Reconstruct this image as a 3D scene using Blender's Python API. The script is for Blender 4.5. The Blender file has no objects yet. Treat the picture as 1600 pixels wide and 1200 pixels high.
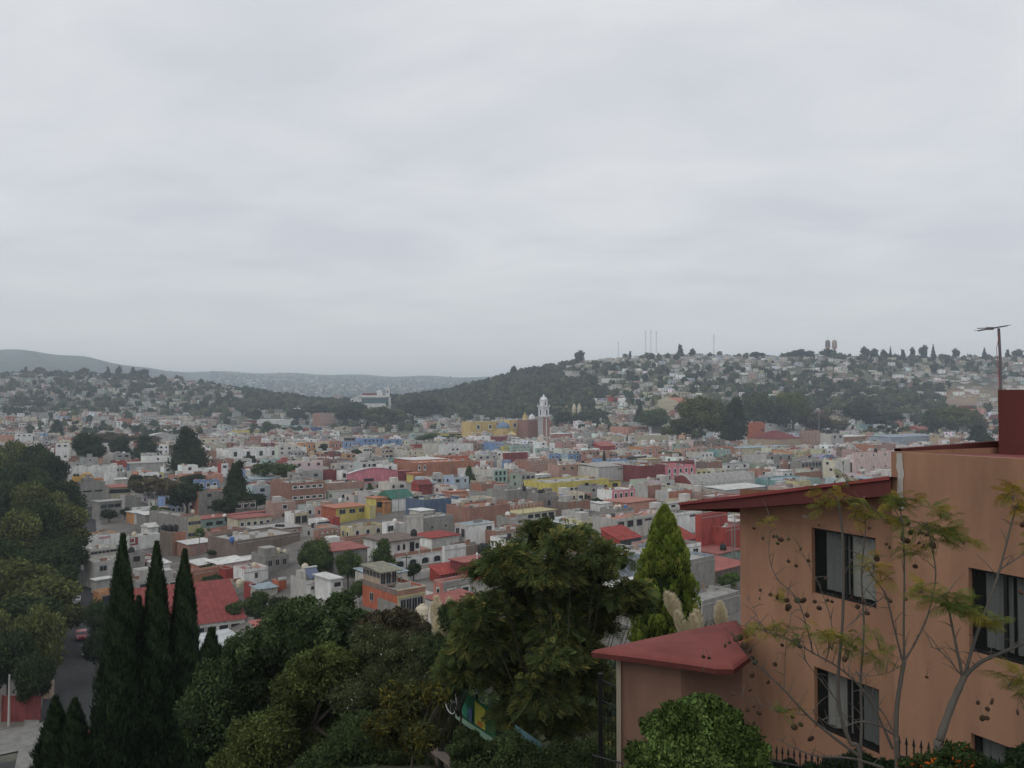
import bpy, math, random
import numpy as np
from mathutils import Vector, Matrix
random.seed(7); RNG = np.random.default_rng(7)
S = bpy.context.scene; COL = S.collection
# ------------------------------------------------------------------ camera
F = 1250.0; PITCH = math.atan(35 / F)
cam = bpy.data.objects.new('camera', bpy.data.cameras.new('camera')); COL.objects.link(cam)
cam.location = (0, 0, 0); cam.rotation_euler = (math.pi / 2 + PITCH, 0, 0)
cam.data.sensor_width = 36; cam.data.lens = 36 * F / 1600; cam.data.clip_end = 30000; cam.data.clip_start = 0.1
S.camera = cam
# ------------------------------------------------------------------ sky
W = bpy.data.worlds.new('World'); S.world = W; W.use_nodes = True
nt = W.node_tree; nt.nodes.clear(); N = nt.nodes.new; LK = nt.links.new
SUN_EL, SUN_AZ = math.radians(48), math.radians(215)
sky = N('ShaderNodeTexSky'); sky.sky_type = 'NISHITA'; sky.sun_disc = False
sky.sun_elevation = SUN_EL; sky.sun_rotation = SUN_AZ; sky.altitude = 2200
bg1 = N('ShaderNodeBackground'); bg1.inputs[1].default_value = 0.06; LK(sky.outputs[0], bg1.inputs[0])
tc = N('ShaderNodeTexCoord'); sep = N('ShaderNodeSeparateXYZ'); LK(tc.outputs['Generated'], sep.inputs[0])
def math_(op, a, b=None):
    m = N('ShaderNodeMath'); m.operation = op
    for i, q in enumerate((a, b)):
        if q is None: continue
        if isinstance(q, (int, float)): m.inputs[i].default_value = q
        else: LK(q, m.inputs[i])
    return m.outputs[0]
zz = math_('ADD', math_('MAXIMUM', sep.outputs[2], 0.0), 0.16)
cx, cy = math_('DIVIDE', sep.outputs[0], zz), math_('DIVIDE', sep.outputs[1], zz)
cmb = N('ShaderNodeCombineXYZ'); LK(cx, cmb.inputs[0]); LK(cy, cmb.inputs[1])
mp = N('ShaderNodeMapping'); mp.inputs['Scale'].default_value = (0.9, 1.25, 1); mp.inputs['Rotation'].default_value = (0, 0, 0.6)
mp.inputs['Location'].default_value = (3.1, 1.3, 0)
LK(cmb.outputs[0], mp.inputs[0])
nz = N('ShaderNodeTexNoise'); nz.inputs['Scale'].default_value = 2.0; nz.inputs['Detail'].default_value = 7; nz.inputs['Roughness'].default_value = 0.5
nz.inputs['Distortion'].default_value = 0.35; LK(mp.outputs[0], nz.inputs[0])
nz2 = N('ShaderNodeTexNoise'); nz2.inputs['Scale'].default_value = 0.55; nz2.inputs['Detail'].default_value = 2; LK(cmb.outputs[0], nz2.inputs[0])
mx = math_('ADD', math_('MULTIPLY', nz.outputs[0], 0.55), math_('MULTIPLY', nz2.outputs[0], 0.45))
cr = N('ShaderNodeValToRGB'); LK(mx, cr.inputs[0])
e = cr.color_ramp.elements; e[0].position = 0.40; e[0].color = (0.70, 0.722, 0.77, 1); e[1].position = 0.60; e[1].color = (0.845, 0.855, 0.865, 1)
hm = N('ShaderNodeMapRange'); hm.inputs[1].default_value = 0.0; hm.inputs[2].default_value = .22; hm.inputs[3].default_value = .9; hm.inputs[4].default_value = 0; hm.interpolation_type = 'SMOOTHSTEP'; LK(sep.outputs[2], hm.inputs[0])
hc = N('ShaderNodeMix'); hc.data_type = 'RGBA'; LK(hm.outputs[0], hc.inputs['Factor']); LK(cr.outputs[0], hc.inputs['A']); hc.inputs['B'].default_value = (.85, .83, .80, 1)   # thin bright band of cloud at the horizon
bg2 = N('ShaderNodeBackground'); bg2.inputs[1].default_value = 1.0; LK(hc.outputs['Result'], bg2.inputs[0])
ms = N('ShaderNodeMixShader'); ms.inputs[0].default_value = 0.9; LK(bg1.outputs[0], ms.inputs[1]); LK(bg2.outputs[0], ms.inputs[2])
wo = N('ShaderNodeOutputWorld'); LK(ms.outputs[0], wo.inputs[0])
# ------------------------------------------------------------------ sun behind the cloud layer
sl = bpy.data.lights.new('sun', 'SUN'); sl.energy = 0.95; sl.angle = math.radians(50); sl.color = (1, 0.95, 0.87)
so = bpy.data.objects.new('sun', sl); COL.objects.link(so)
so.rotation_euler = (math.pi / 2 - SUN_EL, 0, math.radians(-35)); so.location = (0, 0, 300)
S.view_settings.view_transform = 'Standard'; S.view_settings.look = 'None'; S.view_settings.exposure = 0; S.view_settings.gamma = 1
S.view_settings.use_curve_mapping = False
S.cycles.volume_bounces = 1; S.cycles.max_bounces = 5; S.cycles.diffuse_bounces = 3; S.cycles.transparent_max_bounces = 6
# ------------------------------------------------------------------ pixel <-> place helpers (1600 x 1200 photo pixels)
cp, sp = math.cos(PITCH), math.sin(PITCH)
def ray(u, v):
    a, b = (u - 800) / F, (600 - v) / F
    y = cp - b * sp
    return a / y, (sp + b * cp) / y          # x/y, z/y
def P(u, v, y):
    a, b = ray(u, v); return np.array((a * y, y, b * y))
def proj(p):
    x, y, z = p; d = y * cp + z * sp; h = -y * sp + z * cp
    return 800 + F * x / d, 600 - F * h / d
def sm(a, b, x):
    t = np.clip((x - a) / (b - a), 0, 1); return t * t * (3 - 2 * t)
UC = [-600, 0, 150, 260, 330, 400, 480, 560, 640, 700, 740, 780, 830, 900, 960, 1050, 1150, 1300, 1450, 1600, 2300]
VC = [585, 586, 587, 594, 604, 616, 628, 630, 626, 616, 606, 594, 582, 569, 563, 557, 558, 560, 562, 562, 565]
U2 = [-600, 0, 60, 130, 200, 250, 310, 450, 600, 760, 900, 2300]
V2 = [540, 546, 549, 558, 570, 579, 580, 583, 587, 589, 592, 595]
D2 = [4500, 4500, 4500, 4500, 4600, 5000, 6500, 7000, 7000, 7000, 7000, 7000]
def H(x, y):
    x = np.asarray(x, float); y = np.asarray(y, float)
    t = x / np.maximum(y, 30); U = 800 + F * t
    zc = -34 - 8 * sm(.15, .45, -t) * (1 - sm(220, 420, y))
    f = np.clip((y - 12) / 83, 0, 1); f = np.where(f > .8, .8 + .2 * (1 - (1 - (f - .8) / .2) ** 2) , f * 1.0)
    z = -7 + (zc + 7) * f
    vc = np.interp(U, UC, VC); Dc = np.interp(U, [300, 450, 650, 850], [1700, 1400, 1400, 1600]); Df = np.interp(U, [100, 450, 650, 900], [780, 1050, 1000, 850])
    zt = (635 - vc) * Dc / F; s = np.clip((y - Df) / (Dc - Df), 0, 1); s = s * s * (3 - 2 * s) * .5 + s * .5
    fo = sm(0, 900, y - Dc)
    zh = (zc + (zt - zc) * s) * (1 - fo) - 40 * fo
    und = (np.sin(x / 61 + 1) * np.sin(y / 83) + .6 * np.sin(x / 29 + y / 41)) * 3.0
    z = np.where(y > Df, zh + und * sm(0, 200, y - Df) * np.where(y > Dc - 60, .4, 1), z)
    v2 = np.interp(U, U2, V2); d2 = np.interp(U, U2, D2); z2 = (635 - v2) * d2 / F
    s2 = np.clip((y - .42 * d2) / (.58 * d2), 0, 1)
    far = -40 + (z2 + 40) * (s2 ** .85) + und * 4 * sm(.4, .7, s2) * (1 - sm(.8, 1, s2)) * .8 + 6 * np.sin(U / 17) * sm(.5, 1, s2)
    return np.where(y > 1800, np.maximum(z, far), z)
YS = np.geomspace(14, 7000, 1500)
def G(u, v):
    """where the line of sight through a photo pixel meets the terrain"""
    a, b = ray(u, v); zt = H(a * YS, YS); k = np.argmax(b * YS < zt)
    if not (b * YS[k] < zt[k]): return P(u, v, 1500)
    y = YS[k]; return np.array((a * y, y, float(H(a * y, y))))
# ------------------------------------------------------------------ materials
MATS = {}
def newmat(name):
    m = bpy.data.materials.new(name); m.use_nodes = True; t = m.node_tree
    return m, t, t.nodes['Principled BSDF']
def M(color, kind='plaster', rough=.88, name=None):
    key = (tuple(color), kind)
    if key in MATS: return MATS[key]
    m, t, b = newmat(name or kind); n = t.nodes.new; l = t.links.new
    b.inputs['Roughness'].default_value = rough; b.inputs['Specular IOR Level'].default_value = .25
    MATS[key] = m
    c = (*color, 1)
    if kind in ('glass', 'plain', 'metal', 'gloss'):
        b.inputs['Base Color'].default_value = c
        if kind == 'glass': b.inputs['Roughness'].default_value = .08; b.inputs['Specular IOR Level'].default_value = .6
        if kind == 'gloss': b.inputs['Roughness'].default_value = .25; b.inputs['Specular IOR Level'].default_value = .5
        if kind == 'metal': b.inputs['Roughness'].default_value = .45
        return m
    co = n('ShaderNodeTexCoord'); oi = n('ShaderNodeObjectInfo')
    n1 = n('ShaderNodeTexNoise'); n1.inputs['Scale'].default_value = .8 if kind != 'near' else .8; n1.inputs['Detail'].default_value = 8; n1.inputs['Roughness'].default_value = .65
    mpn = n('ShaderNodeMapping'); mpn.inputs['Scale'].default_value = (1, 1, .35)      # rain streaks run down the walls
    add = n('ShaderNodeVectorMath'); add.operation = 'ADD'; l(co.outputs['Object'], add.inputs[0])
    cm = n('ShaderNodeCombineXYZ'); mu = n('ShaderNodeMath'); mu.operation = 'MULTIPLY'; mu.inputs[1].default_value = 90; l(oi.outputs['Random'], mu.inputs[0])
    for k in range(3): l(mu.outputs[0], cm.inputs[k])
    l(cm.outputs[0], add.inputs[1]); l(add.outputs[0], mpn.inputs[0]); l(mpn.outputs[0], n1.inputs[0])
    rp = n('ShaderNodeMapRange'); rp.inputs[1].default_value = .35; rp.inputs[2].default_value = .65
    lo = {'near': .8, 'roof': .7, 'block': .72, 'brick': .75, 'asphalt': .75}.get(kind, .68); hi = {'near': 1.1, 'roof': 1.1}.get(kind, 1.08)
    rp.inputs[3].default_value = lo; rp.inputs[4].default_value = hi; l(n1.outputs[0], rp.inputs[0])
    rr = n('ShaderNodeMapRange'); rr.inputs[3].default_value = .9; rr.inputs[4].default_value = 1.08; l(oi.outputs['Random'], rr.inputs[0])
    mm = n('ShaderNodeMath'); mm.operation = 'MULTIPLY'; l(rp.outputs[0], mm.inputs[0]); l(rr.outputs[0], mm.inputs[1])
    src = None
    if kind in ('brick', 'block'):
        bk = n('ShaderNodeTexBrick'); bk.inputs['Scale'].default_value = 1
        bw, bh = (.28, .085) if kind == 'brick' else (.42, .21)
        bk.inputs['Brick Width'].default_value = bw; bk.inputs['Row Height'].default_value = bh; bk.inputs['Mortar Size'].default_value = .012
        sx = n('ShaderNodeSeparateXYZ'); l(co.outputs['Object'], sx.inputs[0]); cc = n('ShaderNodeCombineXYZ'); a2 = n('ShaderNodeMath'); a2.operation = 'ADD'
        l(sx.outputs[0], a2.inputs[0]); l(sx.outputs[1], a2.inputs[1]); l(a2.outputs[0], cc.inputs[0]); l(sx.outputs[2], cc.inputs[1]); l(cc.outputs[0], bk.inputs[0])
        bk.inputs['Color1'].default_value = c; bk.inputs['Color2'].default_value = (color[0] * .8, color[1] * .78, color[2] * .78, 1)
        bk.inputs['Mortar'].default_value = (color[0] * .7 + .1, color[1] * .7 + .1, color[2] * .7 + .09, 1); src = bk.outputs[0]
    vm = n('ShaderNodeVectorMath'); vm.operation = 'SCALE'
    if src is not None: l(src, vm.inputs[0])
    else: vm.inputs[0].default_value = color
    l(mm.outputs[0], vm.inputs['Scale'])
    l(vm.outputs[0], b.inputs['Base Color'])
    if kind == 'near':
        st = n('ShaderNodeTexNoise'); st.inputs['Scale'].default_value = 1; st.inputs['Detail'].default_value = 5; ms_ = n('ShaderNodeMapping'); ms_.inputs['Scale'].default_value = (2.6, 2.6, .5); l(co.outputs['Object'], ms_.inputs[0]); l(ms_.outputs[0], st.inputs[0]); r2 = n('ShaderNodeMapRange'); r2.inputs[1].default_value = .42; r2.inputs[2].default_value = .7; r2.inputs[3].default_value = 1.04; r2.inputs[4].default_value = .9; l(st.outputs[0], r2.inputs[0])
        v2 = n('ShaderNodeVectorMath'); v2.operation = 'SCALE'; l(vm.outputs[0], v2.inputs[0]); l(r2.outputs[0], v2.inputs['Scale']); l(v2.outputs[0], b.inputs['Base Color'])
        n3 = n('ShaderNodeTexNoise'); n3.inputs['Scale'].default_value = 45; n3.inputs['Detail'].default_value = 5; l(co.outputs['Object'], n3.inputs[0])
        bp = n('ShaderNodeBump'); bp.inputs['Strength'].default_value = .3; bp.inputs['Distance'].default_value = .02; l(n3.outputs[0], bp.inputs['Height']); l(bp.outputs[0], b.inputs['Normal'])
    return m
def attr_mat(name, rough=.8, noise=None, translucent=0):
    m, t, b = newmat(name); n = t.nodes.new; l = t.links.new
    a = n('ShaderNodeAttribute'); a.attribute_name = 'Col'; b.inputs['Roughness'].default_value = rough; b.inputs['Specular IOR Level'].default_value = .2
    src = a.outputs['Color']
    if noise:
        co = n('ShaderNodeTexCoord'); v = None
        for sc, amt in noise:
            nn = n('ShaderNodeTexNoise'); nn.inputs['Scale'].default_value = sc; nn.inputs['Detail'].default_value = 6; l(co.outputs['Object'], nn.inputs[0])
            r = n('ShaderNodeMapRange'); r.inputs[1].default_value = .3; r.inputs[2].default_value = .7; r.inputs[3].default_value = 1 - amt; r.inputs[4].default_value = 1 + amt; l(nn.outputs[0], r.inputs[0])
            s = n('ShaderNodeVectorMath'); s.operation = 'SCALE'; l(src, s.inputs[0]); l(r.outputs[0], s.inputs['Scale']); src = s.outputs[0]
    l(src, b.inputs['Base Color'])
    if translucent:
        tr = n('ShaderNodeBsdfTranslucent'); l(src, tr.inputs[0]); mxs = n('ShaderNodeMixShader'); mxs.inputs[0].default_value = translucent
        l(b.outputs[0], mxs.inputs[1]); l(tr.outputs[0], mxs.inputs[2]); l(mxs.outputs[0], t.nodes['Material Output'].inputs[0])
    return m
LEAF = attr_mat('leaf', .9, None, .3); LEAF.node_tree.nodes['Principled BSDF'].inputs['Specular IOR Level'].default_value = .06
BARK = M((.10, .085, .07), 'plaster', name='bark')
PAL = dict(white=(.74, .74, .72), off=(.53, .51, .46), cream=(.54, .49, .36), creamy=(.5, .45, .25), grey=(.30, .29, .27), pale=(.44, .43, .41), brick=(.33, .165, .12), pinkbrick=(.39, .235, .19),
           terra=(.42, .17, .10), salmon=(.52, .27, .2), red=(.34, .065, .055), darkred=(.21, .055, .055), orange=(.50, .25, .11), orred=(.42, .125, .07), ochre=(.58, .34, .08), yellow=(.56, .48, .14),
           mint=(.33, .44, .39), teal=(.19, .34, .33), blue=(.20, .31, .52), paleblue=(.36, .44, .49), slate=(.10, .135, .21), pink=(.60, .22, .27), palepink=(.6, .46, .44), dgreen=(.06, .17, .13),
           tan=(.4, .31, .23), brown=(.2, .16, .135), navy=(.06, .09, .2), black=(.02, .02, .022), lilac=(.38, .37, .55), cyan=(.2, .42, .55), metal=(.6, .63, .64), dark=(.09, .09, .095), bluegrey=(.3, .34, .39), rose=(.45, .2, .17))
NICE = dict(white='white', off='off-white', cream='cream', creamy='pale yellow', grey='grey block', pale='pale grey', brick='brick', pinkbrick='pink brick', terra='terracotta', salmon='salmon', red='red',
            darkred='dark red', orange='orange', orred='orange-red', ochre='ochre', yellow='yellow', mint='mint green', teal='teal', blue='blue', paleblue='pale blue', slate='slate blue', pink='pink', palepink='pale pink',
            dgreen='dark green', tan='tan', brown='brown', navy='navy', black='black', lilac='lilac', cyan='cyan', metal='white metal', dark='dark grey', bluegrey='blue-grey', rose='rusty red')
def MC(k):
    if k in ('brick', 'pinkbrick', 'terra'): return M(PAL[k], 'brick')
    if k == 'grey': return M(PAL[k], 'block')
    return M(PAL[k])
ROOFC = dict(salmon=(.38, .18, .14), rose=(.31, .115, .10), terra=(.38, .16, .105), oxide=(.225, .055, .05))
PAL['oxide'] = ROOFC['oxide']; NICE['oxide'] = 'dark red'
def RC(k):
    if k in ROOFC: return M(ROOFC[k], 'roof')
    return M(tuple(v * (.78 if k in ('white', 'metal', 'pale', 'tan', 'grey', 'paleblue', 'cream') else .85) for v in PAL[k]), 'roof')
GLASS = M((.02, .024, .03), 'glass', name='window_glass'); WHITE = M((.62, .62, .6)); FRAME = M((.3, .3, .29), 'plain', name='frame_paint')
# ------------------------------------------------------------------ object helpers
def tag(o, label=None, cat=None, group=None, kind=None):
    if label: o['label'] = label
    if cat: o['category'] = cat
    if group: o['group'] = group
    if kind: o['kind'] = kind
    return o
def link(o, parent=None):
    COL.objects.link(o)
    if parent is not None: o.parent = parent
    return o
def empty(name, loc, rz=0, parent=None):
    o = bpy.data.objects.new(name, None); o.location = [float(q) for q in loc]; o.rotation_euler = (0, 0, rz); o.empty_display_size = .5
    return link(o, parent)
def meshobj(name, me, parent=None, loc=None, rot=None, scale=None):
    o = bpy.data.objects.new(name, me); link(o, parent)
    if loc is not None: o.location = [float(q) for q in loc]
    if rot is not None: o.rotation_euler = rot
    if scale is not None: o.scale = scale
    return o
class MB:
    """collects boxes, prisms and tubes into one mesh"""
    def __init__(s): s.v = []; s.f = []; s.m = []; s.mats = []
    def mi(s, m):
        if m not in s.mats: s.mats.append(m)
        return s.mats.index(m)
    def poly(s, pts, m):
        k = len(s.v); s.v += [tuple(map(float, p)) for p in pts]; s.f.append(list(range(k, k + len(pts)))); s.m.append(s.mi(m)); return s
    def box(s, a, b, m, mf=None):
        """mf: {face: material}; faces 0 -x 1 +x 2 -y 3 +y 4 -z 5 +z"""
        (x0, y0, z0), (x1, y1, z1) = a, b; k = len(s.v); mf = mf or {}
        s.v += [(x0, y0, z0), (x1, y0, z0), (x1, y1, z0), (x0, y1, z0), (x0, y0, z1), (x1, y0, z1), (x1, y1, z1), (x0, y1, z1)]
        for i, q in enumerate([(0, 4, 7, 3), (1, 2, 6, 5), (0, 1, 5, 4), (3, 7, 6, 2), (0, 3, 2, 1), (4, 5, 6, 7)]):
            s.f.append([k + j for j in q]); s.m.append(s.mi(mf.get(i, m)))
        return s
    def bar(s, a, b, r, m, n=6, r2=None):
        a = np.array(a, float); b = np.array(b, float); d = b - a; L = np.linalg.norm(d)
        if L < 1e-9: return s
        d /= L; w = np.array((0, 0, 1.)) if abs(d[2]) < .9 else np.array((1., 0, 0)); p = np.cross(d, w); p /= np.linalg.norm(p); q = np.cross(d, p); k = len(s.v); r2 = r if r2 is None else r2
        for c, rr in ((a, r), (b, r2)):
            for i in range(n):
                t = 2 * math.pi * i / n; s.v.append(tuple(c + rr * (math.cos(t) * p + math.sin(t) * q)))
        for i in range(n): s.f.append([k + i, k + (i + 1) % n, k + n + (i + 1) % n, k + n + i]); s.m.append(s.mi(m))
        s.f.append([k + n - 1 - i for i in range(n)]); s.m.append(s.mi(m)); s.f.append([k + n + i for i in range(n)]); s.m.append(s.mi(m)); return s
    def tube(s, pts, rad, m, n=7):
        pts = [np.array(p, float) for p in pts]; k = len(s.v); ref = np.array((0.3, 0.9, 0.1))
        for i, p in enumerate(pts):
            d = pts[min(i + 1, len(pts) - 1)] - pts[max(i - 1, 0)]; d /= np.linalg.norm(d) + 1e-9
            a = np.cross(d, ref); a /= np.linalg.norm(a) + 1e-9; b = np.cross(d, a)
            for j in range(n):
                t = 2 * math.pi * j / n; s.v.append(tuple(p + rad[i] * (math.cos(t) * a + math.sin(t) * b)))
        for i in range(len(pts) - 1):
            for j in range(n):
                s.f.append([k + i * n + j, k + i * n + (j + 1) % n, k + (i + 1) * n + (j + 1) % n, k + (i + 1) * n + j]); s.m.append(s.mi(m))
        s.f.append([k + (len(pts) - 1) * n + j for j in range(n)]); s.m.append(s.mi(m)); return s
    def lathe(s, prof, m, n=16, c=(0, 0), a0=0):
        k = len(s.v)
        for r, z in prof:
            for j in range(n):
                t = 2 * math.pi * j / n + a0; s.v.append((c[0] + r * math.cos(t), c[1] + r * math.sin(t), z))
        for i in range(len(prof) - 1):
            for j in range(n): s.f.append([k + i * n + j, k + i * n + (j + 1) % n, k + (i + 1) * n + (j + 1) % n, k + (i + 1) * n + j]); s.m.append(s.mi(m))
        s.f.append([k + (len(prof) - 1) * n + j for j in range(n)]); s.m.append(s.mi(m)); return s
    def mesh(s, name, smooth=False):
        me = bpy.data.meshes.new(name); me.from_pydata(s.v, [], s.f)
        for m in s.mats: me.materials.append(m)
        me.polygons.foreach_set('material_index', s.m)
        if smooth: me.polygons.foreach_set('use_smooth', [True] * len(s.f))
        me.update(); return me
    def build(s, name, parent=None, loc=None, rot=None, scale=None, smooth=False):
        return meshobj(name, s.mesh(name, smooth), parent, loc, rot, scale)
def tris_mesh(name, V, Fa, colf, mat, smooth=False):
    """V (n,3), Fa (m,k) index array, colf (m,3) per-face colour"""
    me = bpy.data.meshes.new(name); V = np.ascontiguousarray(V, np.float32); m, k = Fa.shape
    me.vertices.add(len(V)); me.vertices.foreach_set('co', V.ravel()); me.loops.add(m * k); me.loops.foreach_set('vertex_index', np.ascontiguousarray(Fa, np.int32).ravel())
    me.polygons.add(m); me.polygons.foreach_set('loop_start', np.arange(0, m * k, k, dtype=np.int32)); me.polygons.foreach_set('loop_total', np.full(m, k, np.int32))
    a = me.color_attributes.new('Col', 'FLOAT_COLOR', 'CORNER'); c = np.ones((m, k, 4), np.float32); c[:, :, :3] = colf[:, None, :]; a.data.foreach_set('color', c.ravel())
    me.materials.append(mat); me.update(calc_edges=True); return me
# ------------------------------------------------------------------ foliage
def leaves(C, D, N_, L, Wd, col):
    """one rhombic leaf per row: centre C, long axis D, side axis from normal N_, half sizes L, Wd"""
    D = D / (np.linalg.norm(D, axis=1, keepdims=True) + 1e-9); Sx = np.cross(D, N_); Sx /= np.linalg.norm(Sx, axis=1, keepdims=True) + 1e-9
    L = L[:, None]; Wd = Wd[:, None]; n = len(C)
    V = np.stack([C - D * L, C + Sx * Wd - D * L * .1, C + D * L, C - Sx * Wd - D * L * .1], 1).reshape(-1, 3)
    return V, np.arange(4 * n).reshape(n, 4), col
def rdir(n, rng): d = rng.normal(size=(n, 3)); return d / np.linalg.norm(d, axis=1, keepdims=True)
def cloud(blobs, n, size, col, rng, var=.35, droop=0., shell=.35, up=0., aspect=.5, yellow=None, tint=.25):
    """blobs rows: x y z rx ry rz ; leaves fill their outer shells"""
    B = np.array(blobs, float); w = (B[:, 3] * B[:, 5] + B[:, 3] * B[:, 4]); w = w / w.sum(); idx = rng.choice(len(B), n, p=w)
    d = rdir(n, rng); r = 1 - shell * rng.random(n) ** 1.5 + rng.normal(0, .06, n)
    C = B[idx, :3] + d * B[idx, 3:6] * r[:, None]
    D = rdir(n, rng) + d * .5; D[:, 2] += up - droop; Nn = d + rdir(n, rng) * .7
    s = size * (0.6 + .8 * rng.random(n))
    bt = 1 + rng.normal(0, tint, len(B)); c = np.array(col)[None] * (np.clip(bt[idx], .5, 1.6) * (1 + rng.normal(0, var, n)).clip(.35, 2))[:, None]
    if yellow is not None:
        k = rng.random(n) < yellow[1]; c[k] = np.array(yellow[0]) * (.7 + .6 * rng.random((k.sum(), 1)))
    return leaves(C, D, Nn, s, s * aspect, c)
def subblobs(B, k, rng, f=.42):
    out = list(map(list, B))
    for b in B:
        for _ in range(k):
            d = rdir(1, rng)[0]; d[2] = abs(d[2]) * .8 + d[2] * .2; q = f * rng.uniform(.7, 1.25); out.append([b[0] + d[0] * b[3] * .85, b[1] + d[1] * b[4] * .85, b[2] + d[2] * b[5] * .85, b[3] * q, b[4] * q, b[5] * q])
    return out
def merge(parts):
    V, Fa, Cc, k = [], [], [], 0
    for v, f, c in parts: V.append(v); Fa.append(f + k); Cc.append(c); k += len(v)
    return np.concatenate(V), np.concatenate(Fa), np.concatenate(Cc)
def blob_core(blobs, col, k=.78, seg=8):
    """lumpy dark hull added inside the foliage to block light"""
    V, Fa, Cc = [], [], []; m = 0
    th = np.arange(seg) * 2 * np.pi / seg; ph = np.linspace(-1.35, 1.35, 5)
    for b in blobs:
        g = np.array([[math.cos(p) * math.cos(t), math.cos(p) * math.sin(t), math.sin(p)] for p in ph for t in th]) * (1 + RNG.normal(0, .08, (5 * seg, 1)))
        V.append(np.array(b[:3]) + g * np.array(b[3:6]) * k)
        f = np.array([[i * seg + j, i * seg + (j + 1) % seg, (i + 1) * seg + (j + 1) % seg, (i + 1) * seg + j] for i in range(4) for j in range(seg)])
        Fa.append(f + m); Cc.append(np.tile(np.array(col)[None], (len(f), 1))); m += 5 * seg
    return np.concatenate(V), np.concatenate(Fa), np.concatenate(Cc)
def unit_blobs(rng, kind):
    out = []
    if kind == 'round':
        for i in range(15):
            a = rng.random() * 6.28; r = .27 * math.sqrt(rng.random()); z = .38 + .45 * rng.random(); r *= 1.15 - abs(z - .58) * 1.3; s = .17 + .1 * rng.random()
            out.append([r * math.cos(a), r * math.sin(a), z, s, s, s * .75])
    elif kind == 'tall':
        for i in range(16):
            z = .22 + .68 * i / 15; a = rng.random() * 6.28; r = .16 * (1.1 - z) + .05; s = .24 * (1.12 - z) + .06
            out.append([r * math.cos(a), r * math.sin(a), z, s * 1.2, s * 1.2, s * .8])
    elif kind == 'cone':
        for i in range(10):
            z = .12 + .8 * i / 9; s = .42 * (1.02 - z) + .03; out.append([0, 0, z, s, s, .1])
    elif kind == 'wide':
        for i in range(18):
            a = rng.random() * 6.28; r = .36 * math.sqrt(rng.random()); z = .5 + .3 * rng.random() - r * .3; s = .14 + .08 * rng.random()
            out.append([r * math.cos(a), r * math.sin(a), z, s, s, s * .8])
    return out
PROTO = {}
def proto(kind, seed, n, size, col):
    key = (kind, seed, n, col)
    if key in PROTO: return PROTO[key]
    rng = np.random.default_rng(seed); b = unit_blobs(rng, kind)
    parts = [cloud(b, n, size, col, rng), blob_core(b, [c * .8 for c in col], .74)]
    me = tris_mesh('crown', *merge(parts), LEAF)
    t = MB(); t.tube([(0, 0, -.02), (.01, 0, .2), (-.01, .01, .5)], [.035, .028, .012], BARK, 6)
    for k in range(4):
        a = k * 1.6 + rng.random(); t.tube([(0, 0, .18 + .05 * k), (.12 * math.cos(a), .12 * math.sin(a), .45), (.2 * math.cos(a), .2 * math.sin(a), .62)], [.018, .012, .005], BARK, 5)
    PROTO[key] = (me, t.mesh('trunk')); return PROTO[key]
GREENS = dict(dark=(.036, .052, .022), mid=(.066, .095, .032), olive=(.10, .112, .038), brown=(.105, .088, .055), bright=(.085, .14, .03))
def tree(p, hgt, wid, kind, green, label, group=None, n=1500, size=.05, seed=None, name='tree', single=False):
    me, tr = proto(kind, (seed if seed is not None else random.randrange(3)), n, size, GREENS[green])
    rz = random.random() * 6.28
    if single:
        o = meshobj(name, me, None, p, (0, 0, rz), (wid, wid, hgt)); return tag(o, label, 'tree', group)
    r = empty(name, p, rz); tag(r, label, 'tree', group)
    meshobj('trunk', tr, r, scale=(wid, wid, hgt)); meshobj('crown', me, r, scale=(wid, wid, hgt)); return r
def tree_px(u, vt, vb, wpx, kind, green, label, group=None, y=None, **k):
    p = G(u, vb) if y is None else P(u, vb, y)
    if y is not None: p[2] = float(H(p[0], p[1]))
    top = P(u, vt, p[1])[2]; return tree(p, top - p[2], wpx * p[1] / F, kind, green, label, group, **k)
# ================================================================== terrain
ry = np.concatenate([np.linspace(-80, 10, 10), np.linspace(14, 130, 50), np.geomspace(133, 2300, 230), np.geomspace(2340, 7900, 90)])
cxs = np.linspace(-1, 1, 291); RY, CX = np.meshgrid(ry, cxs, indexing='ij'); RX = CX * (150 + 1.1 * np.abs(RY)); RZ = H(RX, RY)
nr, nc = RX.shape; ii = np.arange(nr * nc).reshape(nr, nc)
Fq = np.stack([ii[:-1, :-1], ii[:-1, 1:], ii[1:, 1:], ii[1:, :-1]], -1).reshape(-1, 4)
fx, fy = RX[:-1, :-1].ravel(), RY[:-1, :-1].ravel(); TU = 800 + F * fx / np.maximum(fy, 30)
near = np.array((.05, .055, .03)); city = np.array((.15, .14, .13)); hill = np.array((.085, .088, .058)); farc = np.array((.07, .082, .058)); earth = np.array((.2, .15, .11))
kc = sm(80, 110, fy)[:, None]; kh = sm(820, 1000, fy)[:, None]; kf = sm(2200, 3000, fy)[:, None]
cc = near * (1 - kc) + city * kc; cc = cc * (1 - kh) + hill * kh; cc = cc * (1 - kf) + farc * kf
ke = (sm(1380, 1460, TU) * (1 - sm(1560, 1620, TU)) * sm(900, 980, fy) * (1 - sm(1180, 1260, fy)))[:, None]; cc = cc * (1 - ke) + earth * ke
kb = (sm(180, 300, TU) * (1 - sm(420, 500, TU)) * sm(5600, 6200, fy))[:, None] * .6; cc = cc * (1 - kb) + np.array((.22, .19, .14)) * kb
g = meshobj('ground', tris_mesh('ground', np.stack([RX, RY, RZ], -1).reshape(-1, 3), Fq, cc, attr_mat('ground_soil', .95, [(.012, .35), (.15, .25), (1.5, .2)])))
tag(g, kind='structure')
g.data.polygons.foreach_set('use_smooth', [True] * len(g.data.polygons))
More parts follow.
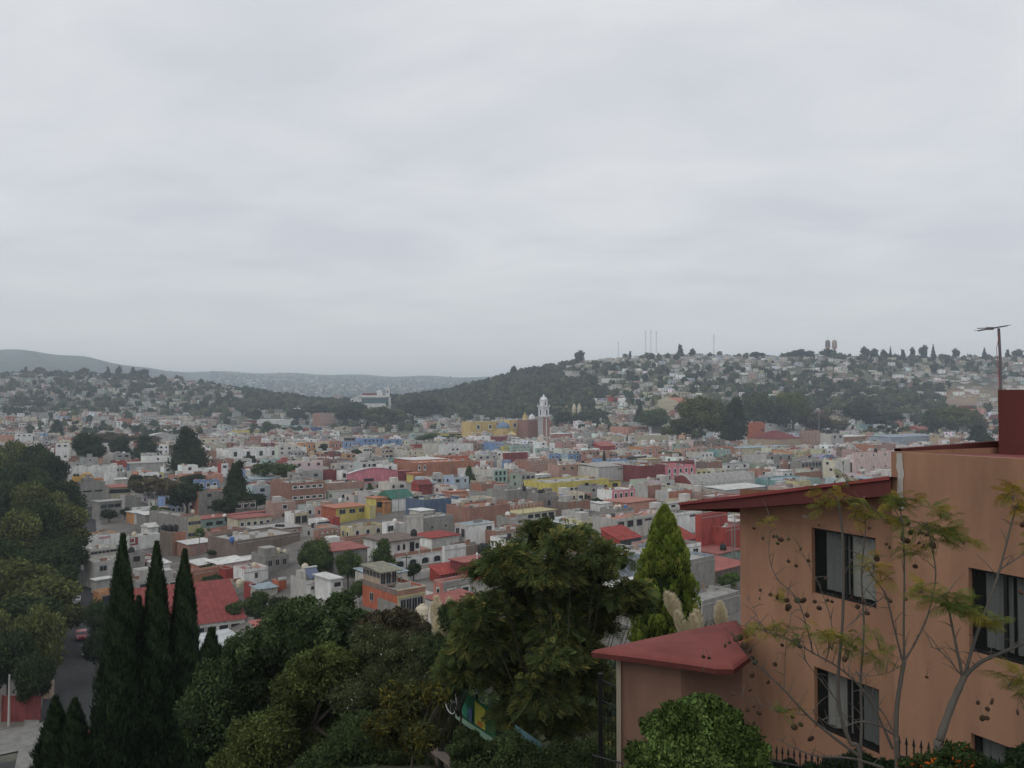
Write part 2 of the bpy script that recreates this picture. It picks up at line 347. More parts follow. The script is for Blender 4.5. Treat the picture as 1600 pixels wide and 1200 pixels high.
# road running down the valley on the left, its pavement and kerbs
def roadx(y): return -77 - .53 * (y - 143)
asph = M((.05, .05, .052), 'asphalt', .85, 'asphalt'); conc = M((.2, .195, .185), 'asphalt', .9, 'concrete_paving')
def strip(name, o0, o1, dz, mat, y0=88, y1=360, step=6, thick=0.12):
    mb = MB(); ys = np.arange(y0, y1, step); prev = None
    for y in ys:
        row = [(roadx(y) + o, y, float(H(roadx(y) + 0, y)) + dz) for o in (o0, o1)]
        if prev:
            a, b = prev; c, d = row; mb.poly([a, b, d, c], mat)
            if thick: mb.poly([(a[0], a[1], a[2] - thick - .3), a, c, (c[0], c[1], c[2] - thick - .3)], mat); mb.poly([b, (b[0], b[1], b[2] - thick - .3), (d[0], d[1], d[2] - thick - .3), d], mat)
        prev = row
    return tag(mb.build(name), kind='structure')
strip('road', -4.6, 4.6, .10, asph, thick=0); strip('pavement', 4.62, 6.6, .24, conc); strip('pavement', -6.6, -4.62, .24, conc)
mb = MB(); q = [G(u, v) for u, v in ((-30, 1150), (90, 1128), (92, 1164), (-30, 1188))]; z0 = -42 + .18
mb.poly([(p[0], p[1], z0) for p in (q[3], q[2], q[1], q[0])], conc); tag(mb.build('pavement'), kind='structure')
mb = MB(); q = [G(u, v) for u, v in ((-30, 1200), (150, 1170), (170, 1215), (-30, 1260))]
mb.poly([(p[0], p[1], -42 + .16) for p in (q[3], q[2], q[1], q[0])], asph); tag(mb.build('road'), kind='structure')
HAZE_D = 0.00019
# ================================================================== houses
WM = {}
def winmesh(style, near):
    """unit window (1 wide, 1 high) standing proud of the wall; near ones get their pane as a sub-part"""
    key = (style, near)
    if key in WM: return WM[key]
    mb = MB(); fr = {'d': FRAME, 'w': WHITE, 'a': WHITE, 'b': FRAME, 'g': M(PAL['dgreen']), 'k': M(PAL['dark'])}[style]; b = .16 if style in 'wa' else .06
    def ring(x0, x1, z0, z1, t, y, m):
        mb.box((x0, y, z0), (x0 + t, .02, z1), m); mb.box((x1 - t, y, z0), (x1, .02, z1), m); mb.box((x0 + t, y, z0), (x1 - t, .02, z0 + t), m); mb.box((x0 + t, y, z1 - t), (x1 - t, .02, z1), m)
    if style == 'a':
        n = 10; pts = [(.5 * math.cos(math.pi * i / n), .62 + .38 * math.sin(math.pi * i / n)) for i in range(n + 1)]
        o = [(.5, 0)] + pts + [(-.5, 0)]; inn = [(x * .66, .08 + z * .84) for x, z in o]
        for i in range(len(o) - 1):
            mb.poly([(o[i][0], -.07, o[i][1]), (o[i + 1][0], -.07, o[i + 1][1]), (inn[i + 1][0], -.07, inn[i + 1][1]), (inn[i][0], -.07, inn[i][1])][::-1], fr)
            mb.poly([(o[i][0], -.07, o[i][1]), (o[i][0], .02, o[i][1]), (o[i + 1][0], .02, o[i + 1][1]), (o[i + 1][0], -.07, o[i + 1][1])][::-1], fr)
        pane = MB(); pane.poly([(x, -.03, z) for x, z in inn][::-1], GLASS)
    else:
        ring(-.5, .5, 0, 1, b, -.07, fr)
        if style in 'db': mb.box((-.02, -.06, .06), (.02, .02, .94), fr)
        if style == 'w': mb.box((-.56, -.12, -.06), (.56, .02, 0), fr)
        pane = MB(); pane.poly([(-.5 + b, -.03, b), (.5 - b, -.03, b), (.5 - b, -.03, 1 - b), (-.5 + b, -.03, 1 - b)], GLASS)
    if near: WM[key] = (mb.mesh('window'), pane.mesh('pane'))
    else:
        for q, f in zip(pane.f, pane.m): mb.poly([pane.v[i] for i in q], pane.mats[f])
        WM[key] = (mb.mesh('window'), None)
    return WM[key]
def window(root, face, s, z, w, h, style, near, label=None):
    """face 'R' = local y=0 wall, s metres along x; 'L' = local x=0 wall, s metres along y"""
    me, pane = winmesh(style, near)
    loc = (s, 0, z) if face == 'R' else (0, s, z); rot = (0, 0, 0) if face == 'R' else (0, 0, -math.pi / 2)
    o = meshobj('window', me, root, loc, rot, (w, 1, h))
    if near: meshobj('pane', pane, o)
    if label: o['label'] = label
    return o
HOUSES = []; FOOT = []; NEARY = 215
def footprint(C, w, d, al): return (C[0], C[1], w, d, al)
def overlaps(x, y, w, d, al, pad=.6):
    pts = [(x + a * math.cos(al) - b * math.sin(al), y + a * math.sin(al) + b * math.cos(al)) for a in (0, w / 2, w) for b in (0, d / 2, d)]
    for (cx_, cy_, cw, cd, ca) in FOOT:
        if abs(cx_ - x) > 110 or abs(cy_ - y) > 110: continue
        for px, py in pts:
            dx, dy = px - cx_, py - cy_; u = dx * math.cos(ca) + dy * math.sin(ca); v = -dx * math.sin(ca) + dy * math.cos(ca)
            if -pad < u < cw + pad and -pad < v < cd + pad: return True
        for a in (0, cw / 2, cw):
            for b in (0, cd / 2, cd):
                dx = cx_ + a * math.cos(ca) - b * math.sin(ca) - x; dy = cy_ + a * math.sin(ca) + b * math.cos(ca) - y
                u = dx * math.cos(al) + dy * math.sin(al); v = -dx * math.sin(al) + dy * math.cos(al)
                if -pad < u < w + pad and -pad < v < d + pad: return True
    return False
def corr(mb, x0, x1, y0, y1, z0, z1, mat, n, axis='x'):
    """corrugated sheet: real ridges, z0 at y0 edge, z1 at y1 edge"""
    for i in range(n):
        a = x0 + (x1 - x0) * i / n; b = x0 + (x1 - x0) * (i + .5) / n; c = x0 + (x1 - x0) * (i + 1) / n
        mb.poly([(a, y0, z0), (b, y0, z0 + .09), (b, y1, z1 + .09), (a, y1, z1)], mat); mb.poly([(b, y0, z0 + .09), (c, y0, z0), (c, y1, z1), (b, y1, z1 + .09)], mat)
def house(C, w, d, h, al, wall, lwall, roof, rtype='flat', label='', cat='house', group=None, near=None, par=.55, name='house', rng=random, stair=False):
    """local x runs right along the street wall, local y runs back; C is the nearest ground corner"""
    near = C[1] < NEARY if near is None else near
    r = empty(name, C, al); tag(r, label, cat, group); mw, ml, mr = MC(wall), MC(lwall), RC(roof); b = -1.6
    mb = MB(); trim = M((.36, .35, .33))
    if rtype == 'flat':
        t = .16; zr = h - par
        mb.poly([(0, 0, b), (w, 0, b), (w, 0, h), (0, 0, h)], mw); mb.poly([(0, d, b), (0, 0, b), (0, 0, h), (0, d, h)], ml)
        mb.poly([(w, 0, b), (w, d, b), (w, d, h), (w, 0, h)], ml); mb.poly([(w, d, b), (0, d, b), (0, d, h), (w, d, h)], mw)
        o = [(0, 0), (w, 0), (w, d), (0, d)]; i_ = [(t, t), (w - t, t), (w - t, d - t), (t, d - t)]
        for k in range(4):
            a, c = o[k], o[(k + 1) % 4]; e_, f = i_[k], i_[(k + 1) % 4]
            mb.poly([(*a, h), (*c, h), (*f, h), (*e_, h)], trim); mb.poly([(*e_, h), (*f, h), (*f, zr - .05), (*e_, zr - .05)], ml)
        mb.build('wall', r)
        rb = MB(); rb.poly([(t + .01, t + .01, zr), (w - t - .01, t + .01, zr), (w - t - .01, d - t - .01, zr), (t + .01, d - t - .01, zr)], mr)
        rb.build('roof', r)
        if near and w > 4 and h > 3:      # string course
            MB().box((-.03, -.07, h - par - .28), (w + .03, -.004, h - par - .14), trim).build('cornice', r)
        if stair and w > 5 and d > 5:
            sx, sy = t + rng.random() * (w - 4.2), t + 1 + rng.random() * (d - 5); sb = MB(); sb.box((sx, sy, zr - .1), (sx + 2.6 + rng.random(), sy + 2.6 + rng.random(), zr + 2.1), MC(rng.choice(['grey', 'pale', 'off', 'brick', wall])), {5: RC(rng.choice(['pale', 'pale', 'salmon']))}); sb.build('stair_room', r)
    else:
        mb.box((0, 0, b), (w, d, h), mw, {0: ml, 1: ml}); mb.build('wall', r); rb = MB(); oh = .35
        if rtype == 'slab': rb.box((-oh, -oh, h + .003), (w + oh, d + oh, h + .2), mr)
        elif rtype == 'metal':
            n = max(4, int(w / (.5 if near else 1.2))); corr(rb, -oh, w + oh, -oh, d + oh, h + .08, h + .08 + .06 * d, mr, n)
        elif rtype == 'shed':                       # slopes up to the back
            zz_ = h + .38 * d if d < 12 else h + .26 * d; n = max(6, int(w / .9)); corr(rb, -oh, w + oh, -oh, d + oh, h, zz_, mr, n)
            mb2 = MB(); mb2.poly([(0.01, 0, h), (0.01, d, h), (0.01, d, zz_ - .1)], ml); mb2.poly([(w - .01, 0, h), (w - .01, d, zz_ - .1), (w - .01, d, h)], ml); mb2.poly([(0, d - .01, h), (w, d - .01, h), (w, d - .01, zz_ - .1), (0, d - .01, zz_ - .1)], mw); mb2.build('gable_wall', r)
        elif rtype in ('gable', 'hip'):
            rh = .22 * min(w, d) + .5; k = d / 2 if rtype == 'hip' and w > d else (.01 if rtype == 'gable' else w * .35)
            p = [(-oh, -oh, h), (w + oh, -oh, h), (w + oh, d + oh, h), (-oh, d + oh, h), (k - (oh if rtype == 'gable' else 0), d / 2, h + rh), (w - k + (oh if rtype == 'gable' else 0), d / 2, h + rh)]
            rb.poly([p[0], p[1], p[5], p[4]], mr); rb.poly([p[2], p[3], p[4], p[5]], mr); rb.poly([p[1], p[2], p[5]], mr if rtype == 'hip' else ml); rb.poly([p[3], p[0], p[4]], mr if rtype == 'hip' else ml)
            rb.poly([(q[0], q[1], h - .02) for q in p[:4]][::-1], mr)
        elif rtype == 'barrel':                     # bow of sheet metal along x
            n = 14; rise = min(.09 * w, 2.2)
            pr = [(-oh + (w + 2 * oh) * i / n, h + .02 + rise * math.sin(math.pi * i / n)) for i in range(n + 1)]
            for i in range(n):
                a, c = pr[i], pr[i + 1]; rb.poly([(a[0], -oh, a[1]), (c[0], -oh, c[1]), (c[0], d + oh, c[1]), (a[0], d + oh, a[1])], mr)
                rb.poly([(a[0], 0, h), (c[0], 0, h), (c[0], 0, c[1]), (a[0], 0, a[1])], mw)
        elif rtype == 'vault':                      # bow across y, ribs showing
            n = 12; rise = min(.3 * d, 4)
            pr = [(d * i / n, h + rise * math.sin(math.pi * i / n)) for i in range(n + 1)]; ns = max(4, int(w / 4)); m2 = M((.25, .26, .27), 'plain')
            for s_ in range(ns):
                x0, x1 = w * s_ / ns, w * (s_ + 1) / ns - .35
                for i in range(n):
                    a, c = pr[i], pr[i + 1]; rb.poly([(x0, a[0], a[1]), (x1, a[0], a[1]), (x1, c[0], c[1]), (x0, c[0], c[1])], mr)
                    rb.poly([(x1, a[0], a[1] - .08), (x1 + .35, a[0], a[1] - .08), (x1 + .35, c[0], c[1] - .08), (x1, c[0], c[1] - .08)], m2)
            rb.poly([(0, a, z) for a, z in pr], MC('darkred'))
        rb.build('roof', r)
    return r
def wins(r, face, L, h, spec, near):
    """spec 'style cols rows [wide] [tall] [from] [to] [top]': an even grid of windows on one wall"""
    q = spec.split(); st = q[0]; nx, ny = int(q[1]), int(q[2]); o = dict(zip('whabt', [None] * 5))
    for s in q[3:]: o[s[0]] = float(s[1:])
    a, b_ = (o['a'] if o['a'] is not None else .04) * L, (o['b'] or .96) * L; cell = (b_ - a) / nx
    ww = o['w'] or min({'w': 1.5, 'a': 1.6}.get(st, 1.7), cell * .62); hh = o['h'] or {'w': 2.1, 'a': 2.3, 'b': 1.0}.get(st, 1.25)
    top = h - (o['t'] if o['t'] is not None else 1.0); sh = (h - .4) / max(ny, 1) if ny > 1 else 3
    for j in range(ny):
        for i in range(nx):
            s_ = a + cell * (i + .5); z = top - hh - j * sh
            if z < -.5: continue
            if face == 'L': s_ = L - s_
            window(r, face, s_, z, ww, hh, st, near)
REG = dict(A=(80, 680, 5.3333), B=(360, 680, 5.3333), C=(600, 680, 5.3333), D=(860, 680, 5.3333), E=(440, 820, 5), F=(0, 520, 4), G=(350, 520, 4), H=(700, 520, 4),
           I=(1050, 480, 5.3333), J=(1300, 480, 5.3333), K=(700, 780, 2.858), N=(340, 840, 8), P=(0, 900, 4), Q=(940, 780, 6.667), R=(1060, 680, 4.4444), S=(200, 820, 8), U=(0, 0, 1))
ANCH = []      # (u, v, phrase, root)
def px(reg, x, y): a, b, s = REG[reg]; return a + x / s, b + y / s
def HB(line, label, short):
    """one row of the town table: region xL xC xR yTop yBase wall leftwall roof rtype | extras"""
    main, *ex = [s.strip() for s in line.split('|')]; q = main.split(); reg = q[0]; xL, xC, xR, yt, yb = map(float, q[1:6]); wall, lw, roof, rt = q[6:10]
    uL, vt = px(reg, xL, yt); uC, vb = px(reg, xC, yb); uR, _ = px(reg, xR, 0)
    o = {}
    for e_ in ex:
        k, _, v = e_.partition('='); o[k.strip()] = v.strip()
    C = G(uC, vb); al = math.radians(float(o.get('al', 50 if (vb > 815 and uC < 370) else 42 if vb > 790 else 36)))
    c, s = math.cos(al), math.sin(al); tR, tL = (uR - 800) / F, (uL - 800) / F
    w = (tR * C[1] - C[0]) / (c - tR * s)
    dd = (C[0] - tL * C[1]) / (s + tL * c) if (uC - uL) > 2.4 and s + tL * c > .12 else None
    if dd is None: dd = min(max(6, w * .7), 16)
    d = float(o['d']) if 'd' in o else min(dd, 70); h = P(uC, vt, C[1])[2] - C[2]
    r = house(C, w, d, h, al, wall, lw, roof, rt, label, o.get('cat', 'house'), name=o.get('name', 'house'), par=float(o.get('par', .55)), stair='stair' in o)
    near = C[1] < NEARY; r['_d'] = C[1]
    for k in ('R', 'L', 'R2', 'L2'):
        if k in o: wins(r, k[0], w if k[0] == 'R' else d, h, o[k], near)
    FOOT.append(footprint(C, w, d, al)); tp = proj((C[0] + c * w / 2, C[1] + s * w / 2, C[2] + h)); 
    HOUSES.append(dict(r=r, box=(min(uL, uC), max(uR, uC), vt, vb), y=C[1], w=w, d=d, h=h, al=al, C=C)); ANCH.append(((uC + uR) / 2, vt, short, r, C[1])); return r
TOWN = '''
Q 1160 1180 1330 930 1130 pale grey tan flat # crumbling grey yard house under the eave corner # the crumbling yard house
Q 900 1050 1420 1060 1290 grey pale pale flat|d=8 # low block yard wall house behind the pampas plumes # the yard wall house
D 1350 1362 1640 1140 1250 brown grey rose metal # rusty sheet roof shed below the framed windows # the rusty sheet shed
A 75 80 186 395 505 ochre ochre ochre flat # low ochre cube house beside the dark avenue trees # the low ochre cube
A 178 185 362 345 530 ochre ochre pale flat|R=k 1 1 w2 h1 # taller ochre house with two black tanks on top # the taller ochre house
A 358 362 448 366 500 orange orange terra flat # small orange block behind the grey stepped house # the small orange block
A 232 242 462 395 610 grey grey pale flat|R=k 2 1 h.6 w3 t3.2|stair # unpainted grey block house with stepped top and slit windows # the stepped grey house
A 120 128 240 482 640 grey pale pale flat # unpainted block house at the edge of the avenue trees # the block house by the avenue
A 392 400 602 560 720 grey grey pale slab|R=k 3 1 w2.2 h1.3 t.9 # grey house with three dark windows under a slab roof # the grey three-window house
A 600 612 722 505 640 grey pale pale flat # tall blank concrete block house right of the banner house # the blank concrete house
A 462 500 655 440 560 cream grey rose slab|R=k 1 1 w8 h1.6 t.6 # house with a wide black panel under a cream edge # the black panel house
A 100 112 560 268 440 white white pale flat|d=9 # long white walled compound behind the ochre house # the long white compound
A 448 455 545 320 430 white white pale flat # plain white cube at the end of the white compound # the plain white cube
A 508 518 985 216 275 red darkred pale flat|d=8|R=d 1 1 # very long dark red shed behind the white compound # the long dark red shed
A 640 652 980 238 320 pale slate pale metal|d=7 # long pale shed in front of the dark red one # the long pale shed
A 530 536 650 372 430 off off white metal # white roofed shed among brown bushes # the white roofed shed
A 1208 1216 1405 378 480 blue blue rose flat|R=w 3 1 w1.7 h2.2 t1.0 # bright blue house with three white framed openings # the bright blue house
A 1100 1112 1440 338 420 salmon salmon terra flat|stair # salmon house with orange roof behind the blue house # the salmon house
A 1408 1416 1482 236 350 white red white flat|R=d 1 1 # narrow white and red house between two dark trees # the narrow red and white house
A 700 706 780 430 520 off off off flat|R=k 1 1 # small off-white house with a dark doorway # the small off-white house
A 830 1140 1258 686 890 creamy grey pale flat|R=d 4 2 w1.3 h1.1 t1.3 # pale yellow flats with two rows of four windows # the pale yellow flats
A 1256 1264 1545 704 800 mint mint rose slab|R=k 3 1 w2.4 h1.2 t1.0 # mint green house under a red roof edge # the mint house
A 1545 1552 1850 700 790 cream cream rose slab|R=w 5 1 w1.5 h1.6 # cream terrace house under a long red roof edge # the cream terrace
A 1322 1330 1610 806 910 pinkbrick pinkbrick rose flat|R=d 2 1 w3.2 h2 t.9 # pink brick house with white columns and big panes # the white column house
A 880 898 990 610 700 terra terra cream slab # small terracotta rooftop box left of the yellow flats # the terracotta rooftop box
A 770 782 900 668 800 grey grey white metal # block house with a white sheet roof left of the yellow flats # the sheet roofed block house
A 640 692 790 650 745 white orange white slab|R=d 1 1 # little white house with a blue edged roof # the little white house
A 240 250 590 852 960 white orange pale flat # long white house with an orange side wall # the orange sided white house
A 320 330 560 950 1150 off off white flat|R=d 2 1 w4 h.8 t.6 # off-white house beside the avenue trees with pink strip # the off-white house by the trees
A 600 640 930 850 970 white white white flat|R=w 1 1 w1.8 h1.5 t.4 a.02 b.2 # white house with one red and white square window # the square window house
A 620 640 800 985 1200 grey grey pale flat|R=k 1 1 # tall grey block wall behind the first cypress # the tall grey block house
A 800 812 905 770 870 white white white gable|d=5 # white house with a pointed white gable # the white gabled house
A 920 1010 1135 812 1010 terra brown brown flat # brick tower house carrying three black tanks # the brick tower house
A 1128 1140 1370 915 1020 pinkbrick brick white metal # brick shed under a wrinkled white sheet roof # the wrinkled roof shed
A 1220 1232 1400 1088 1200 rose rose white metal # rusty pink shed with a white sheet roof # the rusty pink shed
A 1388 1400 1660 1082 1180 palepink off white metal # pink shed with three white roof sheets # the pink shed
A 1172 1186 1450 1130 1300 terra terra pale flat # terracotta brick wall house behind the third cypress # the terracotta wall house
A 1120 1140 1230 1070 1150 dark pale pale slab # low dark fronted store beside the rusty pink shed # the dark fronted store
A 880 890 1010 1075 1190 white white white hip # small white pyramid roofed hut between the cypresses # the white pyramid hut
A 350 360 640 1060 1290 pale off pale flat|R=d 2 1 # pale concrete yard house behind the first cypress # the pale yard house
F 308 345 436 690 830 white darkred pale flat|R=d 2 2 w1.5 h1.2 # tall white house standing behind the avenue trees # the tall white house
F 88 96 210 632 700 white white rose flat|R=d 3 1 # white house with tan attic above the avenue trees # the white tan attic house
F -20 -10 90 640 700 salmon salmon terra flat # salmon wall at the left edge above the trees # the salmon wall house
F 430 438 482 716 800 off off off flat|R=w 1 2 w1 h1.4 # slim off-white house beside a round dark tree # the slim off-white house
F 936 950 1100 640 680 pale pale white barrel # hall with a white bowed roof far left # the bowed white hall
F 850 860 905 590 640 salmon salmon white flat # small salmon house below the left hillside # the small salmon hill house
P 600 618 800 100 270 orange orange pale flat|R=k 2 1 w1.6 h2.6 t1 # orange house with a dark doorway at the street # the orange street house
P 820 868 1545 350 480 white white oxide shed|d=16|R=w 8 1 w2.2 h1.2 t.5|al=30 # large white building under a big red sloping roof # the big red roof building
P 1100 1108 1260 120 200 pale pale grey flat # pale rooftop storey behind the cypresses # the pale rooftop storey
P 1340 1360 1545 62 170 off off pale flat|d=4 # low wall house carrying two cream tanks # the cream tank house
P 590 600 720 30 120 pale pale white slab # low concrete roof left of the first cypress # the low concrete roof
N 218 330 652 400 640 white white rose flat|R=d 1 1 w.7 h1.2 # plain white box house with brown roof edge # the plain white box
N 90 98 230 392 560 red red rose flat # small red walled house touching the white box # the small red walled house
N -60 10 612 340 440 palepink grey white metal|d=5 # long pale shed with white roof sheets behind the white box # the white sheet shed
N 440 600 905 236 480 grey grey grey flat|R=d 3 1 w1 h1.4|stair # bare block house with grey windows left of the round trees # the bare block house
N 752 762 880 545 680 orred orred red flat|d=3 # orange-red box with pale balusters along its top # the baluster box
N 350 430 500 580 780 darkred red red flat # dark red stair house below the white box # the dark red stair house
N 500 520 770 655 800 off off paleblue metal|d=4 # awning house with a long pale sheet roof # the awning house
N 930 1110 1400 540 800 white pale white flat|R=w 2 1 w1 h1 # white house with a solar heater on the roof # the solar heater house
N 1400 1412 1560 530 790 white white white slab|R=w 1 1 w2 h1.2 t.4 a.3 # white tower house with a double window # the white tower house
B 925 1000 1290 772 870 cream creamy brown flat|R=a 3 1 w1.5 h1.4 t.8|L=a 2 1 w1.1 h1.6 # cream house with arched windows above a brick wall # the arched window house
B 928 960 1200 862 990 brick brick brick flat|d=3 # brick garden wall house below the cream house # the brick garden wall
B 700 738 925 800 930 brick brick pale flat|R=w 4 1 w.35 h3 t.3 # brick wall with thin white columns # the white pillared wall
B 765 880 1150 612 740 yellow orred terra slab|R=d 3 1 w2.2 h1.3 t.5 # yellow and orange-red house with a terracotta roof edge # the yellow and red house
B 1155 1162 1215 590 700 creamy yellow pale flat # narrow yellow house right of the yellow and red one # the narrow yellow house
B 1200 1212 1340 530 650 orange yellow terra slab|R=g 2 1 w2.4 h1.8 t1 # orange house with green windows under a terracotta roof # the green window house
B 1335 1345 1530 530 640 white dgreen dgreen gable|d=9 # white shed under a dark green roof # the dark green roof shed
B 720 732 850 712 790 white white white flat|R=k 1 1 w5 h2.2 t.5 # white framed gateway with a black gate # the black gate house
B 846 852 918 686 770 red red pale flat|d=3 # small red house with a white top band # the white banded red house
B 460 530 656 650 750 cream white pale flat|R=k 2 1 w1.8 h2.2 t1 # cream house with two tall black windows # the black windowed cream house
B 232 242 600 800 900 pinkbrick pale pale slab|R=w 3 1 w2.6 h1.6 t.5 # pink brick flats framed in white with tanks on top # the white framed flats
B -20 5 460 668 750 pale pale rose slab|R=d 6 1 w1.6 h1.6 t.6 # long low house under a faded red roof # the faded red roof house
B 30 50 590 880 1060 brown brown pale flat|d=14 # broad brown roofed house in front of the white framed flats # the broad brown roof
B 160 168 360 300 372 off off white metal # white box office below the dark trees # the white box office
B 168 180 430 372 420 pale paleblue paleblue metal # flat pale blue roofed shed # the pale blue roof shed
B 340 500 790 400 590 brick brick pale flat|R=w 5 2 w2.2 h1.3 t1|stair # three storey brick school with rows of windows # the brick school
B 390 395 590 372 470 brick brick pale flat # raised brick storey on the left of the brick school # the raised brick storey
B 790 802 1120 402 490 pinkbrick brick pale flat # long pink brick house behind the brick school # the long pink brick house
B 636 650 900 552 610 pale pale grey flat # long blank grey wall with darker posts # the long grey wall
B 805 812 925 292 380 darkred darkred darkred flat # dark red box left of the pink hall # the dark red box
B 925 930 976 300 385 white white white flat|R=k 1 1 w1.5 h2 # slim white house left of the pink hall # the slim white house
B 972 985 1400 322 410 pink pink white barrel|R=k 1 1 w5 h1.3 t2.5 a.2 b.6 # pink hall under a bowed white roof # the pink hall
B 1396 1402 1520 302 380 darkred darkred rose slab # dark red house at the right end of the pink hall # the dark red end house
B 1516 1522 1600 320 395 orange orange terra slab|R=a 3 1 w1.2 h1.6 # small orange house with pale arches # the pale arched orange house
C -10 15 92 732 870 white white pale flat|R=d 1 1 w1.8 h1.5 t.8 a.2 b.9 # white fronted cube house with a double window # the white fronted cube
C 88 92 196 742 860 pale white salmon flat # pale grey side house right of the white cube # the pale side house
C 165 190 332 672 850 off grey salmon flat # tall plain concrete house with a pinkish roof edge # the tall concrete house
C 328 336 582 690 830 grey grey grey flat|R=k 2 1 w.8 h.4 t2.5 # wide unpainted block house with tiny vents # the tiny vent house
C 298 310 416 636 740 white off white slab|R=k 1 1 w1.2 h2 # white stair house with a dark door # the white stair house
C 250 256 332 738 830 white white white flat|d=3 # plain white screen wall on a roof # the plain white screen
C 322 334 640 540 700 slate slate pale flat|R=k 1 1 w1 h2.4 t4 # large slate blue windowless hall # the slate blue hall
C 638 645 710 540 690 cream white pale flat|R=w 2 2 w1.5 h1.2 # cream house right of the slate blue hall # the cream neighbour house
C 700 712 1050 605 790 brick brick brick flat|R=k 1 1 w1 h.6 t4 # broad unfinished brick house below the block storey # the broad brick house
C 760 826 1012 548 640 pinkbrick grey grey flat|R=k 4 1 w1.6 h1.6 t.9 # pink brick storey with four dark arches # the four arch storey
C 900 1012 1280 462 620 grey grey grey flat|stair # tall blank block house above the brick houses # the tall blank block house
C 1276 1284 1440 486 610 grey grey grey flat # second blank block house right of the tall one # the second blank block house
C 1010 1020 1330 592 700 brick brick grey flat|R=w 10 1 w.25 h2 t.2 # brick wall house with thin pale columns # the pale column brick house
C 590 686 920 748 925 white pale paleblue flat|R=d 1 1 w1.8 h1.3 t.9 a.65 b.95|L=d 2 1 w1.4 h2.2|par=.1 # white house with a grey tin roof and one double window # the tin roofed white house
C 928 940 1210 800 920 pinkbrick brick pale flat|R=d 1 1 # low brick house below the yellow trimmed roof # the low brick house
C 1050 1060 1200 690 830 pale grey pale flat|R=k 1 1 w1 h.5 # pale grey house carrying a small white hut # the pale hut house
C 1108 1120 1430 660 730 off creamy creamy slab|R=k 5 1 w2.2 h1.1 t.5 # roof terrace with a yellow trim # the yellow trim terrace
C 340 396 630 862 960 pale white red slab|d=8 # pale grey house with a bright red roof # the bright red roofed house
C 488 506 684 930 1130 white white pale flat # blank white house front beside the arcade house # the blank white front
C 680 688 806 925 1030 brown brown pale flat # brown walled yard house behind the tank stand # the brown yard house
C 555 672 930 1065 1230 red darkred rose slab|R=w 2 1 w1.2 h1.2 t1.2 # red house with a white roof edge and tank stand # the red tank stand house
C 445 470 650 1165 1235 darkred red red shed|d=3.5 # bright red lean-to roof in front of the red house # the red lean-to roof
C 745 915 1026 292 400 mint off pale flat|R=g 3 2 w1.2 h1.8 t.6|L=w 10 1 w1.1 h2 t2.6 # white and mint corner building with tall green shutters # the mint corner building
C 1262 1272 1382 394 460 paleblue white pale flat|R=d 3 1 # pale blue house left of the long yellow building # the pale blue neighbour
C 1260 1272 1390 336 400 white off white slab|R=k 3 1 w2.2 h1.2 # white roof shelter with dark openings # the white roof shelter
C 1385 1395 1455 306 370 cream cream pale flat|R=k 2 1 # small cream tower house # the cream tower house
C 1200 1212 1440 212 340 pinkbrick brick pale flat|R=w 9 1 w.3 h1.6 t.4 # long brick building with a columned upper floor # the columned brick building
C 1445 1455 1610 250 390 pinkbrick pinkbrick pale flat|R=d 2 1 # plain pink brick side of a town house # the pink brick side house
C 990 1010 1198 150 240 darkred darkred pale flat # dark red long roofed house in the old town # the dark red long house
C 1372 1385 1530 158 215 blue blue pale flat|R=w 4 1 w1.6 h2.4 t.8 # blue old town house with four white framed openings # the four door blue house
C 1528 1536 1640 160 220 blue paleblue pale flat|R=w 2 1 w1.6 h2.4 t.8 # lighter blue old town house with two doors # the two door blue house
C 1255 1268 1366 110 170 mint mint pale flat|R=w 3 1 w1.5 h2.2 t.8 # mint old town house with white framed windows # the framed mint house
C 830 922 992 62 150 blue blue pale flat|R=w 3 2 w1.3 h2 t.6 # two storey blue town house below the church # the blue church side house
C 988 994 1050 92 150 yellow yellow pale flat|R=w 2 1 w1.2 h1.8 # small yellow town house below the church # the small yellow church house
C 1052 1062 1222 84 150 mint mint rose flat|R=w 5 1 w1.2 h2 t.8 # long mint town house below the church tower # the long mint church house
C 320 456 742 78 180 white off pale flat|R=k 2 1 w1.5 h1.5 t3 a.35 b.6 # large white theatre wall with two round openings # the large white theatre
C 80 190 336 128 200 cream off pale flat|R=w 3 1 w1.3 h1.8 # cream house left of the white theatre # the cream theatre side house
C 240 250 320 78 120 red red rose flat # little red house left of the white theatre # the little red house
C 20 34 108 190 250 teal mint pale flat|R=w 3 1 w1 h1.8 # small teal town house with white windows # the small teal house
C 110 262 745 232 370 terra terra terra flat|R=w 2 1 w1.2 h2.5 a.02 b.2 # large terracotta complex with a pale roof light # the terracotta complex
C 240 262 546 212 300 terra orred white slab|d=24 # white roof hall inside the terracotta complex # the white roofed terracotta hall
C 490 500 705 178 260 orred terra rose flat # orange-red rear wing of the terracotta complex # the orange-red wing
C 236 242 330 330 400 orange yellow terra slab|R=a 3 1 w1.3 h2 # small orange arcade by the terracotta complex # the orange arcade
C 285 290 400 415 500 darkred red darkred gable # dark red gabled rooftop house # the dark red gabled house
C 540 552 706 480 540 salmon salmon terra slab # salmon roof house left of the leaning tanks # the salmon roof house
C 745 750 800 225 290 red pinkbrick pale flat|R=w 1 1 w1.6 h1.6 # small red house with one white framed window # the one window red house
C 800 846 905 215 280 salmon white pale flat|R=w 1 1 w1.8 h1.6 # salmon front with a square white window # the salmon front house
C 940 982 1060 210 280 blue off pale flat|R=w 1 1 w1.5 h2 # narrow blue upper storey above the corner building # the narrow blue storey
C 1050 1060 1180 240 300 white white white flat|R=k 2 1 w1.4 h2.2 # white house with a tall dark doorway # the dark doorway white house
C -10 5 62 560 660 orange orange terra slab # orange house front left of the green roof shed # the orange neighbour front
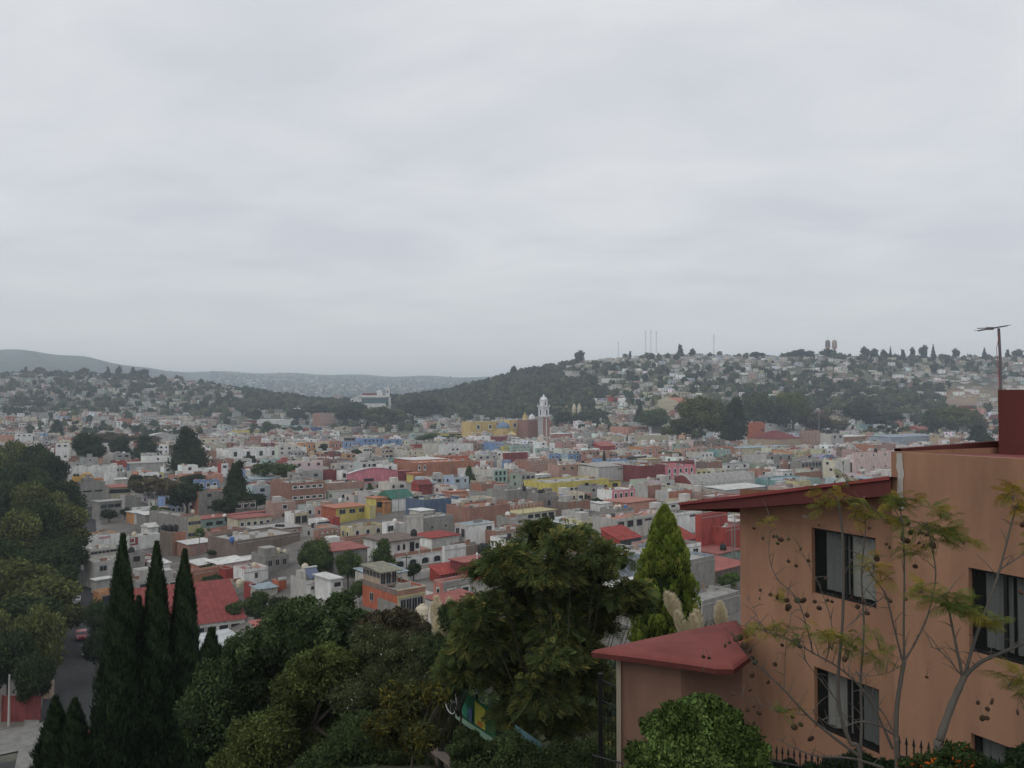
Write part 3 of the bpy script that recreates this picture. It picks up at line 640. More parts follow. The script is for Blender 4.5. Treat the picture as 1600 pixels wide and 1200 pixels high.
C 800 812 1000 410 470 brick terra brick flat # low terracotta brick yard behind the tall blank block # the terracotta brick yard
D -20 -10 487 398 505 yellow yellow pale flat|R=w 4 1 w2.2 h1.3 t2.3 a.25 b.55|R2=d 5 1 w1.8 h1.1 t2.3 a.55 b.98 # long bright yellow building with a row of windows # the long yellow building
D 487 492 582 382 450 yellow brown brown slab|R=k 1 1 w3 h1.5 # small yellow store at the end of the yellow building # the small yellow store
D 380 400 748 268 400 pale off pale metal|d=14|R=d 1 1 w3 h.5 # large pale shed with a blank pinkish wall # the large pale shed
D 748 752 952 256 400 darkred darkred pale flat|d=18 # windowless dark red wall left of the pink hotel # the dark red wall
D 950 957 1206 262 380 pink pink rose flat|R=w 5 2 w1.7 h2.7 t.9 # pink hotel with two rows of white framed windows # the pink hotel
D 920 935 1196 222 300 darkred darkred rose flat # dark red roof storey behind the pink hotel # the dark red roof storey
D 1206 1212 1300 290 360 creamy creamy pale flat|R=k 2 1 w1.5 h1.5 # pale yellow house with two brown shutters # the brown shutter house
D 798 808 925 202 270 tan off creamy slab # beige house with a yellowish flat roof # the beige flat roof house
D 640 655 800 184 230 dark dark dark slab # house with a black tarred roof # the black tar roof house
D 640 650 800 222 260 cyan paleblue cyan flat # pale turquoise roofed low house # the turquoise roof house
D 472 482 636 206 260 blue blue pale flat|R=w 3 1 w1.6 h2.3 t.8 # blue house with three white framed openings near palms # the three opening blue house
D 392 400 474 200 250 paleblue blue pale flat|R=w 2 1 w1.5 h2 # pale blue house with a white framed door # the framed door house
D 598 605 760 130 180 off off pale flat|R=a 4 1 w1.6 h2 # off-white house with a row of arched windows # the arched off-white house
D 750 758 910 100 170 salmon orange terra flat|R=w 3 1 w1.8 h2.2 # orange painted house in the far old town # the far orange house
D 410 420 540 92 140 red red rose shed|d=8 # small house with a vivid red roof in the old town # the vivid red roof
D 508 514 702 462 570 pink white pale flat|R=w 4 1 w1.5 h3 t.7 # small pink house with four tall white framed windows # the small pink house
D 690 812 920 420 530 brick pale brick flat # brick house with a pale side right of the small pink house # the pale sided brick house
D 870 985 1172 470 560 terra pale pale flat # long terracotta brick front with a pale roof # the terracotta brick front
D 1165 1180 1700 410 480 pale off pale vault|d=11 # market hall under a ribbed white vault # the ribbed vault hall
D 1450 1460 1800 460 520 pale pale white metal|d=10 # low white roofed shed in front of the vault hall # the low vault side shed
D 1290 1330 1700 328 380 off off rose flat # long off-white wall behind the ribbed vault # the long off-white wall
D 345 545 1070 700 880 off pale salmon flat|R=k 3 1 w2.3 h1.6 t.9 a.01 b.42|R2=k 2 1 w3 h.5 t1 a.42 b.7 # large pale house with black windows and reddish roof # the large pale house
D 530 540 690 618 720 grey grey grey flat # bare concrete rooftop tank room # the concrete tank room
D 630 640 880 568 640 salmon salmon salmon slab # house with a bright salmon roof behind the tank room # the bright salmon roof house
D 410 418 530 575 640 white white white metal # white laundry shed on the roofs # the white laundry shed
D 940 985 1125 575 740 white off pale slab|R=k 2 1 w2 h1.9 t.4 # white roof tower with two black windows # the two black window tower
D 1040 1050 1258 650 840 white off pale flat|R=k 1 1 w4 h.5 t1 a.4 # white house with one long slit window # the slit window house
D 1200 1262 1470 664 1000 red red red flat # tall windowless red house left part # the tall red house
D 1460 1466 1640 770 1000 red red rose flat # lower windowless red house touching the orange house # the lower red house
D 1380 1395 1580 995 1060 mint mint rose slab|d=8|R=w 3 1 w2 h2 t.9 # small pale green house with white framed windows # the pale green framed house
D 560 580 752 878 960 dark red red shed|d=6 # open shed under a bright red roof # the open red roof shed
D 1090 1100 1225 880 960 pale pale red shed|d=7 # grey shed under a red roof by the tall red house # the grey red-roofed shed
D 1450 1460 1570 600 700 cream cream cream flat # cream house under the dark red eave # the cream house by the eave
D 570 575 740 965 1060 pale pale pale flat|d=6 # low pale yard house between the trees # the pale yard house by trees
D 140 148 330 560 680 brick brown pale flat|stair # brick house with rusty windows left of a round bush # the rusty brick house
D -60 -40 140 520 640 grey brown grey flat|R=k 4 1 w1.2 h1.6 # dim brick and concrete house with bicycle grey roof # the dim concrete house
D 205 215 340 640 720 grey pale pale flat # plain concrete house right of the rusty brick house # the plain concrete house
Q 100 845 1168 652 1175 grey bluegrey pale flat|L=d 2 1 w1.3 h1.6 t1.6 a.25 b.55 # house with a blue-grey teal side wall and bare grey front # the teal sided house
G -10 8 520 730 800 white white pale flat|d=20|R=k 6 1 w2.2 h3 t1.6 # long white colonial building with dark doorways # the long white colonial building
G 475 482 585 690 750 orange orange terra flat|R=a 3 1 w1.8 h3 t1 # ochre facade with three pale arches # the ochre arch facade
G 584 590 660 684 750 cream cream cream flat|R=k 1 1 w6 h2 t1.5 # cream gateway facade with a dark opening # the cream gateway
G 658 666 742 682 745 terra orange terra flat|R=a 3 1 w1.7 h3 t1 # terracotta facade with three pale arches # the terracotta arch facade
G 738 746 862 680 725 blue blue pale flat|R=a 4 1 w2 h3 t1 # blue arcade facade with four white arches # the four arch blue facade
G 858 866 1002 662 722 blue blue pale flat|R=k 5 2 w1.3 h2 t.8 # taller blue facade with balconies # the taller blue facade
G 998 1006 1112 668 712 blue lilac pale flat|R=k 2 1 w1.6 h1.6 # plain blue facade at the right end of the blue row # the plain blue facade
G 740 748 822 654 700 pale pale pale flat|R=k 3 1 w3.5 h2.5 t.5 # grey rooftop storey with three black openings # the three opening rooftop
G 88 206 446 546 585 white darkred white slab # long white roofed market with a dark red end # the white roofed market
G 318 326 460 580 608 teal teal pale flat # flat teal wall in the far town # the flat teal wall
G 454 462 546 578 612 cyan paleblue paleblue flat # pale cyan wall next to the teal one # the pale cyan wall
G 56 64 162 612 655 yellow yellow pale flat # far yellow wall left of the market trees # the far yellow wall
G 165 172 236 606 645 creamy creamy pale flat # far pale yellow wall by the market trees # the far pale yellow wall
G 456 464 532 598 625 red red pale flat # far red wall below the cyan wall # the far red wall
G 548 556 612 590 625 navy navy pale flat # far navy blue wall below the brick flats # the far navy wall
G 556 600 696 502 600 pinkbrick brick pale flat|R=w 5 4 w2 h2 t1 # far brick flats with a grid of white balconies # the far brick flats
G 684 692 738 392 450 palepink palepink white slab # far pink tower with a white top slab # the far pink tower
G 690 702 872 590 620 cream cream rose flat # long cream building in the far town # the long far cream building
G 958 966 1032 588 618 orange orange terra slab # small orange roofed house in the far town # the far orange roofed house
G 1108 1116 1232 566 600 mint mint pale flat|R=w 6 1 w1.8 h2.4 # far mint house with white windows # the far mint house
G 1338 1350 1492 484 515 palepink pink rose flat # pink gate building in the far town # the far pink building
G 1160 1170 1250 630 680 mint paleblue paleblue flat|R=w 4 1 w1.4 h2.4 # pale blue and mint house right of the blue row # the pale mint row house
G 1365 1370 1520 628 660 yellow yellow brown slab|R=k 1 1 w16 h1.5 # yellow building with a dark canopy left of the church # the yellow canopy building
G 420 430 540 470 505 white pale paleblue flat|R=d 5 1 w3 h2 # far white office block by the dark trees # the far white office
G 1260 1268 1330 560 600 salmon palepink pale flat|R=w 2 1 # small salmon house in the far town # the far salmon house
H 776 786 992 628 665 pale white pale flat # long white rooftop right of the church tower # the long church side roof
H 1012 1128 1252 588 645 salmon salmon terra flat # salmon convent block in front of the park trees # the salmon convent block
H 1258 1272 1338 572 645 brown white pale flat # white and brown cube in front of the park # the white and brown cube
H 1000 1014 1376 652 690 cream cream pale flat|d=14 # long cream wall below the salmon convent block # the long cream wall
H 636 645 778 634 668 rose pale white slab # low rusty wall right of the church tower # the low church side wall
H 640 646 740 590 630 off off pale flat|R=w 3 1 w2 h2 # off-white house with a blue base beside the tower # the blue base house
H 464 470 528 640 670 palepink pink palepink flat|R=k 1 1 w3 h3 # pink house with an arch below the church # the pink arch house
H 270 276 370 650 690 darkred red darkred flat # dark red house below the church dome # the dark red dome side house
H 1124 1132 1250 562 590 pale pale white slab # white roofed house behind the convent block # the white convent roof
H 1290 1440 1520 430 490 salmon cream terra gable # salmon gabled hall beside the park trees # the salmon gabled hall
H 996 1002 1130 284 318 white white white flat|R=k 6 1 w2.6 h7 t1.5 # white hillside block with six tall windows # the six window hillside block
H 1000 1010 1170 322 346 white off white slab # long white terrace house below the hillside block # the long hillside terrace
H 762 770 920 238 300 off off white flat|R=k 8 2 w3 h2 # stepped white villas high on the wooded hill # the stepped white villas
H 836 846 928 276 306 white white white flat|R=k 3 1 w3 h2 # white villa just below the stepped villas # the lower white villa
H 1104 1112 1212 406 445 white white white flat|R=k 5 2 w3 h1.6 # white striped villa at the foot of the hill # the striped white villa
H 1300 1344 1430 384 425 cream off pale flat|R=k 5 3 w2 h1.8 # cream flats with window grid on the hill foot # the cream hill flats
H 1428 1434 1520 372 415 cream cream pale flat|R=k 4 2 w2.4 h2.4 # second cream flats right of the first # the second cream flats
H 1026 1032 1092 402 436 red red terra slab # red villa at the foot of the right hill # the red hill villa
H 176 184 250 434 470 white white white flat|R=k 3 1 w3 h2 # white house behind the yellow church # the white church back house
H 230 330 416 456 490 off off pale flat # long off-white hall behind the church # the off-white hall
I 622 688 772 962 1130 orred orred pale flat|R=k 1 2 w3 h2.5 t6 a.6 # tall orange-red block in front of the park trees # the tall orange-red block
I 770 776 936 972 1090 pale off pale flat|R=k 2 1 w3 h1.5 # pale grey block right of the orange-red block # the pale grey park block
I 785 865 1068 1100 1185 tan tan darkred hip|d=26 # tan school hall under a dark red roof # the dark red roofed school
I 1060 1074 1230 1030 1170 pinkbrick brick pale flat|R=w 5 1 w.5 h8 t.5 # tan brick hall with pale columns # the tan brick hall
I 1228 1330 1426 1060 1160 pale off pale flat|R=k 2 1 w3 h2.5 # pale grey hall right of the tan brick hall # the pale grey hall
J 88 96 292 1082 1140 brick brick white metal # brick shed under a white sheet roof near the park # the park side shed
J 478 492 880 1086 1160 bluegrey bluegrey bluegrey metal|d=20 # long shed under a blue-grey metal roof # the blue-grey metal shed
J 560 572 860 838 890 white white white flat|d=16 # large white factory below the right hillside # the large white factory
J 385 395 620 850 890 salmon off rose slab # low salmon building left of the white factory # the salmon factory side building
J 1090 1100 1180 820 860 darkred darkred white slab # white roofed red house by the round dark tree # the far red house
J 1140 1150 1280 850 900 orange tan rose flat # far orange and tan house left of the red tower # the far orange tan house
J 720 730 850 1020 1070 red red rose gable # small dark red gabled house in the right suburb # the suburb red gable
J 220 230 490 980 1030 teal mint paleblue flat # long pale teal low building in the right suburb # the pale teal suburb building
R 1200 1220 1480 118 295 palepink palepink rose flat|R=w 3 2 w1.6 h1.6 t1.2 # tall pale pink house with small square windows # the tall pale pink house
R 1310 1322 1352 62 115 white white white flat|R=k 1 1 w1.2 h2.6 # white roof turret left of the red chimney box # the white roof turret
R 1352 1360 1515 66 120 pinkbrick terra pale flat # brick storey above the tall pale pink house # the brick storey
R 770 850 996 186 250 grey grey pale flat|R=k 6 1 w2 h2 t.8 # concrete terrace building with six dark openings # the six opening terrace
R 440 612 800 140 210 grey pale grey flat|R=k 3 1 w1.6 h2 # grey unfinished building beside the terrace # the grey unfinished building
R 438 445 780 92 140 cream tan paleblue slab # long cream building with a railing of white posts # the long railing building
R 780 790 1000 112 165 creamy orange pale flat|R=w 4 1 w1.6 h2 # yellow and orange house behind the terrace # the yellow orange house
R 1000 1006 1070 140 180 blue lilac white flat|R=w 2 1 w3 h2 # small blue house right of the terrace # the small blue terrace house
R 300 312 490 200 245 white off paleblue slab|R=k 3 1 w1.8 h1.4 # low white house with grey roofs behind the vault # the low grey-roofed house
R 715 724 795 250 295 white white white slab|R=w 2 1 w1.8 h2 # small white house with awning behind the vault # the small awning house
R 800 812 990 262 315 brick brick terra flat # low brick house below the terrace building # the low terrace brick house
R 725 735 980 318 365 mint teal paleblue flat # low mint house right of the ribbed vault # the low mint vault house
R 825 832 912 322 372 creamy creamy pale flat # small pale yellow block behind the dark red eave # the small pale yellow block
R 50 155 240 120 170 white off pale flat|R=w 3 1 w1.6 h2 # white house with framed windows behind the pink hotel # the white hotel back house
R 268 276 360 100 165 mint teal pale flat|R=w 2 2 w1.4 h1.8 # mint tower house behind the pink hotel # the mint tower house
R 195 205 300 188 240 brick brown pale flat # brick ruin right of the pink hotel # the brick ruin
E 1190 1262 1500 452 640 grey rose grey flat|R=w 2 1 w2 h1.6 t1.2|L=w 1 1 w1 h1.8 # grey block house with two white framed windows # the two framed grey house
E 1130 1140 1262 572 640 white white white flat|d=7 # white roofed shed left of the white dome # the white shed by the dome
E 1000 1010 1200 380 440 white white rose flat|d=2 # low white garden wall below the arcade house # the white garden wall
'''.strip().split('\n')
for row in TOWN:
    ln, label, short = [s.strip() for s in row.split('#')]; HB(ln, label, short)
NHAND = len(HOUSES)
def byshort(s):
    for i, a in enumerate(ANCH):
        if a[2] == s: return HOUSES[i]
    raise KeyError(s)
def local_box(hh, name, a, b, m, mf=None): return MB().box(a, b, m, mf).build(name, hh['r'])
# ---- extra storeys and roof pieces that some of the houses show
def addon(short, name, x0, x1, y0, y1, z0, z1, wall, roof=None):
    hh = byshort(short); w, d, h = hh['w'], hh['d'], hh['h']
    return local_box(hh, name, (x0 * w, y0 * d, h + z0), (x1 * w, y1 * d, h + z1), MC(wall), {5: RC(roof or 'pale')})
addon('the stepped grey house', 'roof_storey', .18, .55, .2, .8, -.6, 1.6, 'grey'); addon('the stepped grey house', 'roof_storey', .3, .42, .3, .6, 1.602, 2.7, 'grey')
addon('the taller ochre house', 'roof_storey', .5, .95, .3, .9, -.6, .9, 'ochre', 'ochre')
addon('the solar heater house', 'roof_storey', .1, .5, .2, .8, -.6, 1.2, 'pale')
addon('the tall pale pink house', 'roof_edge', -.01, 1.01, -.02, .02, -.03, .25, 'rose', 'rose')
addon('the tall orange-red block', 'roof_storey', .5, .95, .3, .9, -.6, .6, 'orred', 'white')
hh = byshort('the solar heater house'); s_ = MB(); x0 = hh['w'] * .12; s_.poly([(x0, 0, hh['h'] + .2), (x0 + 2.4, 0, hh['h'] + .2), (x0 + 2.4, 1.9, hh['h'] + 1.9), (x0, 1.9, hh['h'] + 1.9)], M((.10, .12, .2), 'gloss')); s_.bar((x0 - .2, 1.95, hh['h'] + 2), (x0 + 2.6, 1.95, hh['h'] + 2), .2, WHITE, 8); s_.bar((x0 + .2, 1.9, hh['h'] - .5), (x0 + .2, 1.9, hh['h'] + 1.9), .04, FRAME); s_.bar((x0 + 2.2, 1.9, hh['h'] - .5), (x0 + 2.2, 1.9, hh['h'] + 1.9), .04, FRAME)
s_.build('solar_heater', hh['r'])
hh = byshort('the baluster box'); bl = MB()
for k in range(8): bl.lathe([(.07, hh['h'] + .02), (.16, hh['h'] + .2), (.16, hh['h'] + .4), (.06, hh['h'] + .58), (.1, hh['h'] + .7)], WHITE, 6, (hh['w'] * (k + .5) / 8, .1))
bl.build('balustrade', hh['r'])['kind'] = 'stuff'
hh = byshort('the square window house'); MB().box((.6, -.05, hh['h'] - 2.5), (2.8, -.004, hh['h'] - .3), MC('red')).build('red_panel', hh['r'])
hh = byshort('the orange sided white house'); MB().box((hh['w'] * .45, -.04, hh['h'] - 1.2), (hh['w'] * .75, -.004, hh['h'] - .5), M((.6, .36, .36))).build('faded_lettering_band', hh['r'])
# ---- white arcade house
r = HB('E 862 872 1268 262 352 white white salmon flat|d=12|par=.2', 'white house with arches, a brick balcony and a black tank', 'the white arcade house'); hh = HOUSES[-1]; w, d, h = hh['w'], hh['d'], hh['h']
for k in range(4): window(r, 'R', w * (.13 + .245 * k), .2, w * .2, h - .9, 'a', False)
mb = MB()
for k in range(4): mb = MB(); mb.box((w * k / 4 + .2, -.02, h + .15), (w * (k + 1) / 4 - .1, .12, h + .85), MC('brick')); mb.build('balcony_panel', r)
for k in range(5): MB().box((w * k / 4 - .12, -.08, h), (w * k / 4 + .16, .2, h + 1.05), WHITE).build('balcony_post', r)
MB().box((-.1, -.12, h - .02), (w + .1, -.004, h + .12), WHITE).build('cornice', r)
MB().box((.1, 3, h - .3), (w * .68, d - .2, h + 2.9), WHITE).build('upper_storey', r); MB().box((-.4, 2.2, h + 2.904), (w * .74, d + .1, h + 3.15), RC('brown')).build('upper_roof', r)
for s__, st, ww, z0_, hg in ((.25, 'a', 1.0, .7, 1.5), (.36, 'a', 1.0, .7, 1.5), (.52, 'k', 1.2, 0, 2.3), (.62, 'a', 1.5, .6, 1.5)):
    o = window(r, 'R', w * s__, h + z0_, ww, hg, st, False); o.location.y = 2.98
# ---- red, grey and yellow terrace house
r = HB('E 640 905 1128 512 722 cream orred pale flat|al=40|par=.9', 'red house with a yellow framed window front and a roofed terrace', 'the yellow framed red house'); hh = HOUSES[-1]; w, d, h = hh['w'], hh['d'], hh['h']
MB().box((-.08, -.12, h - 1.35), (w + .08, -.004, h - 1.0), MC('creamy')).build('cornice', r); MB().box((.02, -.05, h - 1.0), (w - .02, -.003, h - .12), MC('brick')).build('balcony_panel', r)
MB().box((-.03, -.1, h - .12), (w + .03, .16, h + .03), MC('cream')).build('coping', r)
for k in range(4):
    window(r, 'R', .5 + (w - 1) * (k + .5) / 4, h - 4.6, (w - 1) / 4.05, 3.1, 'd', True)
MB().box((-.03, .3, -1.5), (-.005, d * .55, h - 2.2), MC('grey')).build('bare_block_wall', r); MB().box((-.04, .02, h - .9), (-.005, d, h - .02), MC('brown')).build('brown_band', r)
window(r, 'L', d * .72, h - 3.2, 1.2, 1.4, 'd', True)
st = MB(); st.box((.1, d * .5, h - .5), (w * .66, d - .1, h + .9), MC('tan')); st.build('terrace_room', r)
for k in range(5): window(r, 'L', d * (.55 + .1 * k), h + .9, d * .085, 1.0, 'd', True).location.x = .09
for k in range(3): window(r, 'R', w * (.12 + .2 * k), h - .2, w * .17, 2.1, 'd', True).location.y = d * .5 - .02
rr = MB(); m_ = M((.27, .26, .21), 'roof')
for k in range(22):
    x0 = -.3 + (w * .78 + .3) * k / 22; x1 = -.3 + (w * .78 + .3) * (k + .5) / 22; x2 = -.3 + (w * .78 + .3) * (k + 1) / 22
    for a, b, za, zb in ((x0, x1, 0, .07), (x1, x2, .07, 0)): rr.poly([(a, d * .42, h + 2.05 + za), (b, d * .42, h + 2.05 + zb), (b, d + .3, h + 2.5 + zb), (a, d + .3, h + 2.5 + za)], m_)
rr.box((-.3, d * .42, h + 1.93), (w * .78, d + .3, h + 2.02), m_); rr.build('terrace_roof', r)
for k in range(3): MB().bar((w * .72, d * (.45 + .25 * k), h - .5), (w * .72, d * (.45 + .25 * k), h + 2), .05, FRAME).build('terrace_post', r)
tb = MB(); tb.box((w * .7, 1.0, h - .9), (w * .9, 2.2, h - .2), M((.2, .2, .2))); tb.build('terrace_table', r)
# ---- white dome and two-horned spires
def dome_thing(u, vb, vt, rpx, label, name, cat, prof, mat, n=20):
    c = G(u, vb); k = c[1] / F; hgt = P(u, vt, c[1])[2] - c[2]; o = MB(); o.lathe([(a * rpx * k, b * hgt) for a, b in prof], mat, n); q = o.build(name, None, c, smooth=n > 8); return tag(q, label, cat)
dome_thing(686, 972, 938, 18, 'white dome shaped tent behind the pampas plumes', 'dome_tent', 'tent', [(1.0, -.1), (1.0, .25), (.93, .5), (.75, .75), (.45, .93), (.1, 1.0), (.02, 1.01)], WHITE)
dome_thing(402, 781, 764, 14, 'small white round tent between two dark trees', 'dome_tent', 'tent', [(1, -.1), (1, .3), (.8, .65), (.4, .93), (.05, 1)], WHITE)
# ---- water tanks
TANKM = {}
def tank_mesh(kind):
    if kind in TANKM: return TANKM[kind]
    m = {'black': M((.018, .018, .02), 'plain', .5), 'cream': M((.50, .45, .34), 'plain', .6), 'white': M((.6, .6, .58), 'plain', .6), 'blue': M((.05, .12, .32), 'plain', .5)}[kind]
    a = MB(); a.lathe([(.55, 0), (.55, .28), (.58, .3), (.55, .33), (.55, .6), (.58, .63), (.55, .66), (.55, 1.0), (.5, 1.1), (.28, 1.25)], m, 14); b = MB(); b.lathe([(.24, 1.24), (.24, 1.34), (.1, 1.37)], m if kind != 'blue' else WHITE, 10)
    TANKM[kind] = (a.mesh('tank_body', True), b.mesh('lid', True)); return TANKM[kind]
def tank(loc, kind, label, s=1.0, group='water tanks on the roofs', stand=0, sm_='white'):
    r = empty('water_tank', loc); tag(r, label, 'water tank', group); a, b = tank_mesh(kind)
    meshobj('tank_body', a, r, (0, 0, stand), scale=(s, s, s)); meshobj('lid', b, r, (0, 0, stand), scale=(s, s, s))
    if stand:
        m = MC(sm_); f = MB()
        for sx in (-.6, .6):
            for sy in (-.6, .6): MB().box((sx * s - .08, sy * s - .08, 0), (sx * s + .08, sy * s + .08, stand - .12), m).build('leg', r)
        MB().box((-.75 * s, -.75 * s, stand - .12), (.75 * s, .75 * s, stand - .003), m).build('stand_top', r)
    return r
def roof_tank(reg, x, y, kind, short, label, s=1.0, stand=0, sm_='white', z=None):
    hh = byshort(short); u, v = px(reg, x, y); zr = hh['C'][2] + hh['h'] - .54 + (z or 0); a, b = ray(u, v); yy = zr / b if b < 0 else 0
    lo, hi = hh['C'][1] + 1.2, hh['C'][1] + max(1.6, hh['d'] * .8)
    yy = min(max(yy, lo), hi); tank((a * yy, yy, zr), kind, label, s, stand=stand, sm_=sm_)
for row in '''A 195 335 black|the taller ochre house|left of two black water tanks on the ochre house
A 222 335 black|the taller ochre house|right of two black water tanks on the ochre house
A 940 800 black|the brick tower house|leftmost of three black tanks on the brick tower house|1.5
A 988 795 black|the brick tower house|middle of three black tanks on the brick tower house|1.5
A 1036 790 black|the brick tower house|rightmost of three black tanks on the brick tower house|1.5
A 668 985 black|the tall grey block house|lone black water tank on the block wall beside the first cypress|1.3
A 1462 745 black|the mint house|black water tank in front of the mint green house|1.2
A 1350 650 cream|the mint house|cream water tank on the left of the mint house roof
A 1445 668 white|the mint house|tall white water tank at the right end of the mint house|1.2
A 1180 655 cream|the pale yellow flats|cream water tank on the roof of the pale yellow flats
A 690 835 cream|the square window house|cream water tank above the red and white square window|1.2
B 12 960 blue|the broad brown roof|blue water tank with a white lid on the brown roof|1.1
N 755 130 cream|the bare block house|tall cream tank on the bare block house by the round trees|1.1
N 840 118 cream|the bare block house|low cream tank right of the tall one on the block house|.8
N 458 385 cream|the plain white box|cream water tank on top of the plain white box house
N 125 728 cream|the cream tank house|left of two cream tanks above the big red roof|1.25
N 272 735 cream|the cream tank house|right of two cream tanks above the big red roof|1.25
N 1092 400 cream|the solar heater house|cream tank on a red stand above the solar heater|1.2|1.2|red
B 388 722 black|the white framed flats|left of three black tanks on the white framed flats|1.1
B 412 718 black|the white framed flats|middle of three black tanks on the white framed flats|1.1
B 436 724 black|the white framed flats|right of three black tanks on the white framed flats|1.1
C 248 880 black|the white arcade house|black water tank on the brown roof of the arcade house|1.3|3.4
C 814 990 black|the red tank stand house|left black tank on the white stand of the red house|1.5|1.7
C 852 990 black|the red tank stand house|right black tank on the white stand of the red house|1.5|1.7
C 1168 440 black|the tall blank block house|black water tank on the tall blank block house|1.2
C 1298 452 black|the second blank block house|left black tank on the second blank block house|1.1
C 1325 450 black|the second blank block house|right black tank on the second blank block house|1.1
C 1030 655 white|the pale hut house|white water tank on the pale grey house above the low brick one|1.2
C 590 415 white|the salmon roof house|left white tank behind the dark red gabled house
C 700 420 white|the salmon roof house|right white tank behind the dark red gabled house
C 90 680 white|the pale side house|white cylinder tank lying by the white cube house
D 262 690 black|the plain concrete house|black water tank on the plain concrete house
D 548 600 cream|the concrete tank room|cream water tank on the bare concrete rooftop room
D 575 605 white|the concrete tank room|white water tank on the bare concrete rooftop room
D 625 598 blue|the concrete tank room|blue water tank on the bare concrete rooftop room
D 95 490 blue|the dim concrete house|blue water tank on the dim brick and concrete house|1.2
D 1440 985 black|the pale green framed house|black tank on a yellow stand below the red house|1.3|.5|yellow
R 622 368 black|the low vault side shed|left black tank beside the ribbed vault|1.3
R 717 372 black|the low vault side shed|right black tank beside the ribbed vault|1.2
R 1372 275 black|the tall pale pink house|black tank seen just over the dark red eave|1.3|.6|red
B 915 530 off|the long grey wall|tall off-white tank at the right end of the grey wall|1.2
B 490 585 cream|the cream terrace|cream tank by the black windowed cream house
B 515 585 white|the cream terrace|white tank by the black windowed cream house'''.split('\n'):
    q = row.split('|'); rg, x_, y_, kd = q[0].split(); roof_tank(rg, float(x_), float(y_), 'white' if kd == 'off' else kd, q[1], q[2], float(q[3]) if len(q) > 3 else 1.0, float(q[4]) if len(q) > 4 else 0, q[5] if len(q) > 5 else 'white')
c = G(660, 972); tank(c + np.array((0, 0, 0)), 'cream', 'big cream water tank in front of the yellow framed windows', 2.0)
# ---- church of the town: yellow nave, blue dome, brown wing and white belfry
def pbox(root, name, uL, uC, uR, vt, zb, y, mR, mL, al=None, dep=None, roof=None):
    """box whose nearest edge stands at pixel uC, y metres away; made in world metres under root"""
    al = math.radians(36) if al is None else al; c, s = math.cos(al), math.sin(al); C = P(uC, vt, y); tR, tL = (uR - 800) / F, (uL - 800) / F
    w = (tR * y - C[0]) / (c - tR * s); d = dep or (C[0] - tL * y) / (s + tL * c); o = MB().box((0, 0, 0), (w, d, C[2] - zb), mR, {0: mL, 1: mL, 5: roof or M((.4, .38, .35), 'roof')}).build(name, root, (C[0] - root.location.x, C[1] - root.location.y, zb - root.location.z), (0, 0, al)); return o, w, d, C[2] - zb
yc = 775.0; zc_ = float(H(P(848, 690, yc)[0], yc)) - 1; ch = empty('church', (float(P(848, 690, yc)[0]), yc, zc_)); tag(ch, 'yellow church with a blue dome and tall white and brick belfry tower', 'church')
yw, rw, wh, pl = M((.58, .43, .17)), M((.30, .16, .13)), M((.66, .66, .68)), M((.42, .41, .4))
for nm, a, b, c_, vt, y, mR, mL in (('nave', 729, 735, 776, 659, 800, yw, yw), ('transept', 791, 796, 823, 656, 792, yw, yw), ('brown_wing', 819, 824, 842, 656, 782, rw, rw), ('front_chapel', 776, 786, 800, 674, 775, yw, yw), ('side_chapel', 733, 738, 760, 676, 780, yw, yw)):
    o, w, d, h = pbox(ch, nm, a, b, c_, vt, zc_, y, mR, mL, dep=16)
    if nm in ('nave', 'transept'):
        for k in range(2):
            me, _ = winmesh('w', False); meshobj('window', me, ch, (o.location.x + math.cos(.628) * w * (.3 + .45 * k), o.location.y + math.sin(.628) * w * (.3 + .45 * k) - .1, o.location.z + h - 8), (0, 0, .628), (4.2, 1, 5.2))
        for k in range(3): MB().box((0, -.3, 0), (1.2, .8, 1.6), wh).build('merlon', ch, (o.location.x + math.cos(.628) * w * .4 * k, o.location.y + math.sin(.628) * w * .4 * k, o.location.z + h))
def lathe_at(root, name, u, y, z0, prof, mat, n=16, a0=0, smooth=True):
    p = P(u, 640, y); return MB().lathe(prof, mat, n, a0=a0).build(name, root, (p[0] - root.location.x, p[1] - root.location.y, z0 - root.location.z), smooth=smooth)
zt = float(P(786, 664, 790)[2]); tile = M((.16, .24, .36))
lathe_at(ch, 'drum', 786, 790, zc_, [(6.6, 0), (6.6, zt - zc_ - 3)], yw, 8, smooth=False)
lathe_at(ch, 'dome', 786, 790, zt - 3, [(6.8, 0), (6.6, 1.2), (5.6, 3.2), (3.6, 4.9), (1.2, 5.6), (.8, 7.0), (.1, 7.6)], tile)
lathe_at(ch, 'side_dome', 800, 778, float(P(800, 678, 778)[2]) - 2, [(4.8, 0), (4.4, 1.6), (3, 3), (.6, 3.8), (.3, 5)], M((.55, .45, .2)))
lathe_at(ch, 'turret', 831, 796, float(P(831, 655, 796)[2]), [(3.0, 0), (3.0, 2.6), (2.4, 3.6), (1.2, 4.4), (.2, 5.2)], wh)
lathe_at(ch, 'gilded_turret', 820, 860, zc_, [(3.6, 0), (3.6, 18.5), (5.2, 18.6), (5.0, 19.6), (3.0, 21), (2.2, 24), (1.0, 26), (.3, 29)], M((.5, .36, .12)), 12)
sh, w, d, h = pbox(ch, 'tower_shaft', 840.3, 848.4, 858.6, 652.5, zc_, yc, M((.33, .19, .15)), pl)
base = sh.location.copy(); R36 = Matrix.Rotation(.628, 4, 'Z'); dd_ = w
def tbox(name, x0, x1, y0, y1, z0, z1, m): v = R36 @ Vector((0, 0, 0)); return MB().box((x0, y0, z0), (x1, y1, z1), m).build(name, ch, (base.x, base.y, base.z), (0, 0, .628))
d = min(d, w * 1.3)
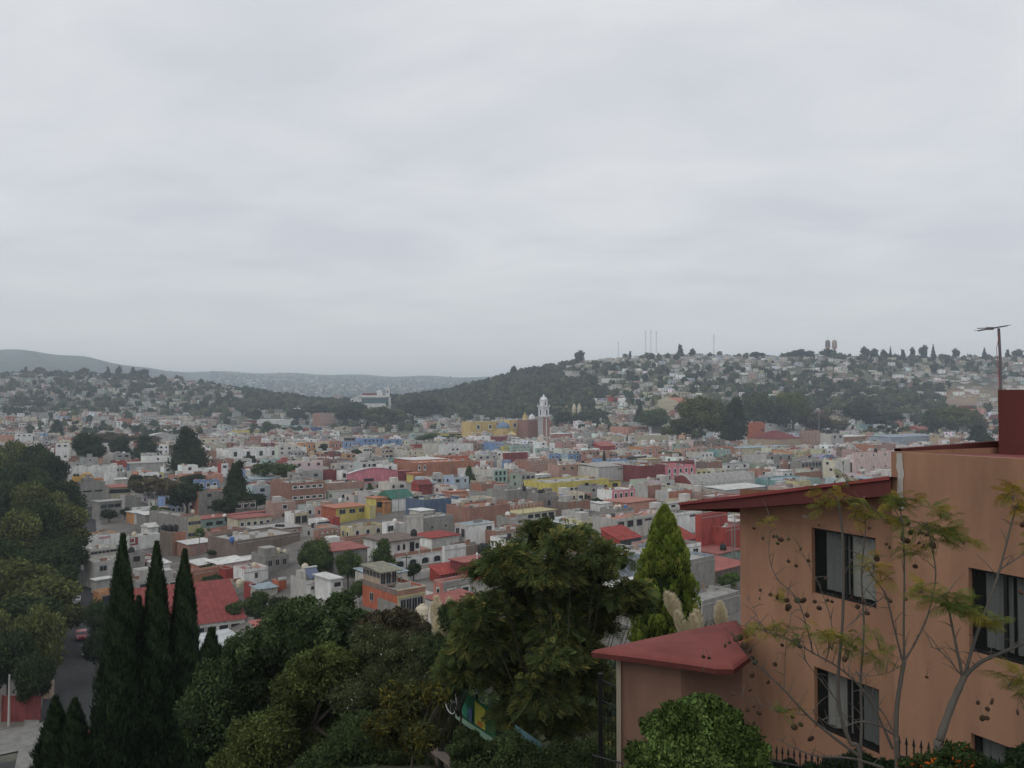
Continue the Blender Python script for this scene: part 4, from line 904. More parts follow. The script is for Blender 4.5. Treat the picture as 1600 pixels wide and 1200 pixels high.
tbox('white_stripe', w * .44, w * .58, -.15, -.01, 6, h - 1, wh); tbox('cornice', -.6, w + .6, -.6, d + .6, h + .01, h + 1.1, pl)
hb = float(P(848, 636, yc)[2] - P(848, 652.5, yc)[2])
tbox('belfry', .3, w - .3, .3, d - .3, h + 1.11, h + hb, wh)
for x_ in (w * .62,): MB().box((x_ - .8, .24, h + 2.2), (x_ + .8, .29, h + 7.4), GLASS).build('bell_opening', ch, base, (0, 0, .628))
MB().box((.24, d * .42, h + 2.2), (.29, d * .42 + 1.5, h + 7.4), GLASS).build('bell_opening', ch, base, (0, 0, .628))
tbox('cornice', -.5, w + .5, -.5, d + .5, h + hb + .01, h + hb + .9, wh)
h2 = h + hb + .91; tbox('upper_belfry', 1.3, w - 1.3, 1.3, d - 1.3, h2, h2 + 5.4, wh)
MB().box((w * .42, 1.2, h2 + .9), (w * .58, 1.28, h2 + 3.6), GLASS).build('bell_opening', ch, base, (0, 0, .628)); tbox('cornice', 1.0, w - 1.0, 1.0, d - 1.0, h2 + 5.41, h2 + 6.0, wh)
cxy = R36 @ Vector((w / 2, d / 2, 0)); MB().lathe([(3.6, 0), (3.4, 1.2), (2.6, 2.4), (1.4, 3.1), (.9, 3.2), (.9, 4.4), (.5, 5.0), (.1, 5.8)], wh, 14).build('dome', ch, (base.x + cxy.x, base.y + cxy.y, base.z + h2 + 6.01), smooth=True)
for k in range(4): q = R36 @ Vector(((0, w, 0, w)[k], (0, 0, d, d)[k], 0)); MB().lathe([(.5, 0), (.55, .8), (.1, 2.0)], wh, 8).build('pinnacle', ch, (base.x + q.x, base.y + q.y, base.z + h + hb + .91))
# ---- far white church
yf = 1150.; zf = float(P(580, 632, yf)[2]); fc = empty('church', P(580, 632, yf)); tag(fc, 'distant white church with a long roof, small dome and slim bell tower', 'church'); k = yf / F
def fbox(nm, u0, u1, v0, v1, m, dz=12): a, b = P(u0, v1, yf), P(u1, v0, yf); return MB().box((a[0] - fc.location.x, 0, a[2] - fc.location.z), (b[0] - fc.location.x, dz, b[2] - fc.location.z), m).build(nm, fc)
fbox('nave', 553, 607, 620, 640, WHITE, 25); fbox('window_band', 565, 606, 622.5, 630, M((.03, .09, .1), 'glass'), -.4); fbox('brown_roof', 566, 588, 614.5, 619.9, MC('darkred'), 18); fbox('white_fascia', 560, 607, 617.5, 620.8, WHITE, -2.5)
fbox('dome_base', 589, 597, 613.5, 619.9, WHITE, 8); fbox('tower', 603, 608.6, 607, 634, WHITE, 5); fbox('tower_top', 602.3, 609.3, 605.5, 606.95, WHITE, 5.6); fbox('belfry_opening', 605, 606.8, 610, 614, GLASS, -.3); fbox('arch_block', 547.5, 553, 622, 634, WHITE, 8); fbox('arch_opening', 549, 552, 624.5, 631, GLASS, -.3)
p = P(592.8, 613.4, yf); MB().lathe([(3.4, 0), (3.2, 1.6), (2, 3.2), (.4, 3.9)], WHITE, 14).build('dome', fc, (p[0] - fc.location.x, 4, p[2] - fc.location.z), smooth=True)
p = P(605.8, 605.4, yf); MB().lathe([(1.2, 0), (.8, 1.2), (.1, 3.6)], WHITE, 8).build('spire', fc, (p[0] - fc.location.x, 2.5, p[2] - fc.location.z))
# ---- spires and twin turrets of lesser churches
dome_thing(1072.2, 690, 662, 5.4, 'slender white pointed chapel spire in front of the park trees', 'chapel_spire', 'spire', [(.8, 0), (.8, .35), (1.0, .36), (1.0, .42), (.8, .44), (.45, .75), (.12, .92), (.2, .95), (.05, 1)], WHITE, 6)
for u_, lb in ((897, 'left of two small cream church turrets right of the belfry'), (905, 'right of two small cream church turrets right of the belfry')): dome_thing(u_, 655, 630, 3.2, lb, 'church_turret', 'turret', [(1, 0), (1, .6), (1.15, .62), (.9, .75), (.5, .9), (.1, 1)], M(PAL['cream']), 8)
dome_thing(885.5, 652, 632, 6, 'low grey chapel gable with a tiny cross left of the turrets', 'chapel_gable', 'chapel', [(1, 0), (1, .45), (.5, .75), (.1, .9), (.06, 1)], M(PAL['tan']), 4)
# ---- masts and water towers on the skyline
def mast(u, vt, vb, y, label, r0=.6):
    a, b = P(u, vb, y), P(u, vt, y); L = b[2] - a[2]; root = empty('radio_mast', a); tag(root, label, 'radio mast'); m = M((.32, .3, .31), 'plain', name='mast_steel')
    for k in range(3):
        t = k * 2.094; MB().bar((r0 * math.cos(t), r0 * math.sin(t), -3), (r0 * .6 * math.cos(t), r0 * .6 * math.sin(t), L), .13, m, 4).build('leg', root)
    br = MB(); n = max(6, int(L / 3))
    for i in range(n):
        for k in range(3): t, t2 = k * 2.094, (k + 1) * 2.094; br.bar((r0 * math.cos(t), r0 * math.sin(t), L * i / n), (r0 * .8 * math.cos(t2), r0 * .8 * math.sin(t2), L * (i + 1) / n), .06, m, 3)
    br.build('bracing', root)['kind'] = 'stuff'
    for k in range(2): MB().lathe([(.9, 0), (1.0, .4), (.9, .9)], WHITE, 8).build('dish', root, (.8, -.5, L * (.6 + .25 * k)), (math.pi / 2, 0, 0))
mast(966, 533, 556, 1540, 'thin faint radio mast left of the group of three'); mast(1009, 515, 550, 1580, 'leftmost of the three tall radio masts on the hill'); mast(1017, 514, 550, 1580, 'middle of the three tall radio masts on the hill'); mast(1025.5, 516, 550, 1580, 'rightmost of the three tall radio masts on the hill'); mast(1115.5, 522, 552, 1560, 'single lattice mast on the skyline between the masts and water towers', .9)
for u_, m_, lb in ((1293.5, M((.2, .17, .16)), 'darker left water tower of the pair on the ridge'), (1304, M((.33, .26, .22)), 'paler right water tower of the pair on the ridge')):
    a = P(u_, 552, 1600); root = empty('water_tower', a); tag(root, lb, 'water tower'); k = 1600 / F
    MB().lathe([(1.6, -4), (1.2, 6 * k), (3.6, 8 * k), (4.8, 9 * k), (4.8, 18 * k), (3.6, 20 * k), (1, 21 * k)], m_, 14).build('tank', root, smooth=True); MB().lathe([(5.2, 8.6 * k), (5.4, 9.6 * k), (5.2, 10.2 * k)], MC('salmon'), 14).build('gallery', root); MB().bar((0, 0, 21 * k), (0, 0, 26 * k), .2, m_, 4).build('aerial', root)
    for t in range(5): MB().bar((3.4 * math.cos(t * 1.257), 3.4 * math.sin(t * 1.257), -4), (3.2 * math.cos(t * 1.257), 3.2 * math.sin(t * 1.257), 8 * k), .3, m_, 5).build('leg', root)
def pole(u, vt, vb, label, rpx=.5, name='utility_pole', cat='pole', col=(.3, .29, .27), arm=True, y=None, group=None):
    c = G(u, vb) if y is None else P(u, vb, y); L = P(u, vt, c[1])[2] - c[2]; root = empty(name, c); tag(root, label, cat, group); m = M(col, 'plain'); MB().tube([(0, 0, -1), (0, 0, L)], [.16, .1], m, 8).build('post', root)
    if arm: MB().box((-.9, -.06, L - .7), (.9, .06, L - .55), m).build('crossarm', root)
    return root
pole(1280, 641, 690, 'tall pale floodlight pole in front of the park trees', col=(.5, .5, .48)); pole(13.5, 1054, 1136, 'thin white pole in front of the red gate', col=(.45, .44, .42), arm=False, name='white_pole'); pole(635, 866, 915, 'dark utility pole before the white arcade house', col=(.1, .09, .08)); pole(484, 655, 676, 'tall palm like pole', arm=False) if False else None
pole(665, 615, 652, 'pale pole rising from the dark trees right of the white church', arm=False, col=(.4, .38, .35)); pole(522, 828, 872, 'wooden utility pole beside the brick garden wall', col=(.12, .1, .08)); pole(872, 775, 800, 'utility pole near the yellow trimmed roof', col=(.15, .13, .12)); pole(1199, 740, 775, 'utility pole behind the ribbed vault', col=(.3, .3, .3)); pole(1156, 700, 745, 'pale lamp post by the long railing building', col=(.45, .45, .45)); pole(560, 935, 962, 'short concrete post left of the yellow framed red house', col=(.3, .29, .27), arm=False)
# ================================================================== the rest of the town
def clear_height(x, y, w, d, al, h):
    """the tallest this lot may be without hiding more than the foot of a house already placed behind it"""
    c, s = math.cos(al), math.sin(al); z0 = float(H(x, y)); us = [proj((x + a * c - b * s, y + a * s + b * c, z0))[0] for a in (0, w) for b in (0, d)]; u0, u1 = min(us), max(us)
    for t in HOUSES:
        if t['y'] <= y + 1: continue
        a, b, vt, vb = t['box']
        if b < u0 + 1 or a > u1 - 1: continue
        lim = vb - (.14 if y > 185 else .36) * (vb - vt); top = P((u0 + u1) / 2, lim, y)[2] - z0
        h = min(h, top)
    return h, u0, u1
DS = lambda k, f=.62: tuple(f * v + (1 - f) * sum(PAL[k]) / 3 for v in PAL[k])
WP = [('off', 15), ('white', 17), ('pale', 16), ('cream', 7), ('grey', 19), ('brick', 12), ('pinkbrick', 9), ('terra', 4), ('salmon', 3), ('red', 1.3), ('darkred', 1.5), ('orange', 1), ('yellow', 1), ('mint', 1.6), ('blue', 1), ('paleblue', 2), ('palepink', 3), ('tan', 9), ('brown', 5), ('creamy', 2)]
RP = [('pale', 30), ('grey', 22), ('salmon', 9), ('rose', 12), ('white', 8), ('metal', 7), ('tan', 12), ('brown', 12), ('terra', 3), ('dark', 4)]
def pick(T, rng): return rng.choices([a for a, _ in T], [b for _, b in T])[0]
rg = random.Random(11); lots = []; AL = math.radians(37)
ca, sa = math.cos(AL), math.sin(AL)
for i in range(-160, 190):
    for j in range(-24, 190):
        if j % 5 == 4 and rg.random() < .9: continue           # streets
        if i % 9 == 8 and rg.random() < .8: continue
        sx, sy = 7.4, 8.6; a, b = (i + rg.uniform(-.1, .1)) * sx, (j + rg.uniform(-.1, .1)) * sy
        x, y = a * ca - b * sa, 100 + a * sa + b * ca
        if not (112 < y < 1020): continue
        U = 800 + F * x / y
        if not (-60 < U < 1660): continue
        if y < 124 and U > 260: continue
        if x < roadx(y) + 11 and y < 430: continue
        if y > 700 and 990 < U < 1320 and y < 900: continue
        if y > 800 and 520 < U < 690: continue
        w = sx * rg.choice([.85, 1, 1, 1.25, 1.9]); d = sy * rg.uniform(.75, 1.05); al = AL + rg.gauss(0, .03)
        if U < 380 and y < 320: al += .12
        h = rg.choice([3.0, 3.3, 3.6, 5.8, 6.0, 6.3, 6.6, 9.0]) if y > 260 else rg.choice([2.9, 3.2, 3.4, 5.8, 6.2])
        if overlaps(x, y, w, d, al): continue
        h, u0, u1 = clear_height(x, y, w, d, al, h)
        if h < 2.2: continue
        FOOT.append((x, y, w, d, al)); lots.append([(u1 - u0) * (h + 2) * F / y, x, y, w, d, al, h, (u0 + u1) / 2])
lots.sort(key=lambda q: -q[0])
def fittings(hh, rng):
    w, d, h, r = hh['w'], hh['d'], hh['h'], hh['r']
    if w < 4 or d < 4: return
    zr = h - .55 if any(c.name.startswith('roof') and len(c.data.polygons) == 1 for c in r.children if c.type == 'MESH') else None
    if zr is None: return
    mb = MB(); n = int(min(12, w * d / 14)) + 1
    for _ in range(n):
        a, b = rng.uniform(.4, w - 1.6), rng.uniform(.5, d - 1.6); k = rng.random()
        if k < .35: mb.box((a, b, zr - .05), (min(w - .3, a + rng.uniform(1, 3.2)), b + .15, zr + rng.uniform(.5, 1.3)), MC(rng.choice(['grey', 'pale', 'brick', 'off'])))
        elif k < .55: mb.box((a, b, zr - .05), (a + .15, min(d - .3, b + rng.uniform(1, 3.2)), zr + rng.uniform(.5, 1.2)), MC(rng.choice(['grey', 'pale', 'brick', 'tan'])))
        elif k < .72: mb.box((a, b, zr - .05), (a + rng.uniform(.6, 1.2), b + rng.uniform(.6, 1.2), zr + rng.uniform(.4, 1.1)), MC(rng.choice(['pale', 'white', 'off', 'dark'])))
        elif k < .86: mb.bar((a, b, zr + .3), (a + 1.1, b + .1, zr + .3), .28, WHITE, 8)
        else: mb.bar((a, b, zr), (a, b, zr + rng.uniform(1.2, 2.6)), .03, FRAME, 4)
    mb.build('rooftop_fittings', r)['kind'] = 'stuff'
rf_ = random.Random(31)
for hh in HOUSES: fittings(hh, rf_)
NI = max(0, 300 - len(HOUSES)); used = {}
def vname(x, y, h): return proj((x, y, float(H(x, y)) + h))
ADJ = {'flat': 'flat-roofed', 'slab': 'slab-roofed', 'metal': 'sheet-roofed'}
def place_label(base, u, v, y):
    c_ = sorted(ANCH[:NHAND], key=lambda t: (t[0] - u) ** 2 + 2.2 * (t[1] - v) ** 2)
    for t in c_[:70]:
        du, dv = u - t[0], v - t[1]
        rel = ('just left of' if du < 0 else 'just right of') if abs(du) > 1.6 * abs(dv) else ('just behind' if y > t[4] else 'just in front of')
        s_ = f'{base} {rel} {t[2]}'
        if s_ not in used and len(s_.split()) <= 16: used[s_] = 1; return s_
    s_ = f'{base} {rel} {t[2]}'; return s_
for q in lots[:NI]:
    _, x, y, w, d, al, h, u = q; wk, rk = pick(WP, rg), pick(RP, rg); rt = rg.choices(['flat', 'slab', 'metal'], [7, 1.5, 2])[0]
    if rt == 'metal': rk = rg.choice(['metal', 'white', 'paleblue', 'rose'])
    hi = 'two-storey' if h > 4.6 else 'low'
    lab = place_label(f'{hi} {NICE[wk]} house with {NICE[rk]} roof', u, vname(x, y, h)[1], y)
    near = y < NEARY; C = np.array((x, y, float(H(x, y)))); r = house(C, w, d, h, al, wk, wk if rg.random() < .6 else pick(WP, rg), rk, rt, lab, near=near, stair=rg.random() < .45, rng=rg)
    if h > 2.8: wins(r, 'R', w, h, f"{rg.choice('dwk')} {rg.choice([1, 2, 2, 3])} {2 if h > 5.4 else 1} t{rg.choice([.9, 1.1])}", near)
    if rg.random() < .4: wins(r, 'L', d, h, f"d {rg.choice([1, 2])} 1", near)
    if rg.random() < .35: tank((x + 3 * math.cos(al) - 4 * math.sin(al), y + 3 * math.sin(al) + 4 * math.cos(al), C[2] + h - (.54 if rt == 'flat' else -.2 if rt == 'slab' else -.1)), rg.choice(['black', 'black', 'cream', 'white']), None, 1.0)['label'] = 'round water tank on the ' + ' '.join(lab.split()[:6])
    HOUSES.append(dict(r=r, box=(0, 0, 0, 0), y=y, w=w, d=d, h=h, al=al, C=C)); fittings(HOUSES[-1], rg)
class SB:
    def __init__(s): s.V, s.F, s.C = [], [], []
    def q(s, pts, c): k = len(s.V); s.V += pts; s.F.append((k, k + 1, k + 2, k + 3)); s.C.append(c)
    def house(s, x, y, z, w, d, h, al, wc, rc, rng, par=True, nw=None, small=False):
        c_, s_ = math.cos(al), math.sin(al); T = lambda a, b, zz: (x + a * c_ - b * s_, y + a * s_ + b * c_, z + zz)
        wc2 = tuple(v * rng.uniform(.86, 1.1) for v in wc)
        b = -2.5
        for (p, q_, cc_) in (((0, 0), (w, 0), wc), ((w, 0), (w, d), wc2), ((w, d), (0, d), wc), ((0, d), (0, 0), wc2)): s.q([T(*p, b), T(*q_, b), T(*q_, h), T(*p, h)], cc_)
        zr = h
        if par:
            t = .18; zr = h - .5; o = [(0, 0), (w, 0), (w, d), (0, d)]; i_ = [(t, t), (w - t, t), (w - t, d - t), (t, d - t)]
            for k in range(4):
                a1, a2, b1, b2 = o[k], o[(k + 1) % 4], i_[k], i_[(k + 1) % 4]; s.q([T(*a1, h), T(*a2, h), T(*b2, h), T(*b1, h)], (.36, .35, .33)); s.q([T(*b1, h), T(*b2, h), T(*b2, zr), T(*b1, zr)], wc2)
            s.q([T(t, t, zr), T(w - t, t, zr), T(w - t, d - t, zr), T(t, d - t, zr)], rc)
        else: s.q([T(0, 0, h), T(w, 0, h), T(w, d, h), T(0, d, h)], rc)
        G_ = (.03, .033, .04); n = nw if nw is not None else rng.choice([1, 2, 3]); ns = 2 if h > 5.3 else 1
        for j in range(ns):
            for k in range(n):
                cxw = w * (k + .5) / n; ww = rng.choice([.5, .7, .9]); z0 = (h - 2.2) - 2.9 * j
                if z0 < 0: continue
                if not small and rng.random() < .5: s.q([T(cxw - ww - .2, -.05, z0 - .2), T(cxw + ww + .2, -.05, z0 - .2), T(cxw + ww + .2, -.05, z0 + 1.5), T(cxw - ww - .2, -.05, z0 + 1.5)], (.6, .6, .58))
                s.q([T(cxw - ww, -.08, z0), T(cxw + ww, -.08, z0), T(cxw + ww, -.08, z0 + 1.25), T(cxw - ww, -.08, z0 + 1.25)], G_)
            if rng.random() < .5: k = d * rng.uniform(.2, .6); z0 = (h - 2.2) - 2.9 * j; s.q([T(-.06, k + 1.4, z0), T(-.06, k, z0), T(-.06, k, z0 + 1.2), T(-.06, k + 1.4, z0 + 1.2)], G_)
        if rng.random() < .45 and w > 6 and not small:       # stair room, tanks
            a, e_ = rng.uniform(.5, w - 3.5), rng.uniform(1, max(1.2, d - 4)); s.cube(T, a, a + 2.6, e_, e_ + 2.6, zr, zr + 2.2, rng.choice([wc, (.42, .41, .39), (.5, .5, .48)]))
        if not small and w > 5:
            for _ in range(rng.choice([1, 2, 3])): a, e_ = rng.uniform(.3, w - 2), rng.uniform(.4, d - 2); s.cube(T, a, a + rng.uniform(.4, 2.2), e_, e_ + rng.choice([.2, .2, 1.5]), zr, zr + rng.uniform(.5, 1.4), rng.choice([wc, (.3, .29, .27), (.33, .17, .12), (.5, .5, .48), (.2, .18, .16)]))
        if rng.random() < .5 and not small: a, e_ = rng.uniform(.5, w - 1.5), rng.uniform(.6, d - 1.6); s.cube(T, a, a + 1, e_, e_ + 1, zr, zr + 1.3, rng.choice([(.02, .02, .02), (.5, .46, .36), (.6, .6, .6)]))
    def cube(s, T, a, b, c, d, z0, z1, col):
        for p, q_ in (((a, c), (b, c)), ((b, c), (b, d)), ((b, d), (a, d)), ((a, d), (a, c))): s.q([T(*p, z0), T(*q_, z0), T(*q_, z1), T(*p, z1)], col)
        s.q([T(a, c, z1), T(b, c, z1), T(b, d, z1), T(a, d, z1)], tuple(min(.62, v * 1.05) for v in col))
    def build(s, name, mat): return meshobj(name, tris_mesh(name, np.array(s.V), np.array(s.F), np.array(s.C), mat))
sb = SB(); rs = random.Random(5)
for q in lots[NI:]:
    _, x, y, w, d, al, h, u = q; z = float(H(x, y)); sb.house(x, y, z, w, d, h, al, DS(pick(WP, rs), .75), tuple(.85 * v for v in DS(pick(RP, rs), .8)), rs)
# hillside and far suburbs
def vn(x, y, s): return math.sin(x / s + 1.3) * math.sin(y / s * 1.1 + .7) + .5 * math.sin(x / s * 2.3 + y / s * 1.7)
def forest(U, v):
    """1 where the photograph's hills are closed woodland"""
    f = 0; U = U + 26 * vn(v * 9, U * 3, 61); v = v + 5 * vn(U * 4, v, 37)
    for (a, b, c, d_, k) in ((690, 925, 592, 655, .95), (1100, 1480, 600, 650, .55), (880, 1130, 575, 612, .5), (380, 560, 605, 645, .8), (540, 740, 615, 650, .84), (0, 330, 575, 592, .6), (1320, 1430, 620, 660, .9), (0, 400, 590, 650, .36), (1150, 1600, 548, 592, .35), (760, 900, 560, 600, .8)):
        if a < U < b and c < v < d_: f = max(f, k)
    return f
HT = []; nh = 0; al0 = .5
for _ in range(30000):
    U = rs.uniform(-40, 1640); y = 800 * (2.25 ** rs.random()); x = (U - 800) / F * y; z = float(H(x, y)); v = proj((x, y, z))[1]
    if y < 1020 and z < -33: 
        if not (U < 420 or U > 1000): continue
    f = forest(U, v); cl = vn(x, y, 70) * .22
    ear = 1470 < U < 1570 and 600 < v < 640
    if ear and rs.random() < .85: continue
    if rs.random() < f + cl + .12:
        if rs.random() < (.75 if f > .7 else .28): HT.append((x, y, z))
        continue
    if rs.random() < .55: continue
    if overlaps(x, y, 9, 9, .3, 0): continue
    al = al0 + rs.gauss(0, .35) - (U - 800) / 2500; w = rs.choice([6, 8, 9, 11, 14]); d = rs.uniform(6, 9)
    FOOT.append((x, y, w * .8, d * .8, al)); hw = rs.choice(['white', 'white', 'off', 'off', 'pale', 'pale', 'grey', 'tan', 'cream', 'salmon', 'palepink', 'brick', 'tan', 'paleblue', 'creamy']) if U > 800 else rs.choice(['white', 'off', 'pale', 'pale', 'grey', 'grey', 'tan', 'tan', 'cream', 'salmon', 'palepink', 'brick', 'mint', 'creamy', 'brown'])
    sb.house(x, y, z, w, d, rs.choice([3, 3.5, 6, 6.5]), al, DS(hw, .5), DS(pick(RP, rs), .5), rs, par=False, small=True); nh += 1
for _ in range(1500):      # valley floor far behind
    U = rs.uniform(180, 800); y = rs.uniform(2600, 6200); x = (U - 800) / F * y; z = float(H(x, y)); v = proj((x, y, z))[1]
    if not (591 < v < 632) or vn(x, y, 300) < -.15: continue
    sb.house(x, y, z, rs.uniform(10, 22), 12, rs.uniform(4, 8), rs.gauss(.1, .4), DS(rs.choice(['white', 'off', 'pale', 'tan', 'palepink']), .5), DS(pick(RP, rs), .5), rs, par=False, nw=0, small=True)
tag(sb.build('distant_houses', attr_mat('painted_masonry', .9, [(.35, .14), (2.0, .12)])), 'countless small pale houses filling the far town and the hillsides', 'houses', kind='stuff')
print('lots', len(lots), 'hand', NHAND, 'ind', NI, 'hill', nh, 'hilltrees', len(HT))
# ================================================================== trees of the town
TREES = '''
295 665 740 60 tall dark|tall broad dark tree behind the bright blue house|5000
372 717 806 50 tall dark|dense dark tree right of the bright blue house|5000
136 671 732 48 round dark|round dark tree beside the slim off-white house|4000
186 683 722 33 round dark|smaller round dark tree above the long red shed|3000
228 678 722 42 tall dark|dark tree at the left end of the tall broad one
88 654 690 26 tall dark|dark conifer like tree above the avenue trees on the left
172 670 705 60 wide brown|brownish bare crown behind the round dark tree
214 674 704 60 wide brown|brownish bare crown right of the first one
250 690 712 40 wide dark|low dark tree below the bowed white hall
300 738 762 40 wide dark|low dark tree at the foot of the tall broad tree
415 717 752 44 wide mid|green spreading tree behind the white box office
446 722 755 42 round mid|green round tree right of the spreading one
400 768 800 34 round dark|round dark tree right of the small round tent
292 750 806 56 round dark|dark bushy tree below the bright blue house
352 772 812 40 wide dark|dark bush in front of the dense dark tree
235 736 786 60 wide brown|brown leafless thicket left of the dark bushy tree
266 742 790 46 wide brown|brown leafless thicket nearer the dark bushy tree
212 740 768 30 round dark|small dark tree right of the plain white cube
250 790 812 34 round mid|small green tree left of the terracotta rooftop box
170 794 818 25 round dark|rounded dark shrub in front of the three window house
195 793 813 16 round dark|smaller rounded dark shrub beside the little white house
317 823 848 24 round bright|bright green bush below the pale yellow flats
345 848 872 40 wide dark|dark hedge tree behind the pink sheds
497 840 914 64 round mid|large rounded green tree behind the solar heater house|6000
544 856 920 38 round mid|rounded green tree right of the large rounded one|4000
597 840 898 44 tall mid|pointed green tree left of the white arcade house|5000
646 878 908 26 round dark|dark clipped tree in front of the arcade|3000
651 774 806 24 tall dark|dark grey-green tree left of the slate blue hall
578 754 782 15 tall mid|slim tree in the yard behind the pink brick house
733 727 756 18 tall mid|slim green tree left of the mint corner building
912 723 750 27 round dark|round dark tree behind the long yellow building|3000
931 777 796 24 round dark|dark bush beside the small pink house
906 770 786 22 wide dark|low dark bush below the long yellow building
980 677 703 6 cone dark|thin black cypress in the middle of the old town
944 700 730 8 cone dark|dark narrow tree by the blue old town houses
1046 703 718 34 wide olive|olive spreading tree behind the beige flat roof house
672 675 694 44 wide mid|left clipped green tree of the church plaza
706 678 694 40 wide mid|right clipped green tree of the church plaza
420 659 682 22 round mid|round tree in front of the far teal wall
454 664 680 26 wide mid|spreading tree right of the far teal wall
504 694 716 18 round dark|round dark tree before the cream gateway
518 702 722 28 wide dark|dark tree below the terracotta arch facade
394 710 730 13 round dark|dark lollipop tree before the white colonial building
384 712 730 10 round dark|second lollipop tree before the white colonial building
558 628 668 46 round dark|dark plaza tree below the distant white church|1500
530 632 665 36 round dark|dark plaza tree left of the distant white church
592 632 670 50 round mid|broad plaza tree right below the distant white church
620 638 668 44 round olive|olive rounded plaza tree in the centre park
604 640 668 26 tall dark|dark upright plaza tree between the rounded ones
574 651 674 9 cone dark|narrow dark cypress at the front of the plaza
645 626 660 50 round dark|dark plaza tree on the right side of the centre park
672 626 655 44 round dark|farthest right dark plaza tree
500 632 655 40 round dark|dark tree above the far brick flats
465 640 660 36 round dark|dark tree behind the white roofed market
396 640 662 30 round dark|dark tree left of the white roofed market
1000 628 662 26 cone dark|dark pointed tree at the left edge of the park
1022 636 681 50 round mid|leftmost rounded tree of the big park|2500
1062 652 694 54 round olive|olive tree behind the white chapel spire|2500
1096 612 696 74 round olive|very tall spreading park tree left of the dark pointed one|3500
1148 618 698 44 tall dark|darkest pointed park tree behind the orange-red block|3500
1182 614 681 70 round mid|tall bright rounded tree in the middle of the park|3500
1212 630 681 50 round dark|dark park tree above the dark red roofed school|2500
1240 607 681 58 round olive|tallest olive park tree on the right|3500
1270 640 681 56 round brown|brownish park tree beside the floodlight pole|2500
1300 650 681 52 wide brown|low brown tree at the right end of the park|2500
1122 650 681 50 round mid|mid green park tree behind the convent block|2500
878 641 668 30 round dark|dark tree right of the belfry tower
898 648 664 24 wide dark|low dark tree right of the belfry tower
1464 636 684 50 round mid|left crown of the dark grove left of the red chimney box|2500
1496 632 686 62 round olive|middle crown of the dark grove left of the red chimney box|2500
1524 642 684 40 round brown|right crown of the dark grove left of the red chimney box|2500
1532 664 700 48 tall dark|dark tree just above the red roof wall|2500
1346 626 664 56 round dark|large dark tree at the foot of the right hill
1378 640 664 60 wide dark|long low dark tree right of the large one
1328 722 742 16 tall dark|dark narrow tree beside the tall pale pink house
1205 706 722 22 wide olive|dull tree behind the six opening terrace
1135 900 925 30 round mid|green bush beside the pale green framed house
1142 893 920 26 round bright|bright hedge under the white framed windows
1140 802 828 10 tall mid|small palm like tree behind the tall red house
560 700 716 22 wide dark|dark bush before the blue arcade facade
326 880 905 26 round dark|dark garden tree behind the third cypress
335 895 925 40 wide dark|dark garden thicket behind the big red roof
402 925 985 44 round mid|garden tree in front of the awning house|4000
436 928 975 34 round dark|darker garden tree below the baluster box|4000
366 935 972 26 wide mid|low garden bush at the corner of the big red roof|2500
560 905 945 26 round mid|small tree left of the yellow framed red house|2500
162 938 1020 64 round dark|dark round tree over the parked cars|5000
150 985 1060 40 round dark|dark bush beside the road below the parked cars|4000
'''.strip().split('\n')
for row in TREES:
    a, lab, *n = row.split('|'); q = a.split(); u, vt, vb, wp = map(float, q[:4]); n = int(n[0]) if n else 1200
    tree_px(u, vt, vb, wp * 1.12, q[4], q[5], lab, n=n, size=.055 if n < 2000 else .034 if n < 4500 else .026, seed=int(u) % 3)
# avenue of tall dark trees left of the road
AV = [(10, 690, 330), (48, 688, 335), (70, 703, 300), (-20, 700, 300), (30, 715, 270), (82, 742, 250), (60, 755, 225), (5, 745, 235), (-40, 760, 220), (90, 790, 210), (50, 775, 196), (88, 835, 185), (15, 800, 185), (-25, 830, 165), (62, 850, 165), (30, 872, 150), (64, 880, 160), (78, 835, 232), (64, 905, 138), (20, 925, 130), (-10, 890, 150)]
ORD = 'first second third fourth fifth sixth seventh eighth ninth tenth eleventh twelfth thirteenth fourteenth fifteenth sixteenth seventeenth eighteenth nineteenth twentieth twenty-first twenty-second twenty-third twenty-fourth twenty-fifth'.split()
AVL = [None] * len(AV); 
for k_, i in enumerate(sorted(range(len(AV)), key=lambda i: AV[i][1])): AVL[i] = f"{'dark' if i % 3 else 'olive-tinged'} dense avenue tree, {ORD[k_]} from the top of the row"
for i, (u, vt, y) in enumerate(AV):
    p = P(u, 900, y); p[2] = float(H(p[0], p[1])); top = P(u, vt, y)[2]
    tree(p, top - p[2], 17 if y > 200 else 15, 'round', 'dark' if i % 3 else 'olive', AVL[i], 'dense avenue trees left of the road', n=9000, size=.027, seed=i % 3)
for u, vt, y, wd, gr, lb in ((60, 938, 118, 7.5, 'olive', 'light olive tree at the left edge over the road'), (15, 975, 112, 8, 'dark', 'dark tree behind the red gate'), (-30, 935, 120, 8, 'olive', 'olive tree cut by the left picture edge'), (58, 1012, 108, 5, 'dark', 'dark low tree right of the red gate pole')):
    p = P(u, 900, y); p[2] = float(H(p[0], p[1])); top = P(u, vt, y)[2]; tree(p, top - p[2], wd, 'round', gr, lb, n=9000, size=.026, seed=1)
